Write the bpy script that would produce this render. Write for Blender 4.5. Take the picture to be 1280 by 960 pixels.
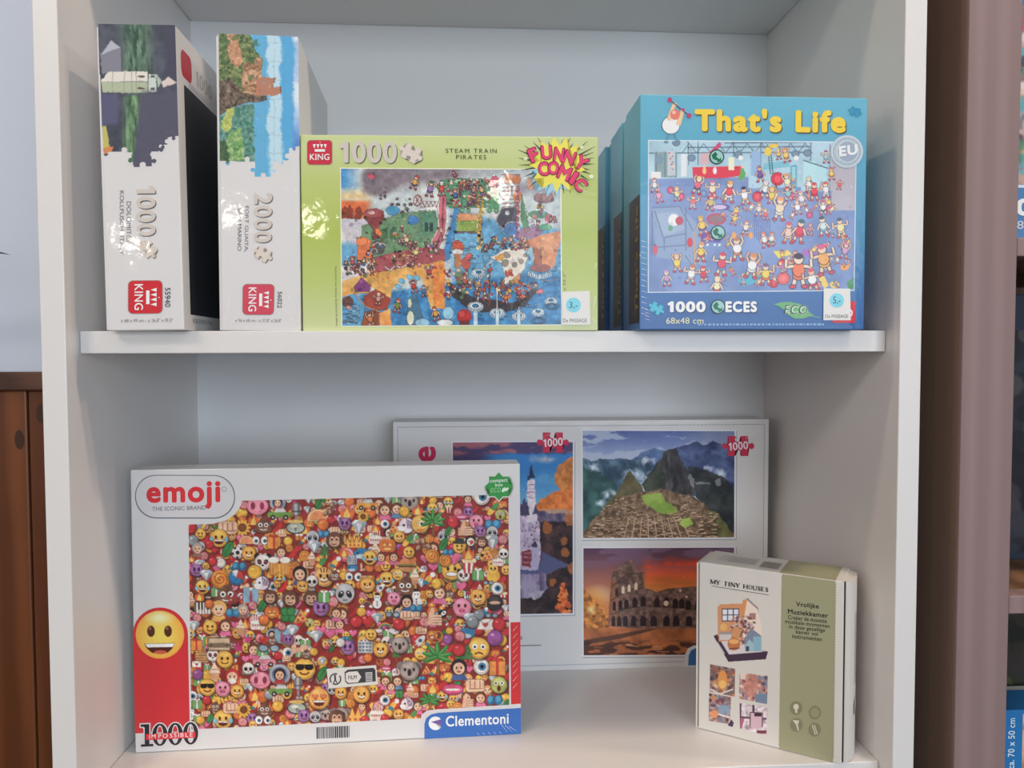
import bpy, bmesh, math, random
import numpy as np
from mathutils import Vector, Matrix

for _o in list(bpy.data.objects):
    bpy.data.objects.remove(_o)
scene = bpy.context.scene
COL = scene.collection

# ------------------------------------------------------------------ camera
ZB = 0.90                      # height of the lower shelf board above the floor (m)
CAM = Vector((-0.0283, -0.68312, ZB + 0.40491))
YAW, PITCH, ROLL, FPX = 0.061274, -0.038581, -0.002662, 936.14
fw = Vector((math.sin(YAW) * math.cos(PITCH), math.cos(YAW) * math.cos(PITCH), math.sin(PITCH)))
rt = Vector((math.cos(YAW), -math.sin(YAW), 0))
up = rt.cross(fw)
cr, sr = math.cos(ROLL), math.sin(ROLL)
rt, up = cr * rt + sr * up, -sr * rt + cr * up
cam_d = bpy.data.cameras.new('camera')
cam_d.sensor_fit = 'HORIZONTAL'
cam_d.sensor_width = 36.0
cam_d.lens = FPX / 1280 * 36.0
cam_d.clip_start = 0.01
cam = bpy.data.objects.new('camera', cam_d)
COL.objects.link(cam)
M3 = Matrix((rt, up, -fw)).transposed()
cam.matrix_world = Matrix.Translation(CAM) @ M3.to_4x4()
scene.camera = cam

# ------------------------------------------------------------------ world, lights, exposure
scene.view_settings.view_transform = 'Standard'
scene.view_settings.look = 'None'
scene.view_settings.gamma = 1.0
scene.view_settings.use_curve_mapping = False
scene.view_settings.exposure = -0.2
w = bpy.data.worlds.new('daylight')
scene.world = w
w.use_nodes = True
w.node_tree.nodes['Background'].inputs['Color'].default_value = (0.75, 0.86, 1.0, 1)
w.node_tree.nodes['Background'].inputs['Strength'].default_value = 1.0


def area_light(name, loc, target, sx, sy, power, color):
    ld = bpy.data.lights.new(name, 'AREA')
    ld.shape = 'RECTANGLE'
    ld.size, ld.size_y = sx, sy
    ld.energy = power
    ld.color = color
    o = bpy.data.objects.new(name, ld)
    COL.objects.link(o)
    o.location = loc
    o.rotation_euler = (Vector(target) - Vector(loc)).to_track_quat('-Z', 'Y').to_euler()
    return o


ROOM = dict(x0=-2.6, x1=3.4, y0=-4.0, y1=0.345, z1=2.62)
# daylight through the shop window in the wall opposite the bookcase and the one in the left wall
area_light('window_daylight', (1.25, ROOM['y0'] + 0.06, 1.58), (1.25, 0, 1.58), 2.3, 1.5, 80, (0.77, 0.885, 1.0))
area_light('side_window_daylight', (ROOM['x0'] + 0.06, -1.35, 1.9), (0, -1.35, 1.9), 1.3, 1.0, 9, (1.0, 0.90, 0.80))

# ------------------------------------------------------------------ materials
_mats = {}


def lin(c):
    c = np.asarray(c, dtype=np.float64) / 255.0
    return np.where(c <= 0.04045, c / 12.92, ((c + 0.055) / 1.055) ** 2.4)


def rgba(c, gain=1.0):
    l = np.clip(lin(c) * gain, 0, 0.95)
    return (float(l[0]), float(l[1]), float(l[2]), 1.0)


def new_mat(name):
    m = bpy.data.materials.new(name)
    m.use_nodes = True
    return m, m.node_tree, m.node_tree.nodes['Principled BSDF']


def film_coat(nt, b, strength=0.16, scale=45.0):
    """clear shrink film lying over the print: a glossy coat with soft ripples"""
    b.inputs['Coat Weight'].default_value = 0.3
    b.inputs['Specular IOR Level'].default_value = 0.25
    b.inputs['Coat Roughness'].default_value = 0.05
    b.inputs['Coat IOR'].default_value = 1.45
    tc = nt.nodes.new('ShaderNodeTexCoord')
    n = nt.nodes.new('ShaderNodeTexNoise')
    n.inputs['Scale'].default_value = scale
    n.inputs['Detail'].default_value = 3.0
    bp = nt.nodes.new('ShaderNodeBump')
    bp.inputs['Strength'].default_value = strength
    bp.inputs['Distance'].default_value = 0.002
    nt.links.new(tc.outputs['Object'], n.inputs['Vector'])
    nt.links.new(n.outputs['Fac'], bp.inputs['Height'])
    nt.links.new(bp.outputs['Normal'], b.inputs['Coat Normal'])


def flat(c, rough=0.5, film=False, metal=0.0, gain=1.0, bump=0.0):
    key = ('flat', tuple(c), rough, film, metal, gain, bump)
    if key in _mats:
        return _mats[key]
    m, nt, b = new_mat('print_%d_%d_%d' % tuple(int(v) for v in c))
    b.inputs['Base Color'].default_value = rgba(c, gain)
    b.inputs['Roughness'].default_value = rough
    b.inputs['Metallic'].default_value = metal
    if film:
        film_coat(nt, b)
    if bump:
        n = nt.nodes.new('ShaderNodeTexNoise')
        n.inputs['Scale'].default_value = 600
        bp = nt.nodes.new('ShaderNodeBump')
        bp.inputs['Strength'].default_value = bump
        bp.inputs['Distance'].default_value = 0.0005
        nt.links.new(n.outputs['Fac'], bp.inputs['Height'])
        nt.links.new(bp.outputs['Normal'], b.inputs['Normal'])
    _mats[key] = m
    return m


def printed(film=True):
    """colour print stored point by point on the sheet"""
    key = ('printed', film)
    if key in _mats:
        return _mats[key]
    m, nt, b = new_mat('colour_print')
    a = nt.nodes.new('ShaderNodeAttribute')
    a.attribute_name = 'Col'
    nt.links.new(a.outputs['Color'], b.inputs['Base Color'])
    b.inputs['Roughness'].default_value = 0.5
    if film:
        film_coat(nt, b)
    _mats[key] = m
    return m


def gradient_print(name, stops, axis='Z', length=0.2, noise=0.0, film=True):
    """carton print whose ink fades from one colour to another along the face"""
    m, nt, b = new_mat(name)
    tc = nt.nodes.new('ShaderNodeTexCoord')
    sp = nt.nodes.new('ShaderNodeSeparateXYZ')
    nt.links.new(tc.outputs['Object'], sp.inputs[0])
    mu = nt.nodes.new('ShaderNodeMath')
    mu.operation = 'DIVIDE'
    mu.inputs[1].default_value = length
    nt.links.new(sp.outputs[axis], mu.inputs[0])
    src = mu.outputs[0]
    if noise:
        n = nt.nodes.new('ShaderNodeTexNoise')
        n.inputs['Scale'].default_value = 9
        nt.links.new(tc.outputs['Object'], n.inputs['Vector'])
        ma = nt.nodes.new('ShaderNodeMath')
        ma.operation = 'MULTIPLY_ADD'
        ma.inputs[1].default_value = noise
        nt.links.new(n.outputs['Fac'], ma.inputs[0])
        nt.links.new(src, ma.inputs[2])
        src = ma.outputs[0]
    r = nt.nodes.new('ShaderNodeValToRGB')
    el = r.color_ramp.elements
    while len(el) < len(stops):
        el.new(0.5)
    for e, (p, c) in zip(el, stops):
        e.position = p
        e.color = rgba(c, GAIN)
    nt.links.new(src, r.inputs[0])
    nt.links.new(r.outputs[0], b.inputs['Base Color'])
    b.inputs['Roughness'].default_value = 0.5
    if film:
        film_coat(nt, b)
    return m


GAIN = 1.26       # print colours were read off the photo under shop light; this brings them back to paper brightness


def wood(name, c0, c1, scale=(3, 3, 0.35), rough=0.55, ring=7.0, dist=3.0):
    m, nt, b = new_mat(name)
    tc = nt.nodes.new('ShaderNodeTexCoord')
    mp = nt.nodes.new('ShaderNodeMapping')
    mp.inputs['Scale'].default_value = scale
    nt.links.new(tc.outputs['Object'], mp.inputs[0])
    wv = nt.nodes.new('ShaderNodeTexWave')
    wv.inputs['Scale'].default_value = ring
    wv.inputs['Distortion'].default_value = dist
    wv.inputs['Detail'].default_value = 4
    wv.inputs['Detail Scale'].default_value = 1.5
    nt.links.new(mp.outputs[0], wv.inputs['Vector'])
    ns = nt.nodes.new('ShaderNodeTexNoise')
    ns.inputs['Scale'].default_value = 3.0
    ns.inputs['Detail'].default_value = 6
    nt.links.new(mp.outputs[0], ns.inputs['Vector'])
    mx = nt.nodes.new('ShaderNodeMath')
    mx.operation = 'MULTIPLY'
    nt.links.new(wv.outputs['Fac'], mx.inputs[0])
    nt.links.new(ns.outputs['Fac'], mx.inputs[1])
    r = nt.nodes.new('ShaderNodeValToRGB')
    r.color_ramp.elements[0].position = 0.1
    r.color_ramp.elements[1].position = 0.7
    r.color_ramp.elements[0].color = rgba(c0)
    r.color_ramp.elements[1].color = rgba(c1)
    nt.links.new(mx.outputs[0], r.inputs[0])
    nt.links.new(r.outputs[0], b.inputs['Base Color'])
    b.inputs['Roughness'].default_value = rough
    bp = nt.nodes.new('ShaderNodeBump')
    bp.inputs['Strength'].default_value = 0.15
    bp.inputs['Distance'].default_value = 0.001
    nt.links.new(mx.outputs[0], bp.inputs['Height'])
    nt.links.new(bp.outputs['Normal'], b.inputs['Normal'])
    return m


def melamine(name, c, rough=0.38):
    m, nt, b = new_mat(name)
    n = nt.nodes.new('ShaderNodeTexNoise')
    n.inputs['Scale'].default_value = 900
    n.inputs['Detail'].default_value = 2
    bp = nt.nodes.new('ShaderNodeBump')
    bp.inputs['Strength'].default_value = 0.08
    bp.inputs['Distance'].default_value = 0.0004
    tc = nt.nodes.new('ShaderNodeTexCoord')
    nt.links.new(tc.outputs['Object'], n.inputs['Vector'])
    nt.links.new(n.outputs['Fac'], bp.inputs['Height'])
    nt.links.new(bp.outputs['Normal'], b.inputs['Normal'])
    b.inputs['Base Color'].default_value = rgba(c)
    b.inputs['Roughness'].default_value = rough
    return m


# ------------------------------------------------------------------ scene objects
def tag(o, label=None, cat=None, group=None, kind=None):
    if label:
        o['label'] = label
    if cat:
        o['category'] = cat
    if group:
        o['group'] = group
    if kind:
        o['kind'] = kind
    return o


def empty(name, loc, rz=0.0, lean=0.0, roll=0.0):
    o = bpy.data.objects.new(name, None)
    o.empty_display_size = 0.05
    COL.objects.link(o)
    o.location = loc
    o.rotation_mode = 'XYZ'
    o.rotation_euler = (-lean, roll, rz)
    return o


def link(name, me, mat, parent=None):
    o = bpy.data.objects.new(name, me)
    if mat is not None and not me.materials:
        me.materials.append(mat)
    COL.objects.link(o)
    o.parent = parent
    return o


def mesh(name, verts, faces):
    me = bpy.data.meshes.new(name)
    me.from_pydata([tuple(map(float, v)) for v in verts], [], faces)
    me.update()
    return me


def box_mesh(name, lo, hi, bevel=0.0, seg=2):
    bm = bmesh.new()
    bmesh.ops.create_cube(bm, size=1.0)
    lo, hi = Vector(lo), Vector(hi)
    for v in bm.verts:
        v.co = Vector((lo[k] + (v.co[k] + 0.5) * (hi[k] - lo[k]) for k in range(3)))
    if bevel:
        bmesh.ops.bevel(bm, geom=list(bm.edges), offset=bevel, segments=seg, affect='EDGES', profile=0.5)
    me = bpy.data.meshes.new(name)
    bm.to_mesh(me)
    bm.free()
    return me


def box(name, lo, hi, mat, parent=None, bevel=0.0):
    return link(name, box_mesh(name, lo, hi, bevel), mat, parent)


def tube_mesh(name, pts, rad, n=8):
    """tapered tube through points"""
    verts, faces = [], []
    pts = [Vector(p) for p in pts]
    for i, p in enumerate(pts):
        d = (pts[min(i + 1, len(pts) - 1)] - pts[max(i - 1, 0)]).normalized()
        a = d.cross(Vector((0.3, 0.2, 1))).normalized()
        b = d.cross(a)
        r = rad[i] if isinstance(rad, (list, tuple)) else rad
        for k in range(n):
            t = 2 * math.pi * k / n
            verts.append(p + a * (r * math.cos(t)) + b * (r * math.sin(t)))
    for i in range(len(pts) - 1):
        for k in range(n):
            faces.append((i * n + k, i * n + (k + 1) % n, (i + 1) * n + (k + 1) % n, (i + 1) * n + k))
    faces.append(tuple(range(n))[::-1])
    faces.append(tuple(range((len(pts) - 1) * n, len(pts) * n)))
    return mesh(name, verts, faces)


# ------------------------------------------------------------------ printing on faces
def homography(src, dst):
    A = []
    for (x, y), (u, v) in zip(src, dst):
        A.append([x, y, 1, 0, 0, 0, -u * x, -u * y, -u])
        A.append([0, 0, 0, x, y, 1, -v * x, -v * y, -v])
    _, _, vt = np.linalg.svd(np.array(A, float))
    return vt[-1].reshape(3, 3)


def hmap(H, P):
    P = np.asarray(P, float)
    q = np.concatenate([P, np.ones(P.shape[:-1] + (1,))], -1) @ H.T
    return q[..., :2] / q[..., 2:]


SQ = [(0, 0), (1, 0), (1, 1), (0, 1)]


class Plate:
    """A printed face of a carton. Layout measurements (TL, TR, BR, BL of the face) are
    rectified to the real face, O + a*U + b*V, in the carton's own space."""

    def __init__(self, quad, O, U, V, parent, film=True, gain=None, pitch=1.2e-4):
        self.H = homography(quad, SQ)
        self.O, self.U, self.V = (np.array(k, float) for k in (O, U, V))
        n = np.cross(self.V, self.U)
        self.N = n / np.linalg.norm(n)
        self.parent, self.film, self.pitch = parent, film, pitch
        self.gain = GAIN if gain is None else gain

    def pts(self, P, layer=1):
        ab = hmap(self.H, P)
        return self.O + ab[..., :1] * self.U + ab[..., 1:] * self.V + self.N * (self.pitch * layer)

    def mat(self, c, rough=0.5):
        return flat(c, rough, self.film, 0.0, self.gain)

    def shape(self, name, outlines, color, layer=2, parent=None, label=None):
        """one printed patch made of one or more flat outlines"""
        bm = bmesh.new()
        for k, out in enumerate(outlines):
            vs = [bm.verts.new(p) for p in self.pts(np.array(out, float), layer + .09 * (k % 9))]
            bm.faces.new(vs)
        bmesh.ops.triangulate(bm, faces=bm.faces[:])
        me = bpy.data.meshes.new(name)
        bm.to_mesh(me)
        bm.free()
        self.face_out(me)
        o = link(name, me, self.mat(color), parent or self.parent)
        if label:
            o['label'] = label
        return o

    def face_out(self, me):
        nrm = Vector(self.N)
        flip = [p.index for p in me.polygons if p.normal.dot(nrm) < 0]
        if flip:
            bm = bmesh.new()
            bm.from_mesh(me)
            bm.faces.ensure_lookup_table()
            bmesh.ops.reverse_faces(bm, faces=[bm.faces[i] for i in flip])
            bm.to_mesh(me)
            bm.free()

    def text(self, name, items, color, layer=4, parent=None, label=None):
        """items: (string, bottom-left, bottom-right, top-left[, weight[, spacing]]) glyph extents"""
        V, F = [], []
        for it in items:
            s, bl, br, tl = it[:4]
            wt = it[4] if len(it) > 4 else 0.0
            spc = it[5] if len(it) > 5 else 1.0
            v, f = glyphs(s, wt, spc)
            lift = v[:, 2:]
            v = v[:, :2]
            lo, hi = v.min(0), v.max(0)
            t = (v - lo) / np.maximum(hi - lo, 1e-9)
            bl, br, tl = (np.array(k, float) for k in (bl, br, tl))
            P = bl + t[:, :1] * (br - bl) + t[:, 1:] * (tl - bl)
            base = sum(len(k) for k in V)
            V.append(self.pts(P, layer + lift))
            F += [tuple(i + base for i in q) for q in f]
        me = mesh(name, np.concatenate(V), F)
        self.face_out(me)
        o = link(name, me, self.mat(color), parent or self.parent)
        if label:
            o['label'] = label
        return o


_gl = {}
_gc = {}


def raw_glyphs(s, spacing=1.0):
    cu = bpy.data.curves.new('lettering', 'FONT')
    cu.body = s
    cu.size = 1.0
    cu.space_character = spacing
    cu.resolution_u = 4
    ob = bpy.data.objects.new('lettering', cu)
    COL.objects.link(ob)
    dg = bpy.context.evaluated_depsgraph_get()
    me = ob.evaluated_get(dg).to_mesh()
    v = np.array([q.co[:2] for q in me.vertices], float).reshape(-1, 2)
    f = [tuple(p.vertices) for p in me.polygons]
    ob.evaluated_get(dg).to_mesh_clear()
    bpy.data.objects.remove(ob)
    bpy.data.curves.remove(cu)
    return v, f


def char(c):
    """outline and advance width of one character; the figure 1 gets its flag"""
    if c not in _gc:
        nn = np.ptp(raw_glyphs('nn')[0][:, 0])
        adv = np.ptp(raw_glyphs('n' + c + 'n')[0][:, 0]) - nn
        v, f = raw_glyphs(c) if c.strip() else (np.zeros((0, 2)), [])
        if c == '1':
            y0, y1 = v[:, 1].min(), v[:, 1].max()
            h = y1 - y0
            x1 = .36 * h
            v = np.array([(x1 - .17 * h, y0), (x1, y0), (x1, y1), (x1 - .13 * h, y1), (x1 - .17 * h, y1 - .05 * h), (x1 - .17 * h, y1 - .24 * h), (x1 - .36 * h, y1 - .17 * h), (x1 - .36 * h, y1 - .03 * h)])
            v[6], v[7] = (x1 - .36 * h, y1 - .29 * h), (x1 - .36 * h, y1 - .16 * h)
            f = [(0, 1, 2, 3, 5), (3, 7, 6, 5)]
            adv = .50 * h
        elif len(v):
            pass
        _gc[c] = (v, f, adv)
    return _gc[c]


def glyphs(s, weight, spacing):
    key = (s, weight, spacing)
    if key in _gl:
        return _gl[key]
    V, F, x, n = [], [], 0.0, 0
    for c in s:
        v, f, adv = char(c)
        if len(v):
            sh = [(0, 0)] if weight <= 0 else [(weight * math.cos(t), weight * math.sin(t)) for t in np.arange(8) * math.pi / 4] + [(0, 0)]
            for k, (dx, dy) in enumerate(sh):
                V.append(np.column_stack([v + (x + dx, dy), np.full(len(v), .09 * k)]))
                F += [tuple(i + n for i in q) for q in f]
                n += len(v)
        x += adv * spacing + 2 * max(weight, 0) * .8
    v = np.concatenate(V)
    _gl[key] = (v, F)
    return _gl[key]


def rrect(x0, y0, x1, y1, r, n=6):
    pts = []
    for cx, cy, a0 in ((x1 - r, y0 + r, -90), (x1 - r, y1 - r, 0), (x0 + r, y1 - r, 90), (x0 + r, y0 + r, 180)):
        for k in range(n + 1):
            a = math.radians(a0 + 90 * k / n)
            pts.append((cx + r * math.cos(a), cy + r * math.sin(a)))
    return pts


def disc(cx, cy, rx, ry=None, n=28, rot=0.0):
    ry = rx if ry is None else ry
    c, s = math.cos(rot), math.sin(rot)
    return [(cx + rx * math.cos(t) * c - ry * math.sin(t) * s, cy + rx * math.cos(t) * s + ry * math.sin(t) * c)
            for t in (2 * math.pi * k / n for k in range(n))]


def star(cx, cy, r0, r1, n, rot=0.0):
    return [(cx + (r0 if k % 2 == 0 else r1) * math.cos(rot + math.pi * k / n),
             cy + (r0 if k % 2 == 0 else r1) * math.sin(rot + math.pi * k / n)) for k in range(2 * n)]


def stroke(p, q, w0, w1=None):
    w1 = w0 if w1 is None else w1
    p, q = np.array(p, float), np.array(q, float)
    d = q - p
    n = np.array([-d[1], d[0]]) / (np.linalg.norm(d) + 1e-9)
    return [tuple(p + n * w0 / 2), tuple(q + n * w1 / 2), tuple(q - n * w1 / 2), tuple(p - n * w0 / 2)]


def ring(cx, cy, rx, ry, w, n=30, a0=0.0, a1=360.0):
    """list of quads that make a ring or an arc"""
    out = []
    for k in range(n):
        t0, t1 = (math.radians(a0 + (a1 - a0) * j / n) for j in (k, k + 1))
        out.append([(cx + rx * math.cos(t0), cy + ry * math.sin(t0)), (cx + rx * math.cos(t1), cy + ry * math.sin(t1)),
                    (cx + (rx - w) * math.cos(t1), cy + (ry - w) * math.sin(t1)),
                    (cx + (rx - w) * math.cos(t0), cy + (ry - w) * math.sin(t0))])
    return out


def jigsaw_piece(cx, cy, s, rot=0.0):
    """outline of a single jigsaw piece: two knobs and two sockets"""
    e = []

    def side(p, q, sign):
        p, q = np.array(p, float), np.array(q, float)
        d = q - p
        nn = np.array([d[1], -d[0]]) * sign
        for t, h in ((0, 0), (.36, 0), (.40, .06), (.34, .16), (.38, .26), (.5, .31), (.62, .26), (.66, .16), (.60, .06), (.64, 0)):
            e.append(p + d * t + nn * h)
    side((-.5, -.5), (.5, -.5), -1)
    side((.5, -.5), (.5, .5), 1)
    side((.5, .5), (-.5, .5), -1)
    side((-.5, .5), (-.5, -.5), 1)
    c, sn = math.cos(rot), math.sin(rot)
    return [(cx + s * (x * c - y * sn), cy + s * (x * sn + y * c)) for x, y in e]


# ------------------------------------------------------------------ picture printing (ink values on a fine sheet)
def lattice(W, H, fx, fy, rng):
    gx, gy = int(fx) + 2, int(fy) + 2
    g = rng.random((gy, gx))
    x = np.linspace(0, fx, W, endpoint=False)
    y = np.linspace(0, fy, H, endpoint=False)
    xi, yi = x.astype(int), y.astype(int)
    tx, ty = x - xi, y - yi
    tx, ty = tx * tx * (3 - 2 * tx), ty * ty * (3 - 2 * ty)
    a = g[np.ix_(yi, xi)] * (1 - tx) + g[np.ix_(yi, xi + 1)] * tx
    b = g[np.ix_(yi + 1, xi)] * (1 - tx) + g[np.ix_(yi + 1, xi + 1)] * tx
    return a * (1 - ty[:, None]) + b * ty[:, None]


class Art:
    def __init__(self, quad, W, H, base, seed=1):
        self.quad = quad
        self.W, self.H = W, H
        self.h = homography(quad, [(0, 0), (W, 0), (W, H), (0, H)])
        self.hi = np.linalg.inv(self.h)
        self.im = np.zeros((H, W, 3)) + np.array(base, float)
        self.keep = np.ones((H, W), bool)
        self.rng = np.random.default_rng(seed)
        self.rnd = random.Random(seed)
        self.ink = 0.0

    def fbm(self, fx, fy=None, octv=4, gain=0.55):
        fy = fx * self.H / self.W if fy is None else fy
        s, a, t = 0, 1.0, 0
        for _ in range(octv):
            s = s + a * lattice(self.W, self.H, fx, fy, self.rng)
            t += a
            a *= gain
            fx, fy = fx * 2, fy * 2
        s = s / t
        lo, hi = np.percentile(s, (3, 97))
        return np.clip((s - lo) / (hi - lo), 0, 1)

    def cov(self, pts, ss=3, window=None):
        P = hmap(self.h, np.array(pts, float))
        x0, y0 = np.floor(P.min(0)).astype(int) - 1
        x1, y1 = np.ceil(P.max(0)).astype(int) + 1
        x0, y0, x1, y1 = max(x0, 0), max(y0, 0), min(x1, self.W), min(y1, self.H)
        if x1 <= x0 or y1 <= y0:
            return None
        if (x1 - x0) * (y1 - y0) > 30000:
            ss = 2
        X = x0 + (np.arange((x1 - x0) * ss) + 0.5) / ss
        Y = y0 + (np.arange((y1 - y0) * ss) + 0.5) / ss
        ins = np.zeros((len(Y), len(X)), bool)
        Q = np.roll(P, -1, 0)
        for (ax, ay), (bx, by) in zip(P, Q):
            if ay == by:
                continue
            r = np.nonzero((ay > Y) != (by > Y))[0]
            if len(r):
                xi = ax + (Y[r] - ay) * (bx - ax) / (by - ay)
                ins[r] ^= X[None, :] < xi[:, None]
        c = ins.reshape(y1 - y0, ss, x1 - x0, ss).mean((1, 3))
        return (slice(y0, y1), slice(x0, x1)), c

    def poly(self, pts, col, a=1.0):
        r = self.cov(pts)
        if r is None:
            return
        s, c = r
        e = np.clip(4 * c * (1 - c), 0, 1)[..., None] * (self.ink * a)
        c = (c * a)[..., None]
        self.im[s] = self.im[s] * (1 - c) + np.array(col, float) * c
        if self.ink:
            self.im[s] = self.im[s] * (1 - e) + np.array([44, 34, 44.]) * e

    def tex(self, pts, colour, a=1.0):
        r = self.cov(pts)
        if r is None:
            return
        s, c = r
        c = (c * a)[..., None]
        self.im[s] = self.im[s] * (1 - c) + colour[s] * c

    def blend(self, mask, colour):
        m = np.clip(mask, 0, 1)[..., None]
        self.im = self.im * (1 - m) + colour * m

    def ell(self, cx, cy, rx, ry, col, rot=0.0, a=1.0, n=18):
        self.poly(disc(cx, cy, rx, ry, n, rot), col, a)

    def dot(self, cx, cy, r, col, a=1.0):
        self.poly(disc(cx, cy, r, r, 10 if r < 3 else 18), col, a)

    def line(self, pts, wd, col, a=1.0):
        for p, q in zip(pts[:-1], pts[1:]):
            self.poly(stroke(p, q, wd), col, a)

    def rect(self, x0, y0, x1, y1, col, a=1.0):
        self.poly([(x0, y0), (x1, y0), (x1, y1), (x0, y1)], col, a)

    def busy(self, n, r=(1.0, 2.4), var=46, outline=.35, box=None):
        """small ink touches that vary the colour already there"""
        X, Y = self.xy()
        ink, self.ink = self.ink, 0.0
        for _ in range(n):
            i, j = self.rnd.randrange(self.H), self.rnd.randrange(self.W)
            x, y = X[i, j], Y[i, j]
            if box and not (box[0] < x < box[2] and box[1] < y < box[3]):
                continue
            c = np.clip(self.im[i, j] + np.array([self.rnd.uniform(-var, var) for _ in range(3)]) * .6 + self.rnd.uniform(-var, var), 8, 250)
            rx, ry, a = self.rnd.uniform(*r), self.rnd.uniform(*r) * .7, self.rnd.uniform(0, 3.14)
            if self.rnd.random() < outline:
                self.ell(x, y, rx + .5, ry + .5, c * .6, a, .7, 10)
            self.ell(x, y, rx, ry, c, a, .85, 10)
        self.ink = ink

    def warp(self, amp, freq):
        """wobble drawn edges so that they look natural"""
        dx, dy = (self.fbm(freq, octv=3) - .5) * 2 * amp, (self.fbm(freq, octv=3) - .5) * 2 * amp
        i, j = np.meshgrid(np.arange(self.H), np.arange(self.W), indexing='ij')
        self.im = self.im[np.clip(np.round(i + dy), 0, self.H - 1).astype(int), np.clip(np.round(j + dx), 0, self.W - 1).astype(int)]

    def xy(self):
        X, Y = np.meshgrid(np.arange(self.W) + 0.5, np.arange(self.H) + 0.5)
        p = hmap(self.hi, np.stack([X, Y], -1))
        return p[..., 0], p[..., 1]

    def cut(self, pts, inside=True):
        r = self.cov(pts)
        k = np.zeros((self.H, self.W), bool)
        if r is not None:
            k[r[0]] = r[1] > 0.5
        self.keep &= (k if inside else ~k)

    def sheet(self, name, plate, layer=1, parent=None, label=None):
        W, H = self.W, self.H
        X, Y = np.meshgrid(np.linspace(0, W, W), np.linspace(0, H, H))
        P = hmap(self.hi, np.stack([X, Y], -1))
        V = plate.pts(P, layer).reshape(-1, 3)
        idx = np.arange(W * H).reshape(H, W)
        q = np.stack([idx[:-1, :-1], idx[1:, :-1], idx[1:, 1:], idx[:-1, 1:]], -1)
        k = self.keep[:-1, :-1] & self.keep[1:, :-1] & self.keep[1:, 1:] & self.keep[:-1, 1:]
        q = q[k].astype(np.int32)
        me = bpy.data.meshes.new(name)
        me.vertices.add(W * H)
        me.vertices.foreach_set('co', V.astype(np.float32).ravel())
        me.loops.add(q.size)
        me.loops.foreach_set('vertex_index', q.ravel())
        me.polygons.add(len(q))
        me.polygons.foreach_set('loop_start', np.arange(0, q.size, 4, dtype=np.int32))
        me.update(calc_edges=True)
        ca = me.color_attributes.new('Col', 'FLOAT_COLOR', 'POINT')
        L = np.ones((W * H, 4), np.float32)
        c = lin(np.clip(self.im, 0, 255))
        c = c * .9 + c.mean(-1, keepdims=True) * .1
        L[:, :3] = np.clip(c * plate.gain, 0, 0.95).reshape(-1, 3)
        ca.data.foreach_set('color', L.ravel())
        o = link(name, me, printed(plate.film), parent or plate.parent)
        if label:
            o['label'] = label
        return o


# ------------------------------------------------------------------ the shop: floor, walls, ceiling, windows
R_ = ROOM
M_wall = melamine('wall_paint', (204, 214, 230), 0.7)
M_room = melamine('room_paint', (178, 172, 166), 0.8)
M_floor = wood('floor_boards', (56, 44, 36), (80, 62, 50), (0.6, 4, 1), 0.5)
M_white = melamine('white_melamine', (232, 229, 227), 0.36)
M_back = melamine('white_hardboard', (226, 226, 227), 0.5)
M_frame = melamine('window_frame_paint', (235, 235, 235), 0.4)


def struct(o):
    o['kind'] = 'structure'
    return o


struct(box('floor', (R_['x0'], R_['y0'], -0.05), (R_['x1'], R_['y1'], 0), M_floor))
struct(box('ceiling', (R_['x0'], R_['y0'], R_['z1']), (R_['x1'], R_['y1'], R_['z1'] + 0.05), M_room))
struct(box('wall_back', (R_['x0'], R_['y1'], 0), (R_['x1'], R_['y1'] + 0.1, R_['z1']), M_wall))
struct(box('wall_right', (R_['x1'], R_['y0'], 0), (R_['x1'] + 0.1, R_['y1'], R_['z1']), M_room))


def wall_with_opening(name, axis, pos, thick, a0, a1, o0, o1, z0, z1, mat):
    V, F = [], []

    def add(s0, s1, t0, t1):
        lo, hi = [0, 0, t0], [0, 0, t1]
        k = 0 if axis == 'y' else 1
        lo[k], hi[k] = s0, s1
        lo[1 - k], hi[1 - k] = pos, pos + thick
        b = len(V)
        for z in (lo[2], hi[2]):
            V.extend([(lo[0], lo[1], z), (hi[0], lo[1], z), (hi[0], hi[1], z), (lo[0], hi[1], z)])
        for f in ((0, 3, 2, 1), (4, 5, 6, 7), (0, 1, 5, 4), (1, 2, 6, 5), (2, 3, 7, 6), (3, 0, 4, 7)):
            F.append(tuple(i + b for i in f))
    add(a0, o0, 0, R_['z1'])
    add(o1, a1, 0, R_['z1'])
    add(o0, o1, 0, z0)
    add(o0, o1, z1, R_['z1'])
    return struct(link(name, mesh(name, V, F), mat))


wall_with_opening('wall_front', 'y', R_['y0'] - 0.1, 0.1, R_['x0'], R_['x1'], 0.1, 2.4, 0.8, 2.35, M_room)
wall_with_opening('wall_left', 'x', R_['x0'] - 0.1, 0.1, R_['y0'], R_['y1'], -2.05, -0.65, 1.35, 2.45, M_room)
wf = struct(box('window_1', (0.1, R_['y0'] - 0.08, 0.8), (2.4, R_['y0'] - 0.02, 0.86), M_frame))
box('window_frame', (0.1, R_['y0'] - 0.08, 2.29), (2.4, R_['y0'] - 0.02, 2.35), M_frame, wf)
for fx in (0.1, 1.22, 2.34):
    box('window_mullion', (fx, R_['y0'] - 0.08, 0.86), (fx + 0.06, R_['y0'] - 0.02, 2.29), M_frame, wf)
wf = struct(box('window_2', (R_['x0'] - 0.08, -2.05, 1.35), (R_['x0'] - 0.02, -0.65, 1.41), M_frame))
box('window_frame', (R_['x0'] - 0.08, -2.05, 2.39), (R_['x0'] - 0.02, -0.65, 2.45), M_frame, wf)
for fy in (-2.05, -1.38, -0.71):
    box('window_mullion', (R_['x0'] - 0.08, fy, 1.41), (R_['x0'] - 0.02, fy + 0.06, 2.39), M_frame, wf)

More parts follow.
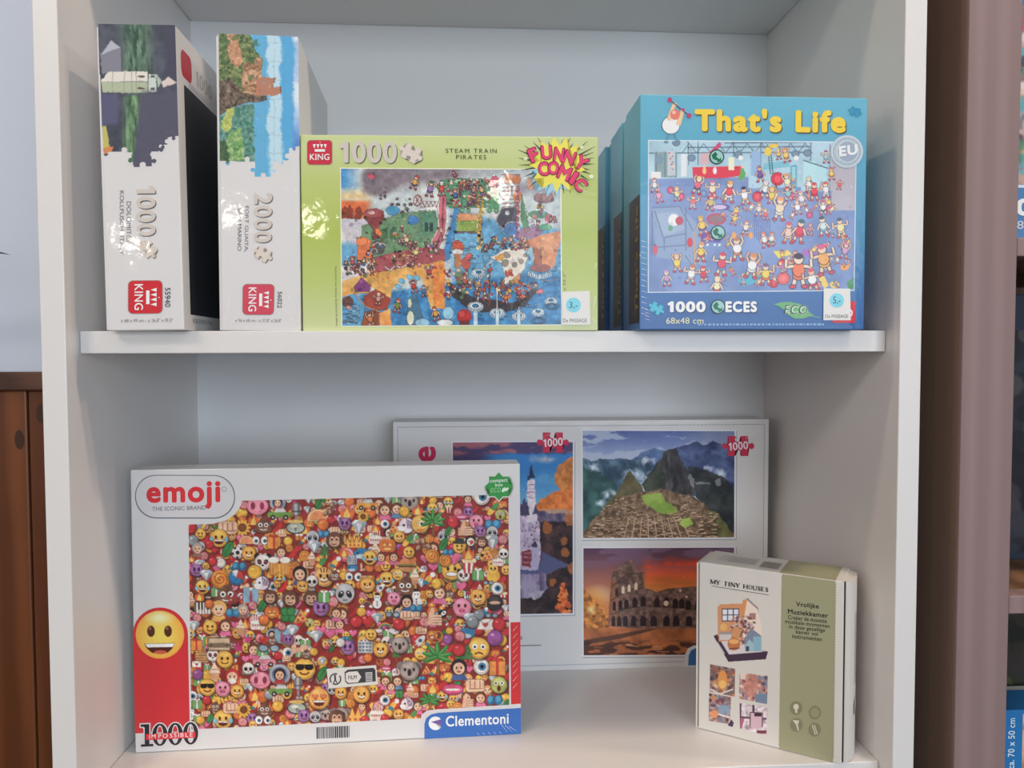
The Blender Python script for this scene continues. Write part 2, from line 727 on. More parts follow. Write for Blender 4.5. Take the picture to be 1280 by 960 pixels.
# pine wainscot on the wall beside the bookcase
M_pine = wood('pine_boards', (96, 52, 28), (124, 72, 40), (3, 3, 0.35), 0.4, 2.0, 5.0)
M_rail = wood('dark_rail', (70, 44, 34), (104, 70, 54), (0.5, 6, 6), 0.45, 6.0, 3.0)
M_knot = flat((62, 32, 18), 0.6)
wains = empty('wall_wainscot', (0, R_['y1'], 0))
wains['kind'] = 'structure'
ztop = ZB + 0.3605
pw = 0.092
for i in range(16):
    x0 = -0.602 + (i - 14) * pw
    pl = box('plank', (x0 + 0.0012, -0.012, 0), (x0 + pw - 0.0012, 0, ztop), M_pine, wains, 0.0022)
    if i in (13, 14):
        kx, kz = ((-0.613, ZB + 0.296), (-0.585, ZB + 0.33))[i - 13]
        kn = mesh('knot', [(kx + 0.006 * math.cos(t), -0.0125, kz + 0.013 * math.sin(t)) for t in np.linspace(0, 2 * math.pi, 14)[:-1]],
                  [tuple(range(13))])
        link('knot', kn, M_knot, pl)
box('cap_rail', (-0.602 - 14 * pw, -0.02, ztop), (-0.602 + 2 * pw, 0, ztop + 0.0243), M_rail, wains, 0.002)

# ------------------------------------------------------------------ white bookcase
HW, TH, DEP, REC = 0.38, 0.0211, 0.32134, 0.02334
ZM, ZC = ZB + 0.42784, ZB + 0.83564
bc = tag(empty('bookcase', (0, 0, 0)), 'tall white bookcase with open shelves holding the puzzle boxes', 'bookcase')
for s in (-1, 1):
    a, b_ = (-HW - TH, -HW) if s < 0 else (HW, HW + TH)
    box('side_panel', (a, 0, 0), (b_, DEP + 0.004, 2.12), M_white, bc, 0.0009)
box('back_panel', (-HW, DEP, 0.06), (HW, DEP + 0.004, 2.10), M_back, bc)
for zt, th in ((ZM, 0.0205), (ZB, 0.021), (ZC + 0.021, 0.021), (0.50, 0.021), (0.10, 0.021)):
    box('shelf', (-HW + 0.0006, REC, zt - th), (HW - 0.0006, DEP - 0.0005, zt), M_white, bc, 0.0008)
box('top_board', (-HW + 0.0003, 0.003, 2.099), (HW - 0.0003, DEP - 0.0005, 2.12), M_white, bc, 0.0008)
box('plinth', (-HW + 0.0003, 0.03, 0), (HW - 0.0003, 0.048, 0.079), M_white, bc, 0.0008)

# ------------------------------------------------------------------ ceiling spots in a row in front of the shelves
M_lamp = flat((210, 210, 210), 0.35)
M_bulb, nt_, b_n = new_mat('lamp_glow')
b_n.inputs['Emission Color'].default_value = (1.0, 0.90, 0.76, 1)
b_n.inputs['Emission Strength'].default_value = 110.0


def ceiling_spot(x, y, power, color, label, z=None):
    z = R_['z1'] if z is None else z
    r = tag(empty('ceiling_spot', (x, y, R_['z1'])), label, 'lamp', 'ceiling spots')
    dz = z - R_['z1']
    link('housing', tube_mesh('housing', [(0, 0, 0), (0, 0, dz - 0.05)], 0.045, 20), M_lamp, r)
    ld = bpy.data.lights.new('spot_light', 'AREA')
    ld.shape, ld.size, ld.energy, ld.color = 'DISK', 0.09, power, color
    o = bpy.data.objects.new('spot_light', ld)
    COL.objects.link(o)
    o.parent = r
    o.location = (0, 0, dz - 0.056)
    return r


WARM = (1.0, 0.80, 0.62)
for sx, pw_, lb in ((-0.55, 4.5, 'white ceiling spot above the left end of the bookcase'),
                    (0.50, 7.5, 'white ceiling spot above the right half of the bookcase'),
                    (1.60, 11, 'white ceiling spot above the neighbouring shelf unit')):
    ceiling_spot(sx, -0.28, pw_, WARM, lb)


def ceiling_panel(x, y, power, color, label):
    r = tag(empty('ceiling_panel_lamp', (x, y, R_['z1'])), label, 'lamp', 'flat ceiling lamps')
    box('housing', (-.32, -.32, -.03), (.32, .32, 0), M_lamp, r, .004)
    ld = bpy.data.lights.new('panel_light', 'AREA')
    ld.shape, ld.size, ld.energy, ld.color = 'SQUARE', 0.6, power, color
    o = bpy.data.objects.new('panel_light', ld)
    COL.objects.link(o)
    o.parent = r
    o.location = (0, 0, -.034)
    return r


ceiling_panel(-1.15, -1.75, 22, (1.0, 0.90, 0.80), 'flat square ceiling lamp towards the left wall')
ceiling_panel(0.95, -1.75, 5, (0.86, 0.93, 1.0), 'flat square ceiling lamp towards the shop window')


def lathe(name, prof, mat, parent, n=24):
    v = [(r * math.cos(2 * math.pi * k / n), r * math.sin(2 * math.pi * k / n), z) for r, z in prof for k in range(n)]
    f = [(i * n + k, i * n + (k + 1) % n, (i + 1) * n + (k + 1) % n, (i + 1) * n + k) for i in range(len(prof) - 1) for k in range(n)]
    me = mesh(name, v, f)
    for p in me.polygons:
        p.use_smooth = True
    return link(name, me, mat, parent)


for px_, pz_, lb in ((-1.393, 1.785, 'grey pendant lamp hanging lowest, nearest the left wall'), (-0.83, 1.90, 'grey pendant lamp hanging in the middle of the row of three'),
                     (-0.004, 2.034, 'grey pendant lamp hanging highest, nearest the shop window')):
    r_p = tag(empty('pendant_lamp', (px_, -2.6, R_['z1'])), lb, 'lamp', 'pendant lamps')
    zb = pz_ - R_['z1']
    link('cord', tube_mesh('cord', [(0, 0, 0), (0, 0, zb + .12)], .004, 8), flat((40, 40, 40), .6), r_p)
    lathe('shade', [(.015, zb + .13), (.03, zb + .12), (.06, zb + .07), (.11, zb + .02), (.108, zb + .02), (.058, zb + .066), (.028, zb + .112)], flat((120, 122, 126), .4), r_p)
    lathe('bulb', [(.001, zb + .06), (.015, zb + .055), (.02, zb + .04), (.034, zb + .012), (.038, zb - .006), (.033, zb - .026), (.018, zb - .039), (.001, zb - .042)], M_bulb, r_p)


# ------------------------------------------------------------------ small picture icons for the collage puzzle
DK = (52, 30, 28)
SKIN = (236, 194, 158)
YEL = (246, 190, 62)
RED = (205, 45, 48)


def _mouth(A, x, y, r, k):
    if k == 'open':
        A.poly([(x - .62 * r, y + .18 * r), (x + .62 * r, y + .18 * r), (x + .4 * r, y + .62 * r), (x, y + .74 * r), (x - .4 * r, y + .62 * r)], (96, 36, 24))
        A.rect(x - .52 * r, y + .2 * r, x + .52 * r, y + .36 * r, (245, 240, 235))
    elif k == 'grin':
        A.ell(x, y + .42 * r, .62 * r, .25 * r, (150, 90, 30))
        A.ell(x, y + .42 * r, .56 * r, .19 * r, (240, 236, 228))
    elif k == 'sad':
        A.line([(x - .4 * r, y + .55 * r), (x, y + .38 * r), (x + .4 * r, y + .55 * r)], .14 * r, (120, 60, 20))
    else:
        A.line([(x - .45 * r, y + .3 * r), (x - .2 * r, y + .5 * r), (x + .2 * r, y + .5 * r), (x + .45 * r, y + .3 * r)], .14 * r, (120, 60, 20))


def _head(A, x, y, r, c, hi=True):
    A.dot(x + .08 * r, y + .12 * r, 1.1 * r, DK, .55)
    A.dot(x, y, r, tuple(v * .84 for v in c))
    A.dot(x - .04 * r, y - .08 * r, .9 * r, c)
    if hi:
        A.ell(x - .1 * r, y - .5 * r, .55 * r, .3 * r, tuple(min(255, v + 26) for v in c), 0, .7)


def _eyes(A, x, y, r, c=(70, 38, 20), d=.34, s=.13):
    for q in (-1, 1):
        A.ell(x + q * d * r, y - .1 * r, s * r, 1.5 * s * r, c)


def ic_face(A, x, y, r, k='smile', c=YEL):
    _head(A, x, y, r, c)
    _eyes(A, x, y, r)
    _mouth(A, x, y, r, k)


def ic_laugh(A, x, y, r, c=YEL):
    ic_face(A, x, y, r, 'open', c)
    for q in (-1, 1):
        A.ell(x + q * .82 * r, y + .15 * r, .22 * r, .3 * r, (110, 190, 225))


def ic_grin(A, x, y, r):
    ic_face(A, x, y, r, 'grin')


def ic_worry(A, x, y, r):
    _head(A, x, y, r, YEL)
    for q in (-1, 1):
        A.dot(x + q * .38 * r, y - .15 * r, .27 * r, (250, 250, 246))
        A.dot(x + q * .38 * r, y - .12 * r, .12 * r, DK)
    _mouth(A, x, y, r, 'sad')


def ic_cool(A, x, y, r):
    ic_face(A, x, y, r, 'smile')
    for q in (-1, 1):
        A.ell(x + q * .42 * r, y - .15 * r, .42 * r, .28 * r, (40, 34, 34))
    A.rect(x - .8 * r, y - .42 * r, x + .8 * r, y - .28 * r, (40, 34, 34))


def ic_loveface(A, x, y, r):
    ic_face(A, x, y, r, 'open', (246, 172, 72))
    for q in (-1, 1):
        ic_heart(A, x + q * .38 * r, y - .2 * r, .3 * r, (225, 120, 60))


def ic_scream(A, x, y, r):
    _head(A, x, y, r, (176, 196, 92))
    for q in (-1, 1):
        A.dot(x + q * .36 * r, y - .2 * r, .26 * r, (245, 245, 235))
        A.dot(x + q * .36 * r, y - .2 * r, .12 * r, DK)
    A.ell(x, y + .42 * r, .22 * r, .34 * r, (110, 40, 30))


def ic_cat(A, x, y, r, c=(244, 176, 60), stripe=False):
    for q in (-1, 1):
        A.poly([(x + q * .9 * r, y - 1.05 * r), (x + q * .2 * r, y - .8 * r), (x + q * .95 * r, y - .1 * r)], tuple(v * .85 for v in c))
    _head(A, x, y, r, c)
    _eyes(A, x, y, r)
    if stripe:
        for q in (-.35, 0, .35):
            A.line([(x + q * r, y - .9 * r), (x + q * .7 * r, y - .45 * r)], .12 * r, (140, 70, 30))
    A.ell(x, y + .3 * r, .4 * r, .22 * r, (250, 232, 205))
    A.poly([(x - .14 * r, y + .1 * r), (x + .14 * r, y + .1 * r), (x, y + .28 * r)], (150, 70, 60))
    A.line([(x - .35 * r, y + .4 * r), (x, y + .55 * r), (x + .35 * r, y + .4 * r)], .1 * r, (130, 60, 30))


def ic_tiger(A, x, y, r):
    ic_cat(A, x, y, r, (240, 182, 92), True)


def ic_devil(A, x, y, r):
    for q in (-1, 1):
        A.poly([(x + q * .95 * r, y - 1.1 * r), (x + q * .3 * r, y - .8 * r), (x + q * .9 * r, y - .3 * r)], (120, 76, 140))
    _head(A, x, y, r, (158, 108, 178))
    _eyes(A, x, y, r, (60, 20, 80), .36, .17)
    for q in (-1, 1):
        A.line([(x + q * .6 * r, y - .5 * r), (x + q * .15 * r, y - .25 * r)], .13 * r, (84, 40, 110))
    _mouth(A, x, y, r, 'smile')


def ic_pignose(A, x, y, r):
    A.ell(x + .05 * r, y + .1 * r, 1.08 * r, .9 * r, DK, 0, .5)
    A.ell(x, y, r, .82 * r, (228, 128, 158))
    A.ell(x, y - .12 * r, .85 * r, .6 * r, (240, 152, 178))
    for q in (-1, 1):
        A.ell(x + q * .42 * r, y, .2 * r, .34 * r, (160, 40, 84))


def ic_pig(A, x, y, r):
    for q in (-1, 1):
        A.poly([(x + q * .95 * r, y - .95 * r), (x + q * .3 * r, y - .85 * r), (x + q * .9 * r, y - .2 * r)], (206, 96, 138))
    _head(A, x, y, r, (236, 142, 176))
    _eyes(A, x, y - .1 * r, r)
    A.ell(x, y + .35 * r, .38 * r, .26 * r, (222, 110, 150))
    for q in (-1, 1):
        A.dot(x + q * .16 * r, y + .36 * r, .09 * r, (140, 40, 80))


def ic_swirl(A, x, y, r):            # soft brown heap with eyes
    A.ell(x, y + .55 * r, 1.1 * r, .5 * r, (86, 52, 40))
    A.ell(x, y + .5 * r, 1.02 * r, .44 * r, (128, 84, 66))
    A.ell(x, y + .05 * r, .8 * r, .45 * r, (134, 90, 72))
    A.ell(x + .05 * r, y - .4 * r, .48 * r, .36 * r, (122, 80, 64))
    A.poly([(x - .2 * r, y - .5 * r), (x + .3 * r, y - 1.0 * r), (x + .4 * r, y - .4 * r)], (122, 80, 64))
    for q in (-1, 1):
        A.dot(x + q * .32 * r, y + .05 * r, .25 * r, (248, 246, 240))
        A.dot(x + q * .32 * r, y + .07 * r, .12 * r, (40, 30, 30))
    A.line([(x - .4 * r, y + .52 * r), (x, y + .64 * r), (x + .4 * r, y + .52 * r)], .12 * r, (246, 236, 226))


def ic_sunflower(A, x, y, r):
    for k in range(12):
        a = k * math.pi / 6
        A.ell(x + .68 * r * math.cos(a), y + .68 * r * math.sin(a), .38 * r, .18 * r, (244, 186, 48), a)
    A.dot(x, y, .52 * r, (112, 60, 34))
    A.dot(x, y, .4 * r, (134, 78, 44))


def ic_fist(A, x, y, r):
    A.poly(rrect(x - r, y - .65 * r, x + r, y + .7 * r, .35 * r), (150, 96, 74))
    A.poly(rrect(x - .96 * r, y - .62 * r, x + .96 * r, y + .64 * r, .35 * r), SKIN)
    for q in (-.5, 0, .5):
        A.line([(x + q * r, y - .5 * r), (x + q * r, y + .25 * r)], .09 * r, (176, 120, 94))
    A.line([(x - .6 * r, y + .35 * r), (x + .8 * r, y + .3 * r)], .09 * r, (176, 120, 94))


def ic_thumb(A, x, y, r):
    A.poly([(x - .7 * r, y + .9 * r), (x - .6 * r, y - .1 * r), (x - .2 * r, y - 1.1 * r), (x + .1 * r, y - 1.0 * r), (x + .1 * r, y + .9 * r)], (228, 182, 146))
    for k in range(4):
        A.poly(rrect(x - .1 * r, y - .25 * r + k * .3 * r, x + .95 * r, y + .03 * r + k * .3 * r, .12 * r), SKIN)
        A.line([(x, y + .04 * r + k * .3 * r), (x + .9 * r, y + .04 * r + k * .3 * r)], .06 * r, (170, 112, 88))


def ic_ball(A, x, y, r, c=RED):
    A.dot(x + .08 * r, y + .12 * r, 1.08 * r, DK, .5)
    A.dot(x, y, r, tuple(v * .85 for v in c))
    A.dot(x - .06 * r, y - .08 * r, .85 * r, c)
    A.ell(x - .3 * r, y - .4 * r, .26 * r, .2 * r, tuple(min(255, v + 70) for v in c), 0, .8)


def ic_soccer(A, x, y, r):
    ic_ball(A, x, y, r, (226, 226, 226))
    A.dot(x, y, .32 * r, (44, 44, 48))
    for k in range(5):
        a = k * 1.2566 + .4
        A.dot(x + .8 * r * math.cos(a), y + .8 * r * math.sin(a), .2 * r, (44, 44, 48))


def ic_beach(A, x, y, r):
    ic_ball(A, x, y, r, (40, 128, 196))
    A.poly([(x, y)] + [(x + r * math.cos(a), y + r * math.sin(a)) for a in np.linspace(-1.2, .3, 7)], (214, 60, 56))
    A.poly([(x, y)] + [(x + r * math.cos(a), y + r * math.sin(a)) for a in np.linspace(-2.2, -1.3, 6)], (232, 232, 232))


def ic_panda(A, x, y, r):
    for q in (-1, 1):
        A.dot(x + q * .72 * r, y - .75 * r, .34 * r, (44, 38, 44))
    _head(A, x, y, r, (230, 226, 226), False)
    for q in (-1, 1):
        A.ell(x + q * .4 * r, y - .05 * r, .26 * r, .33 * r, (58, 44, 50), q * .4)
        A.dot(x + q * .38 * r, y - .05 * r, .12 * r, (200, 60, 80))
    A.ell(x, y + .38 * r, .16 * r, .11 * r, (44, 38, 44))


def ic_skull(A, x, y, r):
    A.rect(x - .5 * r, y + .3 * r, x + .5 * r, y + .95 * r, (206, 206, 202))
    _head(A, x, y - .1 * r, r * .95, (232, 232, 228), False)
    for q in (-1, 1):
        A.ell(x + q * .38 * r, y + .02 * r, .28 * r, .3 * r, (44, 38, 40))
    A.poly([(x, y + .25 * r), (x - .12 * r, y + .48 * r), (x + .12 * r, y + .48 * r)], (44, 38, 40))


def ic_alien(A, x, y, r, c=(188, 196, 204)):
    A.ell(x + .06 * r, y + .1 * r, .95 * r, 1.1 * r, DK, 0, .5)
    A.poly([(x + .88 * r * math.cos(t), y - .1 * r + (r if math.sin(t) > 0 else .85 * r) * math.sin(t)) for t in np.linspace(0, 6.28, 22)], c)
    for q in (-1, 1):
        A.ell(x + q * .38 * r, y + .05 * r, .24 * r, .36 * r, (44, 48, 54), -q * .5)
        A.dot(x + q * .32 * r, y - .1 * r, .09 * r, (220, 224, 228))
    A.line([(x - .2 * r, y + .6 * r), (x + .2 * r, y + .6 * r)], .08 * r, (90, 90, 100))


def ic_monkey(A, x, y, r):
    for q in (-1, 1):
        A.dot(x + q * .95 * r, y, .34 * r, (206, 156, 124))
    _head(A, x, y, r, (112, 76, 60), False)
    A.ell(x, y + .28 * r, .66 * r, .55 * r, (214, 172, 140))
    for q in (-1, 1):
        A.dot(x + q * .3 * r, y - .12 * r, .3 * r, (214, 172, 140))
        A.dot(x + q * .3 * r, y - .06 * r, .13 * r, (50, 30, 26))
    A.line([(x - .3 * r, y + .5 * r), (x, y + .6 * r), (x + .3 * r, y + .5 * r)], .1 * r, (96, 40, 34))


def ic_koala(A, x, y, r):
    for q in (-1, 1):
        A.dot(x + q * .9 * r, y - .5 * r, .42 * r, (132, 124, 122))
    _head(A, x, y, r, (166, 156, 152))
    _eyes(A, x, y, r, DK, .45, .12)
    A.ell(x, y + .2 * r, .2 * r, .36 * r, (56, 48, 50))


def ic_gem(A, x, y, r):
    A.poly([(x - r, y - .35 * r), (x - .5 * r, y - .8 * r), (x + .5 * r, y - .8 * r), (x + r, y - .35 * r), (x, y + .95 * r)], (168, 190, 204))
    A.poly([(x - .4 * r, y - .35 * r), (x + .4 * r, y - .35 * r), (x, y + .95 * r)], (214, 228, 234))
    A.poly([(x - .5 * r, y - .8 * r), (x, y - .8 * r), (x - .4 * r, y - .35 * r), (x - r, y - .35 * r)], (226, 236, 240))
    A.poly([(x + .4 * r, y - .35 * r), (x + r, y - .35 * r), (x, y + .95 * r)], (136, 160, 178))


def ic_lolly(A, x, y, r, c=(238, 152, 44), c2=(214, 108, 24)):
    ic_ball(A, x, y, r, c)
    p = []
    for k in range(26):
        t = k * .55
        p.append((x + r * .85 * k / 26 * math.cos(t), y + r * .85 * k / 26 * math.sin(t)))
    A.line(p, .13 * r, c2)


def ic_candy(A, x, y, r):
    ic_lolly(A, x, y, r, (226, 96, 108), (250, 232, 232))


def ic_cake(A, x, y, r):
    A.poly(rrect(x - .9 * r, y - .1 * r, x + .9 * r, y + .9 * r, .25 * r), (232, 218, 210))
    A.ell(x, y - .05 * r, .9 * r, .28 * r, (246, 238, 232))
    for q in (-.6, -.3, 0, .3, .6):
        A.line([(x + q * r, y - .1 * r), (x + q * r, y - .95 * r)], .1 * r, (244, 240, 226))
        A.dot(x + q * r, y + .35 * r, .1 * r, (206, 90, 90))


def ic_crown(A, x, y, r):
    A.poly([(x - r, y + .8 * r), (x - 1.05 * r, y - .7 * r), (x - .5 * r, y), (x - .3 * r, y - .95 * r), (x, y), (x + .3 * r, y - .95 * r),
            (x + .5 * r, y), (x + 1.05 * r, y - .7 * r), (x + r, y + .8 * r)], (150, 84, 24))
    A.poly([(x - .92 * r, y + .74 * r), (x - .95 * r, y - .45 * r), (x - .5 * r, y + .15 * r), (x - .3 * r, y - .7 * r), (x, y + .15 * r), (x + .3 * r, y - .7 * r),
            (x + .5 * r, y + .15 * r), (x + .95 * r, y - .45 * r), (x + .92 * r, y + .74 * r)], (238, 176, 66))
    for q in (-.5, 0, .5):
        A.dot(x + q * r, y + .45 * r, .12 * r, (196, 70, 50))


def ic_palm(A, x, y, r):
    A.line([(x, y + 1.0 * r), (x + .1 * r, y - .2 * r)], .22 * r, (150, 96, 50))
    for a in (-2.9, -2.3, -1.6, -.8, -.2, .35, 2.8):
        A.ell(x + .5 * r * math.cos(a), y - .3 * r + .5 * r * math.sin(a), .58 * r, .17 * r, (44, 140, 64), a)
        A.ell(x + .5 * r * math.cos(a), y - .36 * r + .5 * r * math.sin(a), .5 * r, .07 * r, (92, 178, 84), a)


def ic_tree(A, x, y, r):
    A.rect(x - .15 * r, y + .6 * r, x + .15 * r, y + r, (110, 70, 44))
    for k in range(3):
        A.poly([(x, y - r + k * .45 * r), (x - (.45 + .18 * k) * r, y - .2 * r + k * .45 * r), (x + (.45 + .18 * k) * r, y - .2 * r + k * .45 * r)], (58, 136, 74))
    for q in ((-.2, .1), (.25, .4), (0, -.3)):
        A.dot(x + q[0] * r, y + q[1] * r, .09 * r, (226, 80, 60))


def ic_heart(A, x, y, r, c=RED):
    t = np.linspace(0, 2 * math.pi, 26)[:-1]
    hx, hy = 16 * np.sin(t) ** 3 / 17, -(13 * np.cos(t) - 5 * np.cos(2 * t) - 2 * np.cos(3 * t) - np.cos(4 * t)) / 17
    A.poly(list(zip(x + r * 1.08 * hx + .05 * r, y + r * 1.08 * hy + .08 * r)), DK, .5)
    A.poly(list(zip(x + r * hx, y + r * hy)), c)
    A.ell(x - .4 * r, y - .4 * r, .22 * r, .16 * r, tuple(min(255, v + 70) for v in c), -.6, .8)


def ic_pinkheart(A, x, y, r):
    ic_heart(A, x, y, r, (228, 96, 150))


def ic_eye(A, x, y, r, c=(56, 130, 176)):
    ic_ball(A, x, y, r, (234, 232, 230))
    A.dot(x + .1 * r, y, .5 * r, c)
    A.dot(x + .1 * r, y, .24 * r, (24, 28, 40))


def ic_eyes(A, x, y, r):
    for q in (-1, 1):
        A.ell(x + q * 1.05 * r, y, .95 * r, 1.1 * r, (120, 116, 116))
        A.ell(x + q * 1.05 * r, y, .85 * r, r, (242, 240, 238))
        A.dot(x + q * 1.05 * r + .1 * r, y + .1 * r, .42 * r, (48, 84, 124))


def ic_gift(A, x, y, r, c=(110, 178, 104), c2=(240, 240, 236)):
    A.rect(x - .95 * r, y - .75 * r, x + .95 * r, y + .95 * r, tuple(v * .6 for v in c))
    A.rect(x - .88 * r, y - .7 * r, x + .88 * r, y + .88 * r, c)
    A.rect(x - .14 * r, y - .7 * r, x + .14 * r, y + .88 * r, c2)
    A.ell(x - .3 * r, y - .85 * r, .32 * r, .18 * r, c2, .4)
    A.ell(x + .3 * r, y - .85 * r, .32 * r, .18 * r, c2, -.4)


def ic_redgift(A, x, y, r):
    ic_gift(A, x, y, r, (232, 148, 52), (206, 48, 44))


def ic_car(A, x, y, r, c=(110, 168, 74)):
    A.poly([(x - .5 * r, y - .1 * r), (x - .25 * r, y - .5 * r), (x + .4 * r, y - .5 * r), (x + .65 * r, y - .1 * r)], (196, 208, 210))
    A.poly(rrect(x - r, y - .15 * r, x + r, y + .3 * r, .14 * r), c)
    for q in (-.55, .55):
        A.dot(x + q * r, y + .3 * r, .22 * r, (50, 44, 46))
        A.dot(x + q * r, y + .3 * r, .1 * r, (190, 190, 190))


def ic_taxi(A, x, y, r):
    ic_car(A, x, y, r, (238, 164, 56))


def ic_pinkcar(A, x, y, r):
    ic_car(A, x, y, r, (214, 130, 150))


def ic_mic(A, x, y, r):
    A.poly(rrect(x - .42 * r, y - r, x + .42 * r, y + .35 * r, .4 * r), (112, 116, 122))
    A.poly(rrect(x - .2 * r, y - .9 * r, x + .12 * r, y + .3 * r, .15 * r), (176, 180, 186))
    A.rect(x - .45 * r, y - .15 * r, x + .45 * r, y - .05 * r, (70, 72, 78))
    A.rect(x - .12 * r, y + .35 * r, x + .12 * r, y + .95 * r, (140, 144, 148))


def ic_goggles(A, x, y, r):
    A.ell(x, y, r, .65 * r, (70, 66, 64))
    A.ell(x, y, .88 * r, .52 * r, (168, 190, 178))
    A.ell(x - .2 * r, y - .15 * r, .4 * r, .2 * r, (214, 226, 216))
    A.ell(x, y - .62 * r, .8 * r, .2 * r, (230, 196, 100))
    A.poly([(x - .12 * r, y), (x + .12 * r, y), (x, y + .5 * r)], (110, 124, 116))


def ic_person(A, x, y, r, hair=(120, 66, 46), dress=(222, 104, 160), skin=SKIN):
    A.poly([(x - 1.05 * r, y + 1.6 * r), (x - .6 * r, y + .7 * r), (x + .6 * r, y + .7 * r), (x + 1.05 * r, y + 1.6 * r)], dress)
    A.dot(x, y - .05 * r, 1.02 * r, tuple(v * .8 for v in hair))
    A.dot(x, y - .12 * r, .95 * r, hair)
    A.ell(x, y + .15 * r, .72 * r, .76 * r, skin)
    _eyes(A, x, y + .15 * r, r, (60, 36, 30), .3, .1)
    A.line([(x - .22 * r, y + .55 * r), (x + .22 * r, y + .55 * r)], .12 * r, (196, 50, 60))


def ic_blonde(A, x, y, r):
    ic_person(A, x, y, r, (236, 180, 80), (236, 180, 80))


def ic_boy(A, x, y, r):
    ic_person(A, x, y, r, (48, 42, 50), (64, 96, 160))


def ic_blueboy(A, x, y, r):
    ic_person(A, x, y, r, (110, 62, 44), (86, 146, 196))


def ic_granny(A, x, y, r):
    ic_person(A, x, y, r, (176, 176, 174), (150, 110, 96))


def ic_santa(A, x, y, r):
    ic_person(A, x, y, r, (206, 44, 46), (206, 44, 46))
    A.ell(x, y + .7 * r, .6 * r, .4 * r, (240, 238, 234))


def ic_ninja(A, x, y, r):
    _head(A, x, y, r, (62, 56, 62))
    A.ell(x, y, .7 * r, .22 * r, (216, 176, 146))


def ic_clown(A, x, y, r):
    ic_person(A, x, y, r, (54, 46, 48), (70, 60, 70), (240, 224, 214))
    A.dot(x + .2 * r, y + .2 * r, .34 * r, (214, 48, 56))


def ic_hatface(A, x, y, r):
    ic_face(A, x, y, r)
    A.ell(x, y - .6 * r, 1.1 * r, .22 * r, (64, 66, 64))
    A.poly(rrect(x - .65 * r, y - 1.25 * r, x + .65 * r, y - .55 * r, .2 * r), (64, 66, 64))


def ic_pumpkin(A, x, y, r):
    for q in (-.5, 0, .5):
        A.ell(x + q * r, y, .55 * r, .8 * r, (226 - 10 * abs(q), 116, 40))
    for q in (-1, 1):
        A.poly([(x + q * .35 * r, y - .35 * r), (x + q * .6 * r, y + .02 * r), (x + q * .1 * r, y + .02 * r)], (255, 214, 110))
    A.ell(x, y + .4 * r, .5 * r, .16 * r, (255, 206, 100))


def ic_cone(A, x, y, r):
    A.poly([(x - .55 * r, y), (x + .55 * r, y), (x + .3 * r, y + r), (x - .3 * r, y + r)], (214, 160, 112))
    A.poly([(x - .62 * r, y + .1 * r), (x, y - 1.05 * r), (x + .62 * r, y + .1 * r)], (240, 214, 190))
    A.line([(x - .4 * r, y - .3 * r), (x + .35 * r, y - .25 * r)], .08 * r, (206, 168, 140))


def ic_flame(A, x, y, r):
    A.poly([(x - .7 * r, y + .9 * r), (x - .9 * r, y + .1 * r), (x - .45 * r, y - .5 * r), (x - .25 * r, y - .05 * r), (x + .05 * r, y - 1.1 * r),
            (x + .45 * r, y - .1 * r), (x + .7 * r, y - .5 * r), (x + .9 * r, y + .3 * r), (x + .6 * r, y + .9 * r)], (232, 104, 36))
    A.poly([(x - .45 * r, y + .85 * r), (x - .4 * r, y + .2 * r), (x, y - .4 * r), (x + .4 * r, y + .3 * r), (x + .4 * r, y + .85 * r)], (250, 208, 84))


def ic_leaf(A, x, y, r, c=(62, 146, 78)):
    A.ell(x, y, .55 * r, r, tuple(v * .7 for v in c), .5)
    A.ell(x, y, .45 * r, .9 * r, c, .5)
    A.line([(x - .35 * r, y + .6 * r), (x + .35 * r, y - .6 * r)], .1 * r, tuple(v * .75 for v in c))


def ic_clover(A, x, y, r):
    for a in (.8, 2.35, 3.9, 5.5):
        A.dot(x + .48 * r * math.cos(a), y + .48 * r * math.sin(a), .52 * r, (40, 118, 62))
        A.dot(x + .48 * r * math.cos(a), y + .44 * r * math.sin(a), .42 * r, (66, 152, 82))


def ic_piano(A, x, y, r):
    A.rect(x - r, y - .85 * r, x + r, y + .85 * r, (40, 32, 36))
    for k in range(5):
        A.rect(x - .95 * r + k * .38 * r, y - .75 * r, x - .62 * r + k * .38 * r, y + .8 * r, (236, 234, 230))
    for k in (1, 2, 4):
        A.rect(x - 1.06 * r + k * .38 * r, y - .8 * r, x - .84 * r + k * .38 * r, y + .2 * r, (36, 30, 34))


def ic_jacket(A, x, y, r):
    A.poly(rrect(x - r, y - r, x + r, y + r, .2 * r), (128, 180, 208))
    A.poly([(x - .3 * r, y - r), (x + .3 * r, y - r), (x, y - .5 * r)], (236, 238, 240))
    A.poly([(x - .1 * r, y - .6 * r), (x + .1 * r, y - .6 * r), (x + .2 * r, y + .7 * r), (x, y + .95 * r), (x - .2 * r, y + .7 * r)], (196, 60, 96))


def ic_beer(A, x, y, r):
    for q in (-.55, .5):
        A.rect(x + (q - .42) * r, y - .4 * r, x + (q + .42) * r, y + .9 * r, (226, 146, 46))
        for k in (-.2, .1):
            A.line([(x + (q + k) * r, y - .2 * r), (x + (q + k) * r, y + .8 * r)], .1 * r, (248, 196, 92))
        A.ell(x + q * r, y - .5 * r, .5 * r, .3 * r, (246, 242, 232))


def ic_mail(A, x, y, r):
    A.rect(x - r, y - .65 * r, x + r, y + .65 * r, (236, 234, 230))
    A.line([(x - r, y - .65 * r), (x, y), (x + r, y - .65 * r)], .08 * r, (190, 186, 184))
    ic_heart(A, x, y + .05 * r, .35 * r, (206, 60, 64))


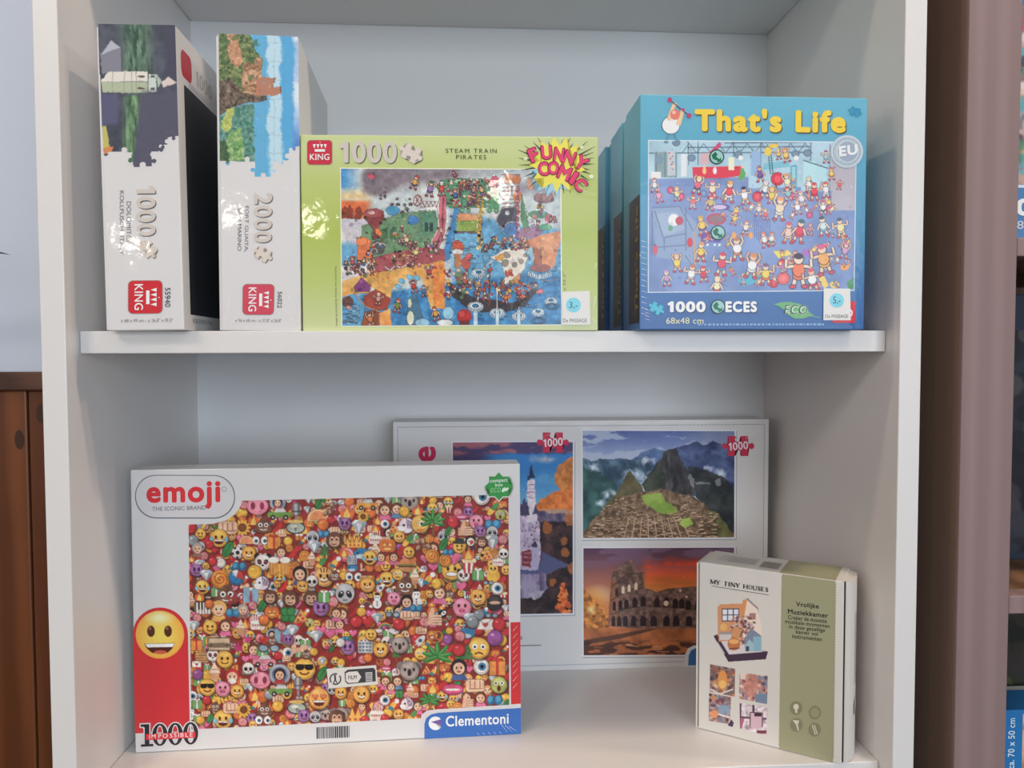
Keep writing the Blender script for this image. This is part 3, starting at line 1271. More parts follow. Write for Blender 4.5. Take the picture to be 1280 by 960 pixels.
def ic_popcorn(A, x, y, r):
    for k in range(5):
        A.poly([(x + (-.85 + .34 * k) * r, y - .4 * r), (x + (-.51 + .34 * k) * r, y - .4 * r), (x + (-.4 + .26 * k) * r, y + r), (x + (-.66 + .26 * k) * r, y + r)],
               (206, 46, 52) if k % 2 == 0 else (244, 240, 236))
    for q in (-.6, -.2, .2, .6, 0):
        A.dot(x + q * r, y - .55 * r - (.25 * r if q == 0 else 0), .3 * r, (244, 222, 168))


def ic_burger(A, x, y, r):
    A.ell(x, y + .25 * r, r, .55 * r, (206, 146, 86))
    A.rect(x - r, y - .05 * r, x + r, y + .25 * r, (112, 64, 40))
    A.line([(x - r, y + .02 * r), (x + r, y + .02 * r)], .12 * r, (110, 170, 70))
    A.poly([(x + r * math.cos(t), y - .05 * r + .75 * r * math.sin(t)) for t in np.linspace(math.pi, 2 * math.pi, 14)], (212, 132, 72))


def ic_snowman(A, x, y, r):
    A.dot(x, y + .4 * r, .65 * r, (232, 234, 236))
    A.dot(x, y - .45 * r, .45 * r, (240, 242, 244))
    for q in (-1, 1):
        A.dot(x + q * .16 * r, y - .5 * r, .08 * r, DK)
    for k in (.1, .35, .6):
        A.dot(x, y + k * r, .08 * r, DK)
    A.rect(x - .3 * r, y - 1.1 * r, x + .3 * r, y - .8 * r, (50, 44, 48))


def ic_rocket(A, x, y, r):
    A.ell(x, y, 1.0 * r, .4 * r, (222, 224, 226), -.8)
    A.dot(x + .15 * r, y - .15 * r, .22 * r, (66, 96, 140))
    A.poly([(x - .3 * r, y), (x - 1.0 * r, y + .25 * r), (x - .5 * r, y + .55 * r)], (206, 56, 48))
    A.poly([(x - .1 * r, y + .3 * r), (x - .3 * r, y + 1.0 * r), (x - .6 * r, y + .55 * r)], (206, 56, 48))
    A.poly([(x - .5 * r, y + .4 * r), (x - 1.05 * r, y + 1.05 * r), (x - .7 * r, y + .4 * r)], (248, 190, 70))


def ic_pill(A, x, y, r):
    A.ell(x - .3 * r, y + .35 * r, .65 * r, .38 * r, (240, 196, 60), -.85)
    A.ell(x + .3 * r, y - .35 * r, .65 * r, .38 * r, (74, 152, 78), -.85)


def ic_zebra(A, x, y, r):
    A.ell(x + .1 * r, y, .95 * r, .9 * r, (90, 76, 110))
    A.ell(x, y, .85 * r, .85 * r, (226, 220, 232))
    A.ell(x - .55 * r, y + .4 * r, .5 * r, .36 * r, (238, 236, 240), .6)
    for k in range(4):
        A.line([(x + (.0 + .2 * k) * r, y - .8 * r + .12 * k * r), (x + (.15 + .18 * k) * r, y + .3 * r)], .1 * r, (134, 106, 150))
    A.dot(x - .3 * r, y - .05 * r, .14 * r, (44, 34, 50))


def ic_whale(A, x, y, r, c=(44, 132, 190)):
    A.ell(x, y, r, .68 * r, c)
    A.ell(x - .1 * r, y + .35 * r, .7 * r, .28 * r, (176, 210, 226))
    A.poly([(x + .8 * r, y), (x + 1.3 * r, y - .7 * r), (x + .6 * r, y - .4 * r)], c)
    A.dot(x - .5 * r, y - .1 * r, .1 * r, (20, 30, 40))


def ic_guitar(A, x, y, r):
    A.line([(x, y), (x + 1.1 * r, y - 1.1 * r)], .22 * r, (74, 46, 40))
    A.ell(x - .35 * r, y + .4 * r, .62 * r, .5 * r, (44, 36, 40), -.7)
    A.ell(x - .2 * r, y + .3 * r, .36 * r, .24 * r, (236, 232, 228), -.7)
    A.dot(x - .2 * r, y + .28 * r, .1 * r, (60, 50, 52))


def ic_house(A, x, y, r):
    A.rect(x - .9 * r, y - .7 * r, x + .9 * r, y + .8 * r, (176, 190, 200))
    A.rect(x - .35 * r, y - .95 * r, x + .35 * r, y + .8 * r, (206, 214, 220))
    for i in range(4):
        for j in range(3):
            A.rect(x - .78 * r + i * .42 * r, y - .5 * r + j * .42 * r, x - .54 * r + i * .42 * r, y - .28 * r + j * .42 * r, (84, 116, 150))
    A.rect(x - .06 * r, y - .9 * r, x + .06 * r, y - .6 * r, (206, 50, 50))


def ic_lock(A, x, y, r):
    for q in ring(x, y - .3 * r, .55 * r, .65 * r, .2 * r, 12, 180, 360):
        A.poly(q, (150, 146, 146))
    A.poly(rrect(x - .8 * r, y - .25 * r, x + .8 * r, y + .95 * r, .2 * r), (150, 100, 52))
    A.poly(rrect(x - .74 * r, y - .22 * r, x + .74 * r, y + .88 * r, .2 * r), (206, 156, 92))
    for k in (.1, .4, .65):
        A.line([(x - .7 * r, y + k * r), (x + .7 * r, y + k * r)], .07 * r, (160, 110, 60))


def ic_rainbow(A, x, y, r):
    for k, c in enumerate(((206, 60, 56), (240, 180, 60), (90, 170, 90), (70, 110, 180))):
        for q in ring(x, y + .5 * r, (1 - .13 * k) * r, (1 - .13 * k) * r, .14 * r, 12, 180, 360):
            A.poly(q, c)
    for q in (-1, 1):
        A.ell(x + q * .8 * r, y + .6 * r, .42 * r, .26 * r, (232, 234, 238))


def ic_glasses(A, x, y, r):
    for q in (-1, 1):
        A.ell(x + q * .52 * r, y, .5 * r, .4 * r, (70, 84, 96))
        A.ell(x + q * .52 * r, y, .38 * r, .28 * r, (146, 178, 196))
    A.line([(x - .15 * r, y - .1 * r), (x + .15 * r, y - .1 * r)], .1 * r, (70, 84, 96))


def ic_nuts(A, x, y, r):
    for k in range(9):
        a = A.rnd.random() * 6.28
        d = A.rnd.random() * .75 * r
        A.ell(x + d * math.cos(a), y + d * math.sin(a), .32 * r, .24 * r, (124, 84, 62), a)
        A.ell(x + d * math.cos(a) - .05 * r, y + d * math.sin(a) - .06 * r, .24 * r, .16 * r, (196, 154, 122), a)


def ic_pizza(A, x, y, r):
    A.poly([(x, y - r), (x - .9 * r, y + .7 * r), (x + .9 * r, y + .5 * r)], (232, 172, 84))
    A.line([(x - .9 * r, y + .7 * r), (x + .9 * r, y + .5 * r)], .24 * r, (196, 120, 60))
    for p in ((-.1, -.2), (.2, .2), (-.35, .35)):
        A.dot(x + p[0] * r, y + p[1] * r, .18 * r, (208, 66, 46))


def ic_pretzel(A, x, y, r):
    for cx in (-.4, .4):
        for q in ring(x + cx * r, y, .5 * r, .55 * r, .2 * r, 12):
            A.poly(q, (206, 122, 48))
    for q in ring(x, y, .95 * r, .9 * r, .2 * r, 14, 0, 180):
        A.poly(q, (216, 134, 54))


def ic_lips(A, x, y, r):
    A.ell(x, y, r, .52 * r, (176, 40, 96))
    A.ell(x, y - .05 * r, .95 * r, .42 * r, (220, 74, 130))
    A.ell(x, y, .7 * r, .12 * r, (250, 226, 230))


def ic_chick(A, x, y, r):
    A.dot(x, y + .4 * r, .85 * r, (244, 190, 50))
    A.dot(x, y - .4 * r, .62 * r, (250, 206, 66))
    _eyes(A, x, y - .4 * r, r * .7, DK, .34, .16)
    A.poly([(x - .15 * r, y - .3 * r), (x + .15 * r, y - .3 * r), (x, y - .1 * r)], (226, 120, 40))


def ic_shoe(A, x, y, r):
    A.poly([(x + .9 * r, y - r), (x + .6 * r, y + .1 * r), (x - .3 * r, y + .9 * r), (x - r, y + .8 * r), (x - .4 * r, y + .3 * r), (x + .4 * r, y - .9 * r)], (200, 32, 46))


def ic_boom(A, x, y, r):
    A.poly(rrect(x - r, y - .6 * r, x + r, y + .6 * r, .15 * r), (124, 104, 78))
    A.poly(rrect(x - .9 * r, y - .5 * r, x + .9 * r, y + .5 * r, .12 * r), (204, 186, 150))
    A.rect(x - .5 * r, y - .1 * r, x + .5 * r, y + .3 * r, (130, 112, 88))
    for q in (-.68, .68):
        A.dot(x + q * r, y + .1 * r, .2 * r, (110, 92, 72))


def ic_chili(A, x, y, r):
    A.poly([(x - .9 * r, y + .9 * r), (x - .2 * r, y + .1 * r), (x + .5 * r, y - .8 * r), (x + .9 * r, y - .6 * r), (x + .5 * r, y + .3 * r), (x - .1 * r, y + .8 * r)], (206, 38, 40))
    A.line([(x + .7 * r, y - .7 * r), (x + 1.0 * r, y - 1.05 * r)], .16 * r, (70, 130, 60))


def ic_bluedrop(A, x, y, r):
    for q in (-.5, .45):
        A.ell(x + q * r, y, .52 * r, .62 * r, (34, 118, 178), .3)
        A.ell(x + q * r - .08 * r, y - .12 * r, .34 * r, .4 * r, (70, 166, 214), .3)


def ic_parrot(A, x, y, r):
    A.ell(x, y, .7 * r, r, (206, 40, 46), .6)
    A.ell(x - .2 * r, y + .2 * r, .4 * r, .6 * r, (240, 190, 60), .7)
    A.dot(x + .35 * r, y - .4 * r, .34 * r, (232, 234, 234))
    A.ell(x - .5 * r, y + .6 * r, .4 * r, .25 * r, (40, 140, 170), .4)


def ic_bird(A, x, y, r):
    _head(A, x, y, r, (244, 196, 84))
    A.dot(x + .1 * r, y - .05 * r, .3 * r, (246, 244, 238))
    A.dot(x + .15 * r, y - .05 * r, .14 * r, DK)
    A.poly([(x - .4 * r, y + .6 * r), (x + .6 * r, y + .5 * r), (x + .1 * r, y + 1.0 * r)], (226, 130, 44))


def ic_tulip(A, x, y, r):
    A.line([(x, y), (x, y + r)], .14 * r, (70, 140, 70))
    A.poly([(x - .6 * r, y - .8 * r), (x - .2 * r, y - .3 * r), (x, y - r), (x + .2 * r, y - .3 * r), (x + .6 * r, y - .8 * r), (x + .4 * r, y + .3 * r), (x - .4 * r, y + .3 * r)], (206, 50, 120))


def ic_hundred(A, x, y, r):
    A.line([(x - .9 * r, y - .6 * r), (x - .8 * r, y + .7 * r)], .22 * r, (196, 30, 42))
    for q in (-.2, .6):
        for k in ring(x + q * r, y, .32 * r, .65 * r, .17 * r, 12):
            A.poly(k, (196, 30, 42))


def ic_arm(A, x, y, r):
    A.line([(x - .5 * r, y - r), (x - .4 * r, y + .6 * r), (x + .6 * r, y + .4 * r)], .5 * r, (226, 180, 144))
    A.dot(x + .6 * r, y + .35 * r, .42 * r, SKIN)
    A.dot(x - .45 * r, y + .6 * r, .3 * r, SKIN)


def ic_baby(A, x, y, r):
    ic_ball(A, x, y, r, (180, 190, 204))
    A.dot(x, y, .72 * r, (90, 130, 180))
    ic_person(A, x, y, .55 * r, (60, 46, 44), (200, 60, 60))


def ic_melon(A, x, y, r):
    A.poly([(x + r * math.cos(t), y + .2 * r + r * math.sin(t)) for t in np.linspace(math.pi * .95, math.pi * 2.05, 14)], (240, 196, 132))
    A.poly([(x + .8 * r * math.cos(t), y + .25 * r + .8 * r * math.sin(t)) for t in np.linspace(math.pi, math.pi * 2, 12)], (238, 150, 92))


def ic_purple(A, x, y, r):
    ic_ball(A, x, y, r, (150, 80, 160))


def ic_cube(A, x, y, r):
    ic_ball(A, x, y, r, (228, 116, 40))


def ic_grey(A, x, y, r):
    ic_ball(A, x, y, r, (140, 156, 166))


def ic_yellow(A, x, y, r):
    ic_ball(A, x, y, r, (240, 184, 44))


def ic_white(A, x, y, r):
    ic_ball(A, x, y, r, (226, 226, 224))


def ic_red(A, x, y, r):
    ic_ball(A, x, y, r, (206, 44, 52))


ICONS = """
candy 306 632 5;pignose 323 633 12;flame 318 650 7;sunflower 304 660 9;swirl 330 656 10;fist 286 660 11;face 252 668 6;laugh 275 673 10;red 263 681 5;leaf 286 687 10;
grey 243 676 6;granny 248 686 6;nuts 262 658 9;red 240 660 7;soccer 298 691 7;cat 312 692 8;eyes 326 676 4.6;panda 329 703 9;melon 309 677 8;white 277 704 5.5;red 267 702 5;bluedrop 300 708 8;
devil 247 713 7;lolly 276 724 10.5;beach 296 722 8.5;yellow 319 715 8;gem 259 719 7.5;swirl 284 742 13;hundred 296 749 9;jacket 314 744 8.5;zebra 328 729 9;laugh 254 734 8;piano 255 760 8.5;blonde 274 761 9;
bluedrop 292 766 8;granny 304 762 6;cake 322 778 9;candy 247 772 5;gem 243 782 7;face 263 784 8;person 282 782 7;cone 301 784 9;leaf 328 757 8;monkey 338 746 8;pumpkin 340 765 7.5;candy 316 757 5;
baby 348 629 9;car 350 643 13;mic 371 641 11;goggles 370 660 11;chili 347 658 8;melon 398 647 12;leaf 401 628 9;nuts 412 636 10;flame 434 640 9;red 414 650 4.5;cube 404 656 6.5;bluedrop 405 668 7;fist 419 663 6;devil 431 655 7;
alien 391 672 8;gem 393 683 8;tree 406 688 8;crown 440 673 9;monkey 418 675 9;redgift 343 678 8;person 352 690 6;chili 366 690 9;candy 433 693 9;parrot 420 702 8;beer 350 707 12;cone 390 698 8;pill 401 705 8;
tiger 405 721 11;skull 390 727 7;boy 375 717 8;cat 378 733 6.5;monkey 363 748 9;monkey 389 748 9;alien 431 742 12;devil 401 760 9;person 427 767 7;clover 360 768 10;pizza 376 771 9;fist 415 780 8;pinkheart 400 788 7;pinkheart 412 791 7;
candy 416 752 6;chili 353 733 8;gift 405 746 7;gem 365 788 8;swirl 418 719 7;taxi 459 631 12;person 481 637 7;blueboy 496 636 6.5;koala 512 627 10;yellow 505 639 6;flame 522 637 7;eye 481 655 5;zebra 508 657 10;bird 525 655 10;
pizza 492 661 7;palm 541 656 13;gem 449 658 9;sunflower 454 646 6;cake 469 672 8;crown 443 677 9;whale 452 692 9;pumpkin 484 682 9;cat 499 671 6.5;chili 498 688 9;pill 510 675 8;nuts 529 678 12;person 476 696 5.5;person 492 696 5.5;
burger 509 706 10;lolly 540 695 8;face 511 690 6.5;cone 469 686 8;laugh 462 697 8;cat 459 731 8.5;laugh 483 724 8.5;worry 497 718 6.5;swirl 506 731 11.5;cone 518 720 9;parrot 537 722 9;rocket 474 736 8;snowman 471 751 8;
pig 492 748 7.5;snowman 520 748 10;boy 508 752 7;heart 459 776 9;gem 471 772 7;rainbow 481 782 9;glasses 490 768 8;fist 508 769 8;red 498 780 7;candy 530 777 6;bluedrop 520 760 7;
grin 564 712 11.5;panda 579 719 7;pinkheart 576 732 6.5;popcorn 586 706 9;gift 597 718 7;chick 616 715 9;shoe 590 735 8;person 549 740 8;cat 597 746 9;eye 621 735 7;ninja 618 753 9;pig 577 759 10.5;guitar 556 763 9;thumb 541 771 10;
mail 606 780 9;red 623 780 7.5;whale 583 791 9;gem 587 773 8;grey 598 768 6;glasses 614 769 7;eye 602 621 9;thumb 581 660 9;pig 595 652 8;red 566 653 6.5;lips 577 646 7;devil 600 664 6.5;bluedrop 616 655 9;alien 615 665 7;
gem 615 677 9;scream 625 643 6;candy 628 674 5.5;hatface 574 683 7.5;clown 588 676 6;alien 554 670 7;monkey 602 677 6;pizza 609 694 8;flame 585 691 8;cake 622 700 7;skull 629 692 6;pinkheart 567 698 8;pill 616 636 8;leaf 560 664 6;
lock 253 818 10;panda 266 819 7;face 281 824 9.5;cone 268 840 11;santa 290 845 8;skull 310 836 7;pinkcar 330 826 13;pignose 325 850 11.5;baby 349 843 12;cool 380 836 12;mic 372 858 11;car 350 863 13;loveface 398 873 12;boom 274 805 13;
tulip 298 811 9;glasses 336 810 12;arm 372 806 11;leaf 402 842 9;jacket 352 795 8;cool 259 859 9.5;pig 278 861 8.5;cat 296 864 7.5;swirl 330 886 9;flame 318 868 8;laugh 278 899 10.5;eyes 328 900 4.6;fist 288 885 9;sunflower 304 887 8;
goggles 370 885 11;devil 379 895 7;alien 393 896 7;house 456 808 9;devil 434 809 8;cat 475 812 8.5;koala 499 806 9.5;rocket 523 802 9.5;worry 525 817 7;pretzel 543 794 10;palm 546 826 16;koala 511 838 11;boy 573 834 9;eye 601 833 9;
worry 598 810 12;tree 584 816 10;redgift 621 834 10;fist 593 857 11;lips 565 862 12.5;scream 623 856 9.5;person 481 851 6;blueboy 496 851 6;person 488 858 5;cat 451 868 9.5;crown 443 893 12;cake 470 891 9;zebra 508 880 8;palm 536 880 11;
thumb 583 876 8;person 600 872 6.5;bluedrop 618 875 9;red 573 812 7;face 463 793 6.5;purple 618 797 9;candy 574 795 6;chili 548 858 9;flame 540 859 8;red 445 777 7;gem 395 795 8;person 424 780 6;swirl 382 817 6;red 347 820 5;heart 330 800 6;
candy 352 783 5;muscle 0 0 0;yellow 250 900 5;redgift 246 806 7;leaf 262 898 6;cube 330 775 6;gem 402 826 5;white 425 803 5;grey 590 777 7;cone 512 862 8;eye 480 875 6;parrot 492 880 8;person 420 766 6;flame 430 690 6;house 440 700 6;
whale 440 710 6;lolly 556 700 7;yellow 545 729 6;leaf 554 680 8;bluedrop 560 690 6;glasses 610 728 6;pill 514 895 7;cat 497 893 6;ball 480 898 5;soccer 540 895 6;koala 425 893 8;monkey 420 897 9;red 455 900 5;alien 414 862 6;cat 425 866 7;
flame 250 745 6;cube 262 755 5;lolly 240 840 6;eye 240 870 6;gift 246 880 6;purple 247 843 6;red 258 875 5;tulip 310 800 7;swirl 340 800 6;devil 360 800 6;mail 246 830 5;pizza 600 890 6;gem 632 760 5;leaf 632 880 6;whale 630 885 6
"""


def paint_icons():
    A = Art([(237, 628), (637, 617.5), (636.5, 893), (238.5, 912)], 540, 378, (150, 46, 42), 7)
    kinds = [k[3:] for k in globals() if k.startswith('ic_')]
    bright = ['red', 'face', 'flame', 'heart', 'cube', 'yellow', 'chili', 'laugh', 'candy', 'cat', 'fist', 'lolly', 'parrot', 'pinkheart', 'person', 'gift', 'gem', 'swirl']
    A.ink = .22
    for j in range(26):
        for i in range(36):
            k = A.rnd.choice(bright if A.rnd.random() < .7 else kinds)
            x, y = 238 + i * 11.2 + A.rnd.uniform(-4, 4), 616 + j * 11.6 + A.rnd.uniform(-4, 4)
            globals()['ic_' + k](A, x, y, A.rnd.uniform(4.5, 7.5))
    for t in ICONS.replace('\n', '').split(';'):
        k, x, y, r = t.split()
        f = globals().get('ic_' + k)
        if f:
            f(A, float(x), float(y), float(r) * 1.12)
    A.im = A.im * np.array([1.0, .93, .90])
    g = A.im.mean(-1, keepdims=True)
    A.im = (A.im * .9 + g * .1) * (.90 + .16 * A.fbm(60, octv=2)[..., None])
    return A


# ------------------------------------------------------------------ cartoon crowd in a gym
PEOPLE_SKIN = [(240, 196, 164), (232, 178, 140), (246, 206, 178), (150, 100, 74)]


def toon(A, x, y, s, shirt, pants, hair, pose='up', skin=None, rot=0.0):
    """little cartoon figure, y at its middle, s about half its height"""
    skin = skin or PEOPLE_SKIN[0]
    ol = (58, 56, 84)
    c, sn = math.cos(rot), math.sin(rot)

    def T(px, py):
        return (x + s * (px * c - py * sn), y + s * (px * sn + py * c))

    def limb(p, q, wd, col):
        A.line([T(*p), T(*q)], s * (wd + .1), ol)
        A.line([T(*p), T(*q)], s * wd, col)

    def blob(px, py, rx, ry, col):
        X, Y = T(px, py)
        A.ell(X, Y, s * (rx + .05), s * (ry + .05), ol, rot)
        A.ell(X, Y, s * rx, s * ry, col, rot)
    for q in (-1, 1):
        limb((q * .16, .3), (q * .3, .95), .2, skin)
        blob(q * .36, 1.0, .18, .1, (214, 60, 84))
    blob(0, .38, .34, .22, pants)
    blob(0, .0, .36, .42, shirt)
    for q in (-1, 1):
        if pose == 'up':
            limb((q * .3, -.15), (q * .55, -.6), .15, skin)
            limb((q * .55, -.6), (q * .4, -1.0), .13, skin)
        elif pose == 'flex':
            limb((q * .3, -.2), (q * .75, -.15), .17, skin)
            limb((q * .75, -.15), (q * .72, -.6), .15, skin)
        else:
            limb((q * .3, -.2), (q * .6, .35), .15, skin)
    blob(0, -.62, .27, .3, skin)
    X, Y = T(0, -.78)
    A.ell(X, Y, s * .28, s * .18, hair, rot)


def paint_gym():
    A = Art([(811, 175.5), (1068.5, 178), (1067.5, 362), (810.5, 364)], 372, 268, (118, 146, 198), 11)
    X, Y = A.xy()
    n = A.fbm(6)
    wall = np.array([166, 198, 214.]) + (n[..., None] - .5) * 24
    floor = np.array([116, 140, 190.]) + (n[..., None] - .5) * 22
    edge = 222 - (X - 811) * .02 + (X > 935) * 14 + (X > 1000) * 6
    m = np.clip((Y - edge) / 2, 0, 1)[..., None]
    A.im = wall * (1 - m) + floor * m
    g = (84, 108, 132)
    # roof trusses and hanging lamps
    for y0, x0, x1 in ((184, 860, 1012), (191, 811, 1012), (178.5, 905, 1012)):
        A.line([(x0, y0), (x1, y0 - 1)], 1.3, g)
    for k in range(9):
        x0 = 852 + k * 18
        A.line([(x0, 191), (x0 + 9, 179), (x0 + 18, 191)], .9, g)
    for x0 in (860, 872, 916, 950, 1012):
        A.line([(x0, 176), (x0, 206)], .9, (70, 90, 110))
    for x0, y0 in ((845, 178), (864, 197), (922, 193), (942, 195), (993, 192), (1008, 191)):
        A.ell(x0, y0, 5.2, 4.6, (92, 116, 142))
        A.ell(x0, y0, 4, 3.5, (118, 142, 164))
    for x0, y0 in ((925, 197), (994, 197)):
        A.dot(x0, y0, 3, (236, 238, 240))
    # machines on the left wall
    A.rect(818, 190, 846, 221, (134, 160, 166))
    for x0 in (820, 831, 838, 844):
        A.line([(x0, 189), (x0, 221)], 1.1, (96, 122, 116))
    A.rect(834, 188, 844, 219, (186, 196, 206))
    A.rect(851, 192, 858, 220, (216, 220, 226))
    for k in range(14):
        A.dot(A.rnd.uniform(836, 843), A.rnd.uniform(190, 217), 1.3, A.rnd.choice([(196, 120, 130), (150, 150, 160), (226, 200, 190)]))
    A.rect(814, 214, 826, 222, (232, 232, 230))
    A.line([(820, 200), (820, 196)], 1, g)
    A.ell(824, 199, 5, 6, (120, 150, 170))
    A.rect(875, 191, 886, 205, (206, 170, 176))
    # red banner
    A.poly([(865, 208.5), (926, 207), (926, 219), (905, 222), (866, 222.5)], (218, 52, 78))
    A.rect(910, 196, 917, 212, (240, 224, 196))
    for x0, col in ((880, (238, 196, 120)), (893, (236, 236, 240)), (927, (96, 170, 96))):
        A.ell(x0, 213, 2.4, 4.2, col)
        A.dot(x0, 208, 1.7, (238, 190, 160))
    A.ell(927, 219, 3.6, 6.5, (98, 168, 92), .4)
    A.poly([(886, 190), (899, 177), (901, 180), (893, 192)], (206, 60, 110))
    # climbing wall, door and ladders to the right
    A.rect(938, 189, 950, 219, (142, 176, 214))
    A.poly([(953, 204), (986, 200), (986, 208), (953, 212)], (120, 186, 204))
    A.line([(958, 180), (962, 217)], 1, (60, 100, 120))
    A.line([(961.5, 180), (965.5, 217)], 1, (60, 100, 120))
    for k in range(11):
        A.line([(958 + .37 * k, 184 + 3.2 * k), (961.5 + .37 * k, 184 + 3.2 * k)], .8, (60, 100, 120))
    A.ell(966, 182, 6, 2.6, (240, 190, 66))
    A.ell(959, 189, 4.6, 5.6, (240, 196, 70))
    A.rect(1003, 201, 1018, 234, (176, 216, 224))
    A.rect(1018, 206, 1032, 236, (172, 212, 222))
    A.line([(1003, 200), (1034, 210)], 1.4, (70, 110, 120))
    A.rect(987, 206, 995, 240, (92, 166, 190))
    A.rect(989, 208, 993, 240, (150, 204, 216))
    A.rect(1036, 178, 1069, 364, (150, 152, 176), .0)
    A.rect(1038, 196, 1068, 262, (176, 172, 184))
    A.line([(1036, 180), (1036, 240)], 1.2, (130, 112, 130))
    # boxing ring
    A.poly([(815, 259), (849, 257), (882, 289), (882, 331), (820, 320)], (136, 158, 194))
    A.poly([(821, 266), (846, 264), (856, 285), (829, 295)], (152, 172, 200))
    for q in ([(815, 259), (849, 257), (867, 289), (867, 333)], [(815, 262), (815, 318)], [(818, 262), (829, 296), (857, 291)], [(830, 297), (830, 312)],
              [(857, 258), (857, 312)], [(822, 308), (857, 305)], [(856, 318), (866, 332)]):
        A.line(q, 1.2, (98, 116, 152))
    A.line([(867, 288), (868, 334)], 1.2, (226, 164, 96))
    A.ell(842, 274, 7, 7.5, (236, 236, 236))
    A.ell(849, 275, 5, 5.5, (186, 70, 92))
    A.ell(838, 284, 3, 3.5, (104, 160, 120))
    A.ell(862, 302, 3.6, 6, (206, 44, 68))
    A.ell(819, 311, 3, 6.5, (206, 84, 110))
    # mats, balls, mirrors
    A.ell(895, 273, 12.5, 7.5, (186, 66, 96))
    A.ell(895, 273, 9.5, 5.2, (142, 108, 122))
    A.poly([(921, 349), (944, 341), (955, 343), (952, 350), (930, 357)], (70, 172, 196))
    A.poly([(875, 290), (890, 287), (905, 289), (900, 302), (876, 301)], (104, 84, 168))
    A.ell(901, 258, 11, 4.4, (92, 80, 150))
    A.ell(899, 258, 8.5, 3, (202, 180, 214))
    A.line([(907, 260), (926, 270)], 1, (60, 64, 110))
    for x0, y0, r, c in ((978, 329, 6, (214, 48, 74)), (967, 353, 5.6, (206, 44, 66)), (979, 347, 7.6, (226, 96, 92)), (946, 245, 6.2, (206, 44, 62)), (838, 237, 4, (216, 66, 106)), (851, 245, 4.2, (216, 66, 106)),
                         (879, 241, 4, (110, 136, 190)), (989, 244, 3.6, (206, 58, 104)), (971, 223, 8, (214, 52, 72)), (1036, 260, 4, (206, 70, 110)), (1011, 268, 3.6, (206, 62, 110))):
        A.dot(x0, y0, r + .6, (74, 50, 84))
        A.dot(x0, y0, r, c)
        A.dot(x0, y0, r * .5, tuple(min(255, v + 26) for v in c))
    A.ell(1012, 315, 11, 5.4, (158, 106, 184))
    A.poly([(966, 313), (985, 312), (989, 317), (973, 322)], (244, 206, 70))
    A.ell(1056, 332, 6, 5, (236, 160, 80), -.5)
    A.poly([(1058, 352), (1068, 345), (1068, 360), (1060, 360)], (84, 150, 110))
    A.poly([(1022, 345), (1030, 344), (1036, 356), (1030, 360)], (240, 196, 92))
    A.ell(1043, 355, 6, 4.4, (242, 202, 96))
    for k in range(9):
        A.line([(942 + k * 2.4, 266 + (k % 3) * 3), (943 + k * 2.4, 296 + (k % 4) * 2)], .8, (84, 96, 160))
    for x0 in (884, 893, 899):
        A.dot(x0, 303 + (x0 % 3), 1.6, (240, 242, 248))
    tops = [(232, 90, 100), (244, 198, 80), (240, 240, 240), (120, 150, 200), (236, 150, 120), (190, 110, 170), (226, 200, 170)]
    for k in range(64):
        fx_, fy_ = A.rnd.uniform(816, 1062), A.rnd.uniform(226, 358)
        if 815 < fx_ < 868 and fy_ > 258:
            continue
        toon(A, fx_, fy_, A.rnd.uniform(4.5, 7.5), A.rnd.choice(tops), A.rnd.choice(tops), A.rnd.choice([(120, 80, 60), (230, 180, 90), (70, 60, 70), (200, 90, 80)]), A.rnd.choice(['up', 'flex', 'down']), PEOPLE_SKIN[k % 3], A.rnd.uniform(-.9, .9))
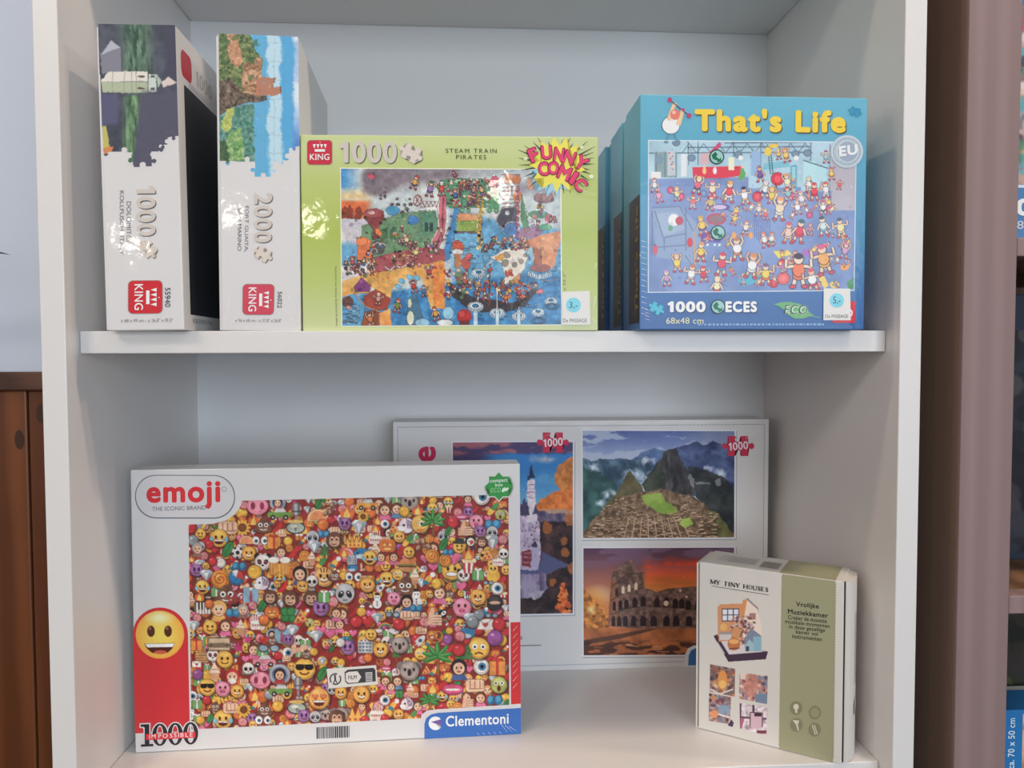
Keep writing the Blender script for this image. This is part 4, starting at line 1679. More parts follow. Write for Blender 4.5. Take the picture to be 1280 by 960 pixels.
    # figures
    F = [(823, 243, 8, (236, 150, 196), (236, 150, 196), (226, 150, 180), 'down'), (846, 241, 8, (246, 214, 150), (120, 160, 200), (236, 190, 110), 'flex'),
         (818, 230, 8, (232, 230, 236), (160, 170, 190), (190, 130, 130), 'down'), (872, 230, 10, (226, 90, 120), (70, 110, 120), (236, 206, 140), 'up'), (890, 235, 10, (242, 206, 178), (206, 60, 80), (214, 110, 150), 'flex'),
         (911, 238, 12, (220, 44, 70), (240, 240, 240), (236, 170, 90), 'down'), (930, 243, 10, (240, 240, 244), (240, 180, 60), (50, 50, 70), 'flex'), (866, 251, 8, (226, 110, 110), (240, 240, 244), (206, 90, 80), 'flex'),
         (888, 252, 9, (206, 190, 90), (140, 96, 180), (206, 60, 96), 'down'), (877, 280, 11, (244, 198, 70), (110, 90, 170), (200, 170, 90), 'down'), (876, 313, 11, (240, 196, 70), (200, 60, 100), (210, 150, 100), 'down'),
         (846, 327, 10, (244, 206, 80), (230, 170, 80), (240, 180, 130), 'up'), (864, 341, 11, (240, 238, 236), (206, 170, 180), (190, 120, 90), 'flex'), (879, 341, 9, (214, 44, 66), (214, 44, 66), (214, 44, 66), 'flex'),
         (902, 328, 13, (214, 60, 90), (110, 150, 206), (206, 60, 86), 'flex'), (896, 356, 11, (246, 220, 170), (220, 54, 70), (240, 200, 150), 'down'), (921, 309, 13, (242, 240, 240), (226, 130, 90), (180, 120, 80), 'up'),
         (918, 272, 7, (244, 190, 80), (240, 160, 70), (226, 90, 70), 'flex'), (932, 283, 8, (240, 210, 196), (90, 100, 160), (206, 140, 110), 'flex'), (940, 330, 14, (242, 240, 240), (242, 240, 240), (206, 130, 80), 'up'),
         (957, 341, 12, (248, 200, 66), (230, 120, 60), (120, 90, 130), 'flex'), (955, 298, 9, (240, 236, 230), (206, 90, 80), (206, 120, 96), 'down'), (964, 297, 8, (224, 236, 236), (110, 130, 140), (190, 110, 90), 'down'),
         (985, 289, 12, (226, 190, 180), (240, 190, 150), (206, 80, 120), 'down'), (999, 287, 13, (222, 44, 82), (222, 44, 82), (60, 100, 120), 'down'), (998, 336, 19, (236, 116, 70), (236, 116, 70), (56, 54, 70), 'flex'),
         (1015, 348, 13, (242, 242, 244), (206, 40, 80), (206, 84, 100), 'flex'), (1029, 322, 17, (244, 162, 80), (246, 168, 70), (206, 90, 130), 'flex'), (1028, 281, 11, (196, 216, 216), (130, 180, 200), (70, 80, 96), 'down'),
         (1050, 283, 11, (242, 214, 156), (240, 200, 150), (80, 90, 110), 'flex'), (949, 216, 9, (120, 92, 170), (120, 92, 170), (150, 120, 130), 'down'), (956, 235, 10, (216, 224, 236), (90, 110, 160), (200, 200, 214), 'down'),
         (964, 243, 9, (244, 196, 60), (240, 180, 60), (240, 200, 100), 'up'), (983, 226, 9, (244, 220, 180), (240, 240, 240), (226, 150, 90), 'up'), (974, 259, 13, (242, 206, 176), (240, 240, 240), (226, 150, 100), 'up'),
         (984, 241, 8, (130, 190, 190), (214, 70, 120), (206, 90, 80), 'flex'), (1001, 247, 9, (224, 220, 232), (170, 150, 200), (206, 150, 170), 'down'), (1010, 229, 9, (238, 236, 226), (180, 200, 210), (190, 190, 170), 'down'),
         (1017, 238, 10, (222, 54, 64), (222, 54, 64), (206, 60, 66), 'flex'), (1031, 236, 9, (236, 236, 240), (226, 220, 230), (206, 90, 100), 'up'), (996, 258, 8, (240, 236, 236), (180, 170, 210), (200, 170, 170), 'flex'),
         (1028, 258, 8, (236, 226, 230), (60, 60, 84), (206, 80, 110), 'up'), (948, 260, 8, (226, 206, 190), (120, 160, 210), (206, 120, 110), 'down'), (981, 193, 8, (244, 196, 90), (206, 110, 60), (226, 140, 70), 'up'),
         (972, 192, 6, (240, 190, 80), (110, 110, 140), (240, 190, 80), 'flex'), (1031, 195, 7, (160, 190, 190), (150, 180, 190), (170, 90, 110), 'flex'), (1038, 216, 7, (246, 200, 90), (220, 120, 60), (206, 90, 90), 'down'),
         (833, 346, 9, (190, 150, 196), (170, 150, 200), (200, 150, 190), 'down'), (1056, 312, 9, (200, 150, 190), (150, 150, 206), (206, 130, 170), 'up'), (1012, 285, 7, (190, 120, 150), (190, 120, 150), (190, 120, 120), 'down')]
    for f in F:
        toon(A, f[0], f[1], f[2] * 1.12, f[3], f[4], f[5], f[6], PEOPLE_SKIN[int(f[0]) % 3], A.rnd.uniform(-.25, .25))
    # dumbbell
    A.line([(917, 292), (938, 294)], 1.2, (190, 120, 70))
    for x0 in (917, 938):
        A.ell(x0, 293, 2.6, 4.2, (240, 160, 60))
    A.busy(420, (.6, 1.5), 30, .1)
    return A


# ------------------------------------------------------------------ pirate steam train cartoon
def paint_pirates():
    A = Art([(426, 211), (700.5, 212.5), (701, 406.5), (428, 408)], 396, 282, (150, 170, 180), 5)
    X, Y = A.xy()
    n, n2, n3 = A.fbm(5), A.fbm(14), A.fbm(40, octv=3)
    sky = np.stack([190 + 30 * n, 204 + 20 * n, 208 + 14 * n], -1)
    A.im = sky
    L = np.array
    A.blend(np.clip((452 - X) / 22, 0, 1) * np.clip((250 - Y) / 16, 0, 1), L([66, 146, 206]))
    A.blend(np.clip((470 - X) / 16, 0, 1) * np.clip(1 - np.abs(Y - 246) / 12, 0, 1), L([248, 214, 150]))
    A.blend(np.clip((468 - X) / 12, 0, 1) * np.clip((Y - 250) / 4, 0, 1) * np.clip((275 - Y) / 3, 0, 1), L([232, 112, 56]))
    A.blend(np.clip((470 - X) / 14, 0, 1) * np.clip((Y - 273) / 3, 0, 1), np.stack([196 + 40 * n, 190 + 40 * n, 206 + 20 * n], -1))
    # smoke drifting right
    sm = np.clip(1 - np.hypot((X - 474) / 26, (Y - 228) / 24), 0, 1) * 2.2 + np.clip((246 - Y - .14 * (X - 470)) / 14, 0, 1) * np.clip((X - 450) / 14, 0, 1) * .95 * np.clip((620 - X) / 60, .35, 1)
    A.blend(np.clip(sm * (.65 + .6 * n2), 0, .95), np.stack([104 + 46 * n2, 92 + 44 * n2, 102 + 44 * n2], -1))
    A.blend(np.clip((X - 620) / 30, 0, 1) * np.clip(1 - np.abs(Y - 236) / 12, 0, 1) * .7, L([140, 126, 140]))
    # water
    A.blend(np.clip((Y - 268 - 16 * np.sin((X - 600) / 60)) / 6, 0, 1) * np.clip((X - 560) / 10, 0, 1), np.stack([84 + 26 * n3, 152 + 26 * n3, 196 + 18 * n3], -1))
    A.blend(np.clip((Y - 358 + .12 * (X - 520)) / 5, 0, 1), np.stack([44 + 24 * n3, 122 + 30 * n3, 184 + 22 * n3], -1))
    A.blend(np.clip((462 - X) / 6, 0, 1) * np.clip((Y - 300) / 8, 0, 1) * np.clip((335 - Y) / 4, 0, 1), L([104, 172, 214]))
    A.ink = .6
    # far town
    for x0 in (430, 436, 447):
        A.poly([(x0 - 4, 274), (x0 - 3, 262), (x0 + 1, 258), (x0 + 5, 262), (x0 + 5, 274)], (150, 62, 40))
    # island strips behind the slide
    A.rect(572, 268, 602, 277, (232, 160, 106))
    A.rect(571, 277, 602, 290, (150, 178, 84))
    A.rect(570, 290, 602, 293, (120, 96, 110))
    A.rect(568, 293, 604, 330, (104, 178, 216))
    # orange cliff / viaduct on the left
    cl = np.stack([226 + 20 * n2, 158 + 34 * n2, 72 + 30 * n2], -1)
    A.tex([(428, 352), (458, 343), (500, 336), (534, 330), (556, 326), (556, 385), (538, 386), (528, 350), (505, 349), (490, 362), (488, 378), (466, 360), (440, 368), (428, 372)], cl)
    A.tex([(539, 330), (555, 330), (556, 388), (542, 384)], np.stack([234 + 12 * n2, 130 + 40 * n2, 52 + 20 * n2], -1))
    A.tex([(474, 392), (488, 386), (489, 408), (475, 408)], np.stack([240 + 10 * n2, 146 + 30 * n2, 66 + 20 * n2], -1))
    A.poly([(428, 376), (442, 368), (456, 380), (456, 408), (428, 408)], (84, 162, 208))
    for k in range(8):
        A.line([(430 + 3 * (k % 3), 384 + 3 * k), (450, 383 + 3 * k)], .8, (190, 222, 236))
    A.poly([(455, 372), (470, 362), (488, 374), (484, 388), (464, 388), (455, 381)], (170, 70, 52))
    A.poly([(456, 390), (474, 388), (474, 408), (452, 408)], (156, 82, 46))
    A.line([(443, 367), (458, 384), (476, 391)], 1.3, (208, 176, 140))
    A.poly([(442, 359), (452, 347), (463, 357), (461, 366), (444, 366)], (140, 64, 130))
    A.line([(442, 360), (444, 367), (462, 367), (464, 356), (458, 346)], 1.6, (230, 180, 76))
    A.ell(435, 378, 7, 7, (110, 76, 64))
    A.ell(436, 385, 3, 2.2, (206, 150, 140))
    # steam train bodies
    A.poly([(452, 283), (505, 266), (545, 264), (552, 300), (530, 318), (470, 330), (452, 318)], (112, 150, 112))
    for x0 in (464, 476, 488):
        A.poly([(x0, 288), (x0 + 8, 284), (x0 + 8, 297), (x0, 300)], (80, 128, 92))
    A.poly([(524, 268), (546, 266), (546, 290), (528, 296)], (96, 150, 122))
    for x0 in (531, 537):
        A.rect(x0, 279, x0 + 4, 290, (52, 76, 80))
    A.poly([(448, 300), (458, 297), (466, 306), (466, 328), (446, 330)], (232, 122, 70))
    A.ell(452, 303, 7, 6, (236, 132, 76))
    A.ell(472, 310, 10, 9, (96, 92, 90))
    for q in ring(475, 312, 10, 9, 1.6, 16, 180, 330):
        A.poly(q, (232, 232, 228))
    for q in ring(468, 315, 4, 4.5, 1.2, 12):
        A.poly(q, (224, 224, 222))
    # big funnel
    A.poly([(455, 266), (480, 264), (480, 272), (474, 284), (470, 294), (477, 298), (467, 300), (466, 288), (458, 276)], (142, 62, 64))
    A.ell(467, 267, 12.5, 6, (166, 78, 82))
    A.ell(465, 266, 4, 2.4, (226, 176, 170))
    A.poly([(469, 286), (474, 286), (478, 294), (474, 296), (470, 293)], (236, 128, 60))
    A.ell(464, 221, 5, 3.6, (206, 84, 108))
    # coal buckets
    A.ell(491, 264, 9, 6, (66, 150, 192))
    A.ell(516, 276, 7, 6, (62, 128, 190))
    for x0, y0 in ((476, 245), (481, 246), (481, 241), (476, 249), (496, 249), (497, 256), (506, 257), (514, 256), (509, 262), (490, 256), (503, 266), (512, 249)):
        A.ell(x0, y0, 2.6 if y0 > 250 else 1.7, 2.2 if y0 > 250 else 1.5, (96, 84, 78))
        A.dot(x0 - .5, y0 - .5, 1, (150, 134, 120))
    # wheel tower and big green engine
    for q in ring(522, 251, 5.5, 7, 1.4, 16):
        A.poly(q, (196, 96, 96))
    for a in range(6):
        A.line([(522, 251), (522 + 5 * math.cos(a * 1.047), 251 + 6.5 * math.sin(a * 1.047))], .8, (214, 130, 120))
    A.line([(525, 253), (549, 253)], 1, (226, 190, 190))
    A.line([(525, 260), (549, 260)], 1, (226, 190, 190))
    for k in range(5):
        A.line([(526 + k * 5, 260), (528.5 + k * 5, 253), (531 + k * 5, 260)], .8, (206, 150, 156))
    A.poly([(545, 234), (551, 226), (566, 223), (602, 224), (616, 236), (616, 260), (562, 261), (551, 252)], (84, 150, 112))
    A.poly([(566, 224), (592, 226), (592, 231), (568, 229)], (150, 194, 160))
    A.rect(566, 233, 576, 258, (112, 176, 136))
    A.rect(578, 234, 590, 258, (96, 164, 124))
    A.rect(612, 238, 624, 262, (88, 158, 112))
    for x0 in (577, 585, 612, 620):
        A.dot(x0, 264, 3.2, (96, 168, 116))
        A.dot(x0, 264, 1.6, (150, 200, 150))
    # slide and blue chute
    A.poly([(549, 246), (558, 246), (557, 290), (548, 312), (530, 318), (540, 300), (549, 280)], (206, 112, 126))
    A.line([(549, 250), (548, 285), (538, 306), (528, 314)], 1.6, (240, 214, 200))
    A.line([(554, 248), (553, 286), (545, 312)], 1.4, (170, 60, 84))
    A.poly([(568, 260), (574, 262), (566, 300), (562, 325), (554, 328), (556, 310)], (60, 138, 196))
    A.line([(567, 262), (555, 310)], 1.4, (206, 228, 240))
    A.line([(572, 266), (564, 318)], .9, (150, 206, 236))
    # red platform with railing
    A.poly([(470, 322), (520, 310), (556, 312), (556, 326), (500, 336), (466, 342), (458, 334)], (176, 84, 90))
    for x0, y0, r in ((497, 324, 8), (509, 320, 8)):
        for q in ring(x0, y0, r, r, 1.2, 16):
            A.poly(q, (220, 176, 116))
        A.line([(x0 - r, y0), (x0 + r, y0)], 1, (220, 176, 116))
    A.line([(481, 334), (488, 339), (494, 333), (503, 335), (512, 329)], 1.6, (240, 228, 224))
    # rope tower, cannon flags, red mast
    for k in range(26):
        A.dot(A.rnd.uniform(586, 605), A.rnd.uniform(243, 257), 1.5, A.rnd.choice([(236, 196, 84), (206, 150, 56), (246, 220, 130)]))
    for k in range(40):
        A.dot(A.rnd.uniform(596, 604), 256 + k * 1.5, 1.9, A.rnd.choice([(232, 196, 96), (216, 170, 72), (242, 216, 140)]))
    A.ell(618, 228, 6.2, 8.2, (214, 84, 120))
    A.rect(616, 236, 620, 246, (100, 160, 112))
    for y0 in range(219, 262, 5):
        A.line([(627, y0 + 1), (650, y0)], 1, (196, 110, 90))
    A.ell(636, 224, 6, 6, (224, 150, 110))
    A.ell(646, 225, 5, 6, (220, 130, 84))
    A.ell(663, 230, 5, 8, (214, 160, 130))
    A.ell(647, 247, 5.4, 8, (220, 132, 70))
    A.line([(648, 236), (645, 300)], 3.2, (206, 80, 92))
    for y0 in range(240, 300, 3):
        A.line([(644, y0), (649, y0)], .7, (244, 190, 196))
    A.poly([(653, 244), (660, 280), (664, 290), (656, 292), (650, 270)], (92, 146, 96))
    A.poly([(619, 276), (626, 262), (645, 258), (645, 280), (632, 290)], (86, 86, 98))
    A.line([(619, 277), (627, 261), (645, 259)], 1, (230, 230, 230))
    A.line([(620, 277), (627, 289), (634, 279), (645, 278)], 1, (230, 230, 230))
    A.poly([(628, 290), (634, 280), (645, 279), (645, 298)], (84, 130, 190))
    A.dot(634, 267, 3, (220, 220, 220))
    for k in range(5):
        A.line([(645 + 6 * k, 299), (652 + 6 * k, 288)], 1.2, (232, 190, 206))
    A.poly([(645, 300), (650, 286), (678, 284), (676, 296)], (180, 96, 130), .7)
    # castle and green boat on the right
    A.ell(680, 249, 13, 6, (150, 112, 116))
    for x0 in (672, 680, 688):
        A.ell(x0, 247, 4, 5, (168, 126, 124))
    A.rect(670, 258, 680, 262, (226, 196, 90))
    A.ell(672, 269, 12, 5, (90, 152, 110))
    A.ell(676, 267, 5, 2.4, (120, 190, 226))
    A.rect(664, 276, 673, 282, (238, 236, 228))
    A.ell(668, 272, 4, 3, (196, 120, 110))
    A.ell(686, 274, 5, 6, (206, 100, 124))
    A.ell(681, 285, 8, 4, (92, 170, 130))
    # bridge on the right
    br = np.stack([214 + 24 * n2, 132 + 30 * n2, 88 + 26 * n2], -1)
    A.tex([(646, 303), (670, 297), (700, 289), (700, 302), (692, 336), (668, 334), (664, 318), (656, 312), (640, 314)], br)
    A.poly([(660, 312), (666, 309), (667, 330), (662, 328)], (150, 190, 214))
    A.poly([(667, 310), (676, 312), (676, 332), (668, 332)], (176, 102, 70))
    # white sail with spots
    A.poly([(612, 322), (634, 312), (655, 312), (659, 322), (655, 338), (644, 350), (626, 359), (631, 346), (626, 330)], (232, 222, 206))
    A.poly([(618, 322), (630, 318), (628, 326), (620, 326)], (226, 160, 60))
    for x0, y0, r in ((633, 320, 4), (631, 330, 4.4), (643, 332, 3.4), (651, 328, 3.4), (656, 320, 2.4)):
        A.dot(x0, y0, r, (150, 138, 128))
    A.poly([(631, 345), (639, 337), (640, 343), (633, 348)], (196, 80, 66))
    A.poly([(633, 356), (650, 342), (650, 352), (640, 356)], (222, 150, 84))
    # pirate ship full of people
    A.poly([(556, 350), (590, 372), (640, 380), (660, 366), (676, 360), (654, 384), (628, 392), (590, 390), (566, 372)], (66, 58, 62))
    A.line([(612, 330), (611, 385)], 2, (120, 66, 44))
    A.poly([(606, 330), (612, 324), (612, 345)], (96, 170, 210))
    A.line([(596, 384), (599, 350), (606, 335), (616, 326)], 1.6, (236, 226, 206))
    for x0, y0 in ((572, 306), (574, 310)):
        A.ell(x0, y0, 6, 5, (214, 84, 60))
    A.rect(566, 303, 578, 312, (214, 92, 60))
    A.ell(572, 316, 7, 3.6, (238, 232, 228))
    A.rect(568, 318, 576, 336, (206, 130, 84))
    A.ell(582, 330, 6, 8, (206, 92, 80))
    A.ell(586, 322, 5, 5, (214, 96, 84))
    A.poly([(568, 345), (572, 336), (582, 350), (582, 368), (578, 368)], (110, 140, 100))
    cols = [(206, 66, 56), (230, 120, 50), (240, 180, 70), (226, 190, 160), (150, 70, 60), (96, 130, 96), (240, 226, 206), (176, 60, 90), (120, 60, 110)]
    for k in range(120):
        x0 = A.rnd.uniform(556, 672)
        y0 = A.rnd.uniform(338, 378)
        if (x0 > 640 and y0 < 352) or y0 > 352 + abs(x0 - 616) * -.14 + 26 or (594 < x0 < 605 and y0 < 352):
            continue
        A.ell(x0, y0, A.rnd.uniform(1.4, 3), A.rnd.uniform(1.4, 2.8), A.rnd.choice(cols if x0 < 618 else cols[:5] + [(230, 110, 40)] * 2), A.rnd.uniform(0, 3))
    for k in range(130):           # crowd on the train, platform and tower
        x0, y0 = A.rnd.choice([(A.rnd.uniform(458, 552), A.rnd.uniform(284, 336)), (A.rnd.uniform(602, 660), A.rnd.uniform(298, 314)), (A.rnd.uniform(428, 470), A.rnd.uniform(328, 346)), (A.rnd.uniform(560, 604), A.rnd.uniform(226, 258))])
        if A.rnd.random() < .5:
            A.ell(x0, y0, A.rnd.uniform(1.6, 3.2), A.rnd.uniform(1.6, 3), A.rnd.choice(cols + [(230, 196, 170), (84, 120, 180), (196, 110, 110), (140, 60, 60)]), A.rnd.uniform(0, 3))
            A.dot(x0, y0 - 2.4, 1.5, (240, 204, 178))
        else:
            A.ell(x0, y0, A.rnd.uniform(1, 2), A.rnd.uniform(1, 2), (90, 52, 50))
    A.warp(.8, 30)
    A.busy(900, (.9, 2.4), 44, .4, (428, 262, 700, 372))
    A.busy(400, (1.0, 2.6), 22, .1)
    for k in range(64):
        x0, y0 = A.rnd.choice([(A.rnd.uniform(460, 552), A.rnd.uniform(286, 332)), (A.rnd.uniform(560, 640), A.rnd.uniform(346, 374)), (A.rnd.uniform(604, 660), A.rnd.uniform(298, 312)), (A.rnd.uniform(432, 470), A.rnd.uniform(326, 342)), (A.rnd.uniform(562, 624), A.rnd.uniform(226, 258)), (A.rnd.uniform(664, 696), A.rnd.uniform(256, 284))])
        toon(A, x0, y0, A.rnd.uniform(3.4, 5.6), A.rnd.choice(cols), A.rnd.choice(cols), A.rnd.choice([(110, 60, 50), (206, 80, 60), (230, 190, 100), (70, 60, 70)]), A.rnd.choice(['up', 'flex', 'down']), PEOPLE_SKIN[k % 3], A.rnd.uniform(-.6, .6))
    # named big figures
    for f in ((519, 228, 9, (238, 176, 66), (70, 104, 150), (206, 70, 60)), (538, 236, 10, (150, 110, 170), (110, 84, 140), (66, 116, 84)), (552, 236, 9, (216, 70, 56), (206, 84, 100), (236, 232, 226)), (569, 244, 8, (76, 110, 180), (60, 90, 150), (196, 120, 90)),
              (592, 238, 7, (206, 150, 110), (120, 90, 80), (90, 60, 60)), (602, 238, 7, (236, 190, 120), (120, 90, 80), (90, 60, 60)), (568, 219, 6, (180, 90, 110), (130, 60, 80), (150, 70, 90)), (520, 316, 8, (226, 210, 120), (190, 140, 110), (190, 170, 110)),
              (508, 300, 8, (226, 206, 150), (190, 110, 100), (230, 190, 160)), (536, 340, 8, (190, 60, 60), (150, 60, 70), (226, 180, 60)), (517, 358, 8, (206, 50, 52), (150, 70, 80), (120, 60, 90)), (530, 364, 7, (70, 110, 176), (80, 110, 170), (84, 96, 150)),
              (544, 392, 9, (226, 160, 60), (150, 80, 70), (190, 70, 60)), (497, 382, 9, (130, 160, 70), (210, 110, 60), (220, 80, 60)), (473, 374, 8, (226, 150, 130), (196, 70, 60), (240, 210, 190)), (463, 399, 9, (214, 120, 60), (196, 96, 50), (150, 84, 50)),
              (441, 328, 7, (206, 90, 100), (90, 90, 160), (206, 110, 90)), (581, 352, 8, (196, 90, 80), (150, 60, 60), (206, 110, 100)), (632, 372, 8, (226, 120, 50), (206, 80, 40), (240, 180, 90)), (648, 366, 8, (206, 84, 90), (150, 60, 84), (190, 90, 110))):
        toon(A, f[0], f[1], f[2], f[3], f[4], f[5], A.rnd.choice(['up', 'flex', 'down']), None, A.rnd.uniform(-.4, .4))
    for x0, y0 in ((502, 352), (498, 359), (512, 347), (521, 348)):
        A.ell(x0, y0, 4.4, 3, (110, 190, 226), .4)
    # white gull, lower caves
    A.poly([(506, 408), (512, 372), (518, 366), (522, 376), (532, 408)], (72, 120, 150))
    A.ell(513, 398, 4.4, 9, (226, 226, 196))
    A.ell(512, 380, 2.6, 6, (216, 222, 190))
    A.ell(528, 404, 9, 5, (150, 200, 224))
    A.ell(560, 392, 7, 8, (150, 206, 230))
    A.ell(580, 396, 9, 9, (196, 36, 40))
    A.ell(577, 393, 4, 4, (232, 70, 60))
    A.rect(574, 402, 586, 408, (120, 50, 50))
    A.ell(556, 404, 10, 4, (226, 232, 230))
    for k in range(70):                # wave lines on the water
        x0, y0 = A.rnd.choice([(A.rnd.uniform(566, 700), A.rnd.uniform(380, 406)), (A.rnd.uniform(650, 700), A.rnd.uniform(340, 384)), (A.rnd.uniform(570, 606), A.rnd.uniform(296, 330)), (A.rnd.uniform(430, 452), A.rnd.uniform(380, 406))])
        wv = A.rnd.uniform(2, 5)
        A.line([(x0 - wv, y0), (x0 - wv / 2, y0 - .9), (x0, y0), (x0 + wv / 2, y0 - .9), (x0 + wv, y0)], .7, A.rnd.choice([(206, 230, 242), (28, 84, 140), (150, 206, 232)]), .85)
    # splash fountains
    for x0, y0, r in ((594, 383, 9), (621, 391, 9), (648, 395, 8), (672, 390, 7), (598, 341, 8), (688, 376, 7)):
        for k in range(18):
            a = k * .349
            A.line([(x0 + .6 * r * math.cos(a), y0 + .4 * r * math.sin(a)), (x0 + 1.1 * r * math.cos(a), y0 + .75 * r * math.sin(a) + 1.5)], 1.5, (222, 236, 244))
        A.ell(x0, y0, .75 * r, .48 * r, (214, 230, 240))
        A.ell(x0, y0, .48 * r, .28 * r, (44, 116, 160))
    for x0 in (594, 621, 648):
        A.rect(x0 - 2.4, 388, x0 + 2.4, 408, (196, 220, 234))
        A.line([(x0, 360 if x0 == 621 else 384), (x0, 392)], 1.2, (236, 230, 220))
    for x0, y0, r in ((672, 402, 9), (689, 384, 8)):
        for s in (1, .7):
            for q in ring(x0, y0, r * s, r * s * .55, 1, 18):
                A.poly(q, (40, 110, 150))
    A.ell(675, 336, 13, 5, (170, 100, 96))
    for k in range(13):
        A.line([(661 + 2.2 * k, 340 + 4 * math.sin(k * .26)), (660 + 2.4 * k, 346 + 4 * math.sin(k * .26))], 1.4, (226, 238, 244))
    A.ell(675, 365, 4, 3, (222, 120, 140))
    A.ink = 0
    A.busy(700, (.5, 1.2), 40, .0)
    # small-scale ink texture
    A.im = A.im * (.84 + .14 * n3[..., None])
    return A


# ------------------------------------------------------------------ photographs printed on the boxes
def layer(A, pts, lo, hi, tex, a=1.0):
    lo, hi = np.array(lo, float), np.array(hi, float)
    A.tex(pts, lo + (hi - lo) * tex[..., None], a)


def paint_ruins():
    A = Art([(728.3, 538.4), (918, 539), (917.5, 671.5), (728.8, 672.5)], 236, 166, (110, 130, 180), 21)
    X, Y = A.xy()
    n, n2, n3 = A.fbm(5), A.fbm(14), A.fbm(45, octv=3)
    ny = A.fbm(5, 18)
    t = np.clip((Y - 538) / 40, 0, 1)[..., None]
    A.im = np.array([72, 92, 156.]) * (1 - t) + np.array([166, 182, 214.]) * t
    A.blend(np.clip((ny - .48) * 5, 0, .85), np.array([172, 182, 206.]))
    A.blend(np.clip((X - 850) / 60, 0, .6), np.array([138, 144, 168.]))
    layer(A, [(785, 575), (800, 568), (816, 562), (832, 564), (840, 572), (840, 600), (780, 600)], (44, 66, 116), (92, 122, 170), n2)
    layer(A, [(835, 562), (850, 560), (862, 556), (871, 552), (880, 556), (892, 552), (905, 555), (918, 554), (918, 620), (840, 620)], (30, 40, 84), (86, 104, 152), n2)
    layer(A, [(728, 572), (740, 576), (756, 573), (768, 575), (790, 574), (812, 572), (820, 590), (806, 600), (798, 605), (786, 618), (770, 625), (728, 672)], (34, 60, 84), (96, 128, 152), n2)
    layer(A, [(728, 580), (748, 590), (770, 604), (776, 620), (750, 645), (728, 665)], (26, 60, 66), (62, 104, 100), n2)
    for p in ([(796, 576), (823, 571), (818, 578), (806, 579)], [(778, 588), (796, 592), (806, 596), (800, 601), (790, 594)], [(800, 602), (812, 590), (816, 590), (806, 600)],
              [(734, 576), (744, 586), (750, 591), (742, 588)], [(752, 624), (768, 612), (770, 616), (756, 626)], [(878, 583), (890, 582), (892, 588), (884, 588)], [(894, 584), (906, 590), (908, 600), (900, 594)]):
        A.poly(p, (206, 216, 232), .25)
    for cx, cy, rx, ry in ((808, 577, 16, 5), (792, 594, 14, 7), (808, 598, 7, 8), (742, 584, 9, 5), (762, 618, 10, 6), (885, 585, 8, 4), (900, 592, 7, 6), (752, 628, 7, 4)):
        A.blend(np.clip(1.3 - np.hypot((X - cx) / rx, (Y - cy) / ry), 0, 1) * np.clip((n3 * .6 + n2 * .7 - .35) * 2, 0, 1), np.array([206, 216, 232.]))
    layer(A, [(803, 603), (815, 590), (824, 576), (832, 564), (838, 560), (845, 562), (852, 576), (860, 592), (868, 612), (866, 622), (806, 616)], (34, 34, 40), (92, 86, 84), A.fbm(30, 8))
    layer(A, [(800, 606), (815, 592), (828, 585), (832, 612), (810, 616)], (40, 48, 40), (74, 80, 66), n2)
    layer(A, [(858, 582), (872, 584), (890, 590), (908, 600), (918, 612), (918, 672), (900, 650), (870, 622), (864, 606)], (26, 34, 38), (66, 70, 70), n2)
    for p in ([(860, 592), (868, 600), (866, 612), (861, 604)], [(868, 604), (888, 604), (886, 606), (870, 607)], [(892, 600), (900, 598), (900, 606), (894, 606)]):
        A.poly(p, (176, 178, 186), .55)
    layer(A, [(770, 618), (778, 604), (783, 592), (788, 590), (794, 598), (802, 610), (806, 618), (800, 640), (740, 650)], (62, 62, 40), (112, 98, 66), n2)
    layer(A, [(728, 665), (750, 640), (780, 622), (800, 614), (830, 612), (862, 618), (880, 630), (896, 645), (918, 668), (918, 673), (728, 673)], (80, 60, 42), (150, 120, 92), n3)
    layer(A, [(800, 620), (814, 616), (826, 618), (836, 628), (846, 640), (838, 645), (822, 640), (808, 630)], (112, 142, 44), (150, 176, 70), n2)
    layer(A, [(848, 648), (862, 646), (868, 655), (858, 660), (850, 656)], (120, 150, 44), (158, 184, 70), n2)
    layer(A, [(884, 640), (896, 640), (912, 662), (914, 672), (890, 672)], (82, 84, 44), (124, 120, 70), n2)
    A.warp(2.0, 18)
    for k in range(420):                       # roofless stone houses and terrace walls
        y0 = 618 + 54 * A.rnd.random() ** .8
        x0 = A.rnd.uniform(734 + (672 - y0) * .5, 896)
        if 800 < x0 < 850 and y0 < 642 or 846 < x0 < 870 and 644 < y0 < 662 or x0 > 872 and y0 < 640:
            continue
        s = .5 + (y0 - 615) / 50
        wd, hh = A.rnd.uniform(2, 5) * s, A.rnd.uniform(1, 2.2) * s
        sk = (x0 - 812) * .02
        A.poly([(x0, y0), (x0 + wd, y0 - .3), (x0 + wd + sk, y0 + hh), (x0 + sk, y0 + hh)], A.rnd.choice([(86, 58, 42), (104, 76, 56), (70, 50, 40)]), .8)
        A.line([(x0, y0), (x0 + wd, y0 - .3)], .8 + .3 * s, A.rnd.choice([(206, 178, 146), (186, 152, 120), (160, 126, 98)]))
    for k in range(9):
        x0 = 786 + k * 8
        A.line([(x0, 646), (x0 + (x0 - 808) * .28, 672)], 1.0, (196, 162, 128))
    A.busy(300, (.5, 1.1), 26, .0, (730, 615, 900, 672))
    A.busy(260, (.6, 2.0), 16, .0, (730, 575, 918, 640))
    return A


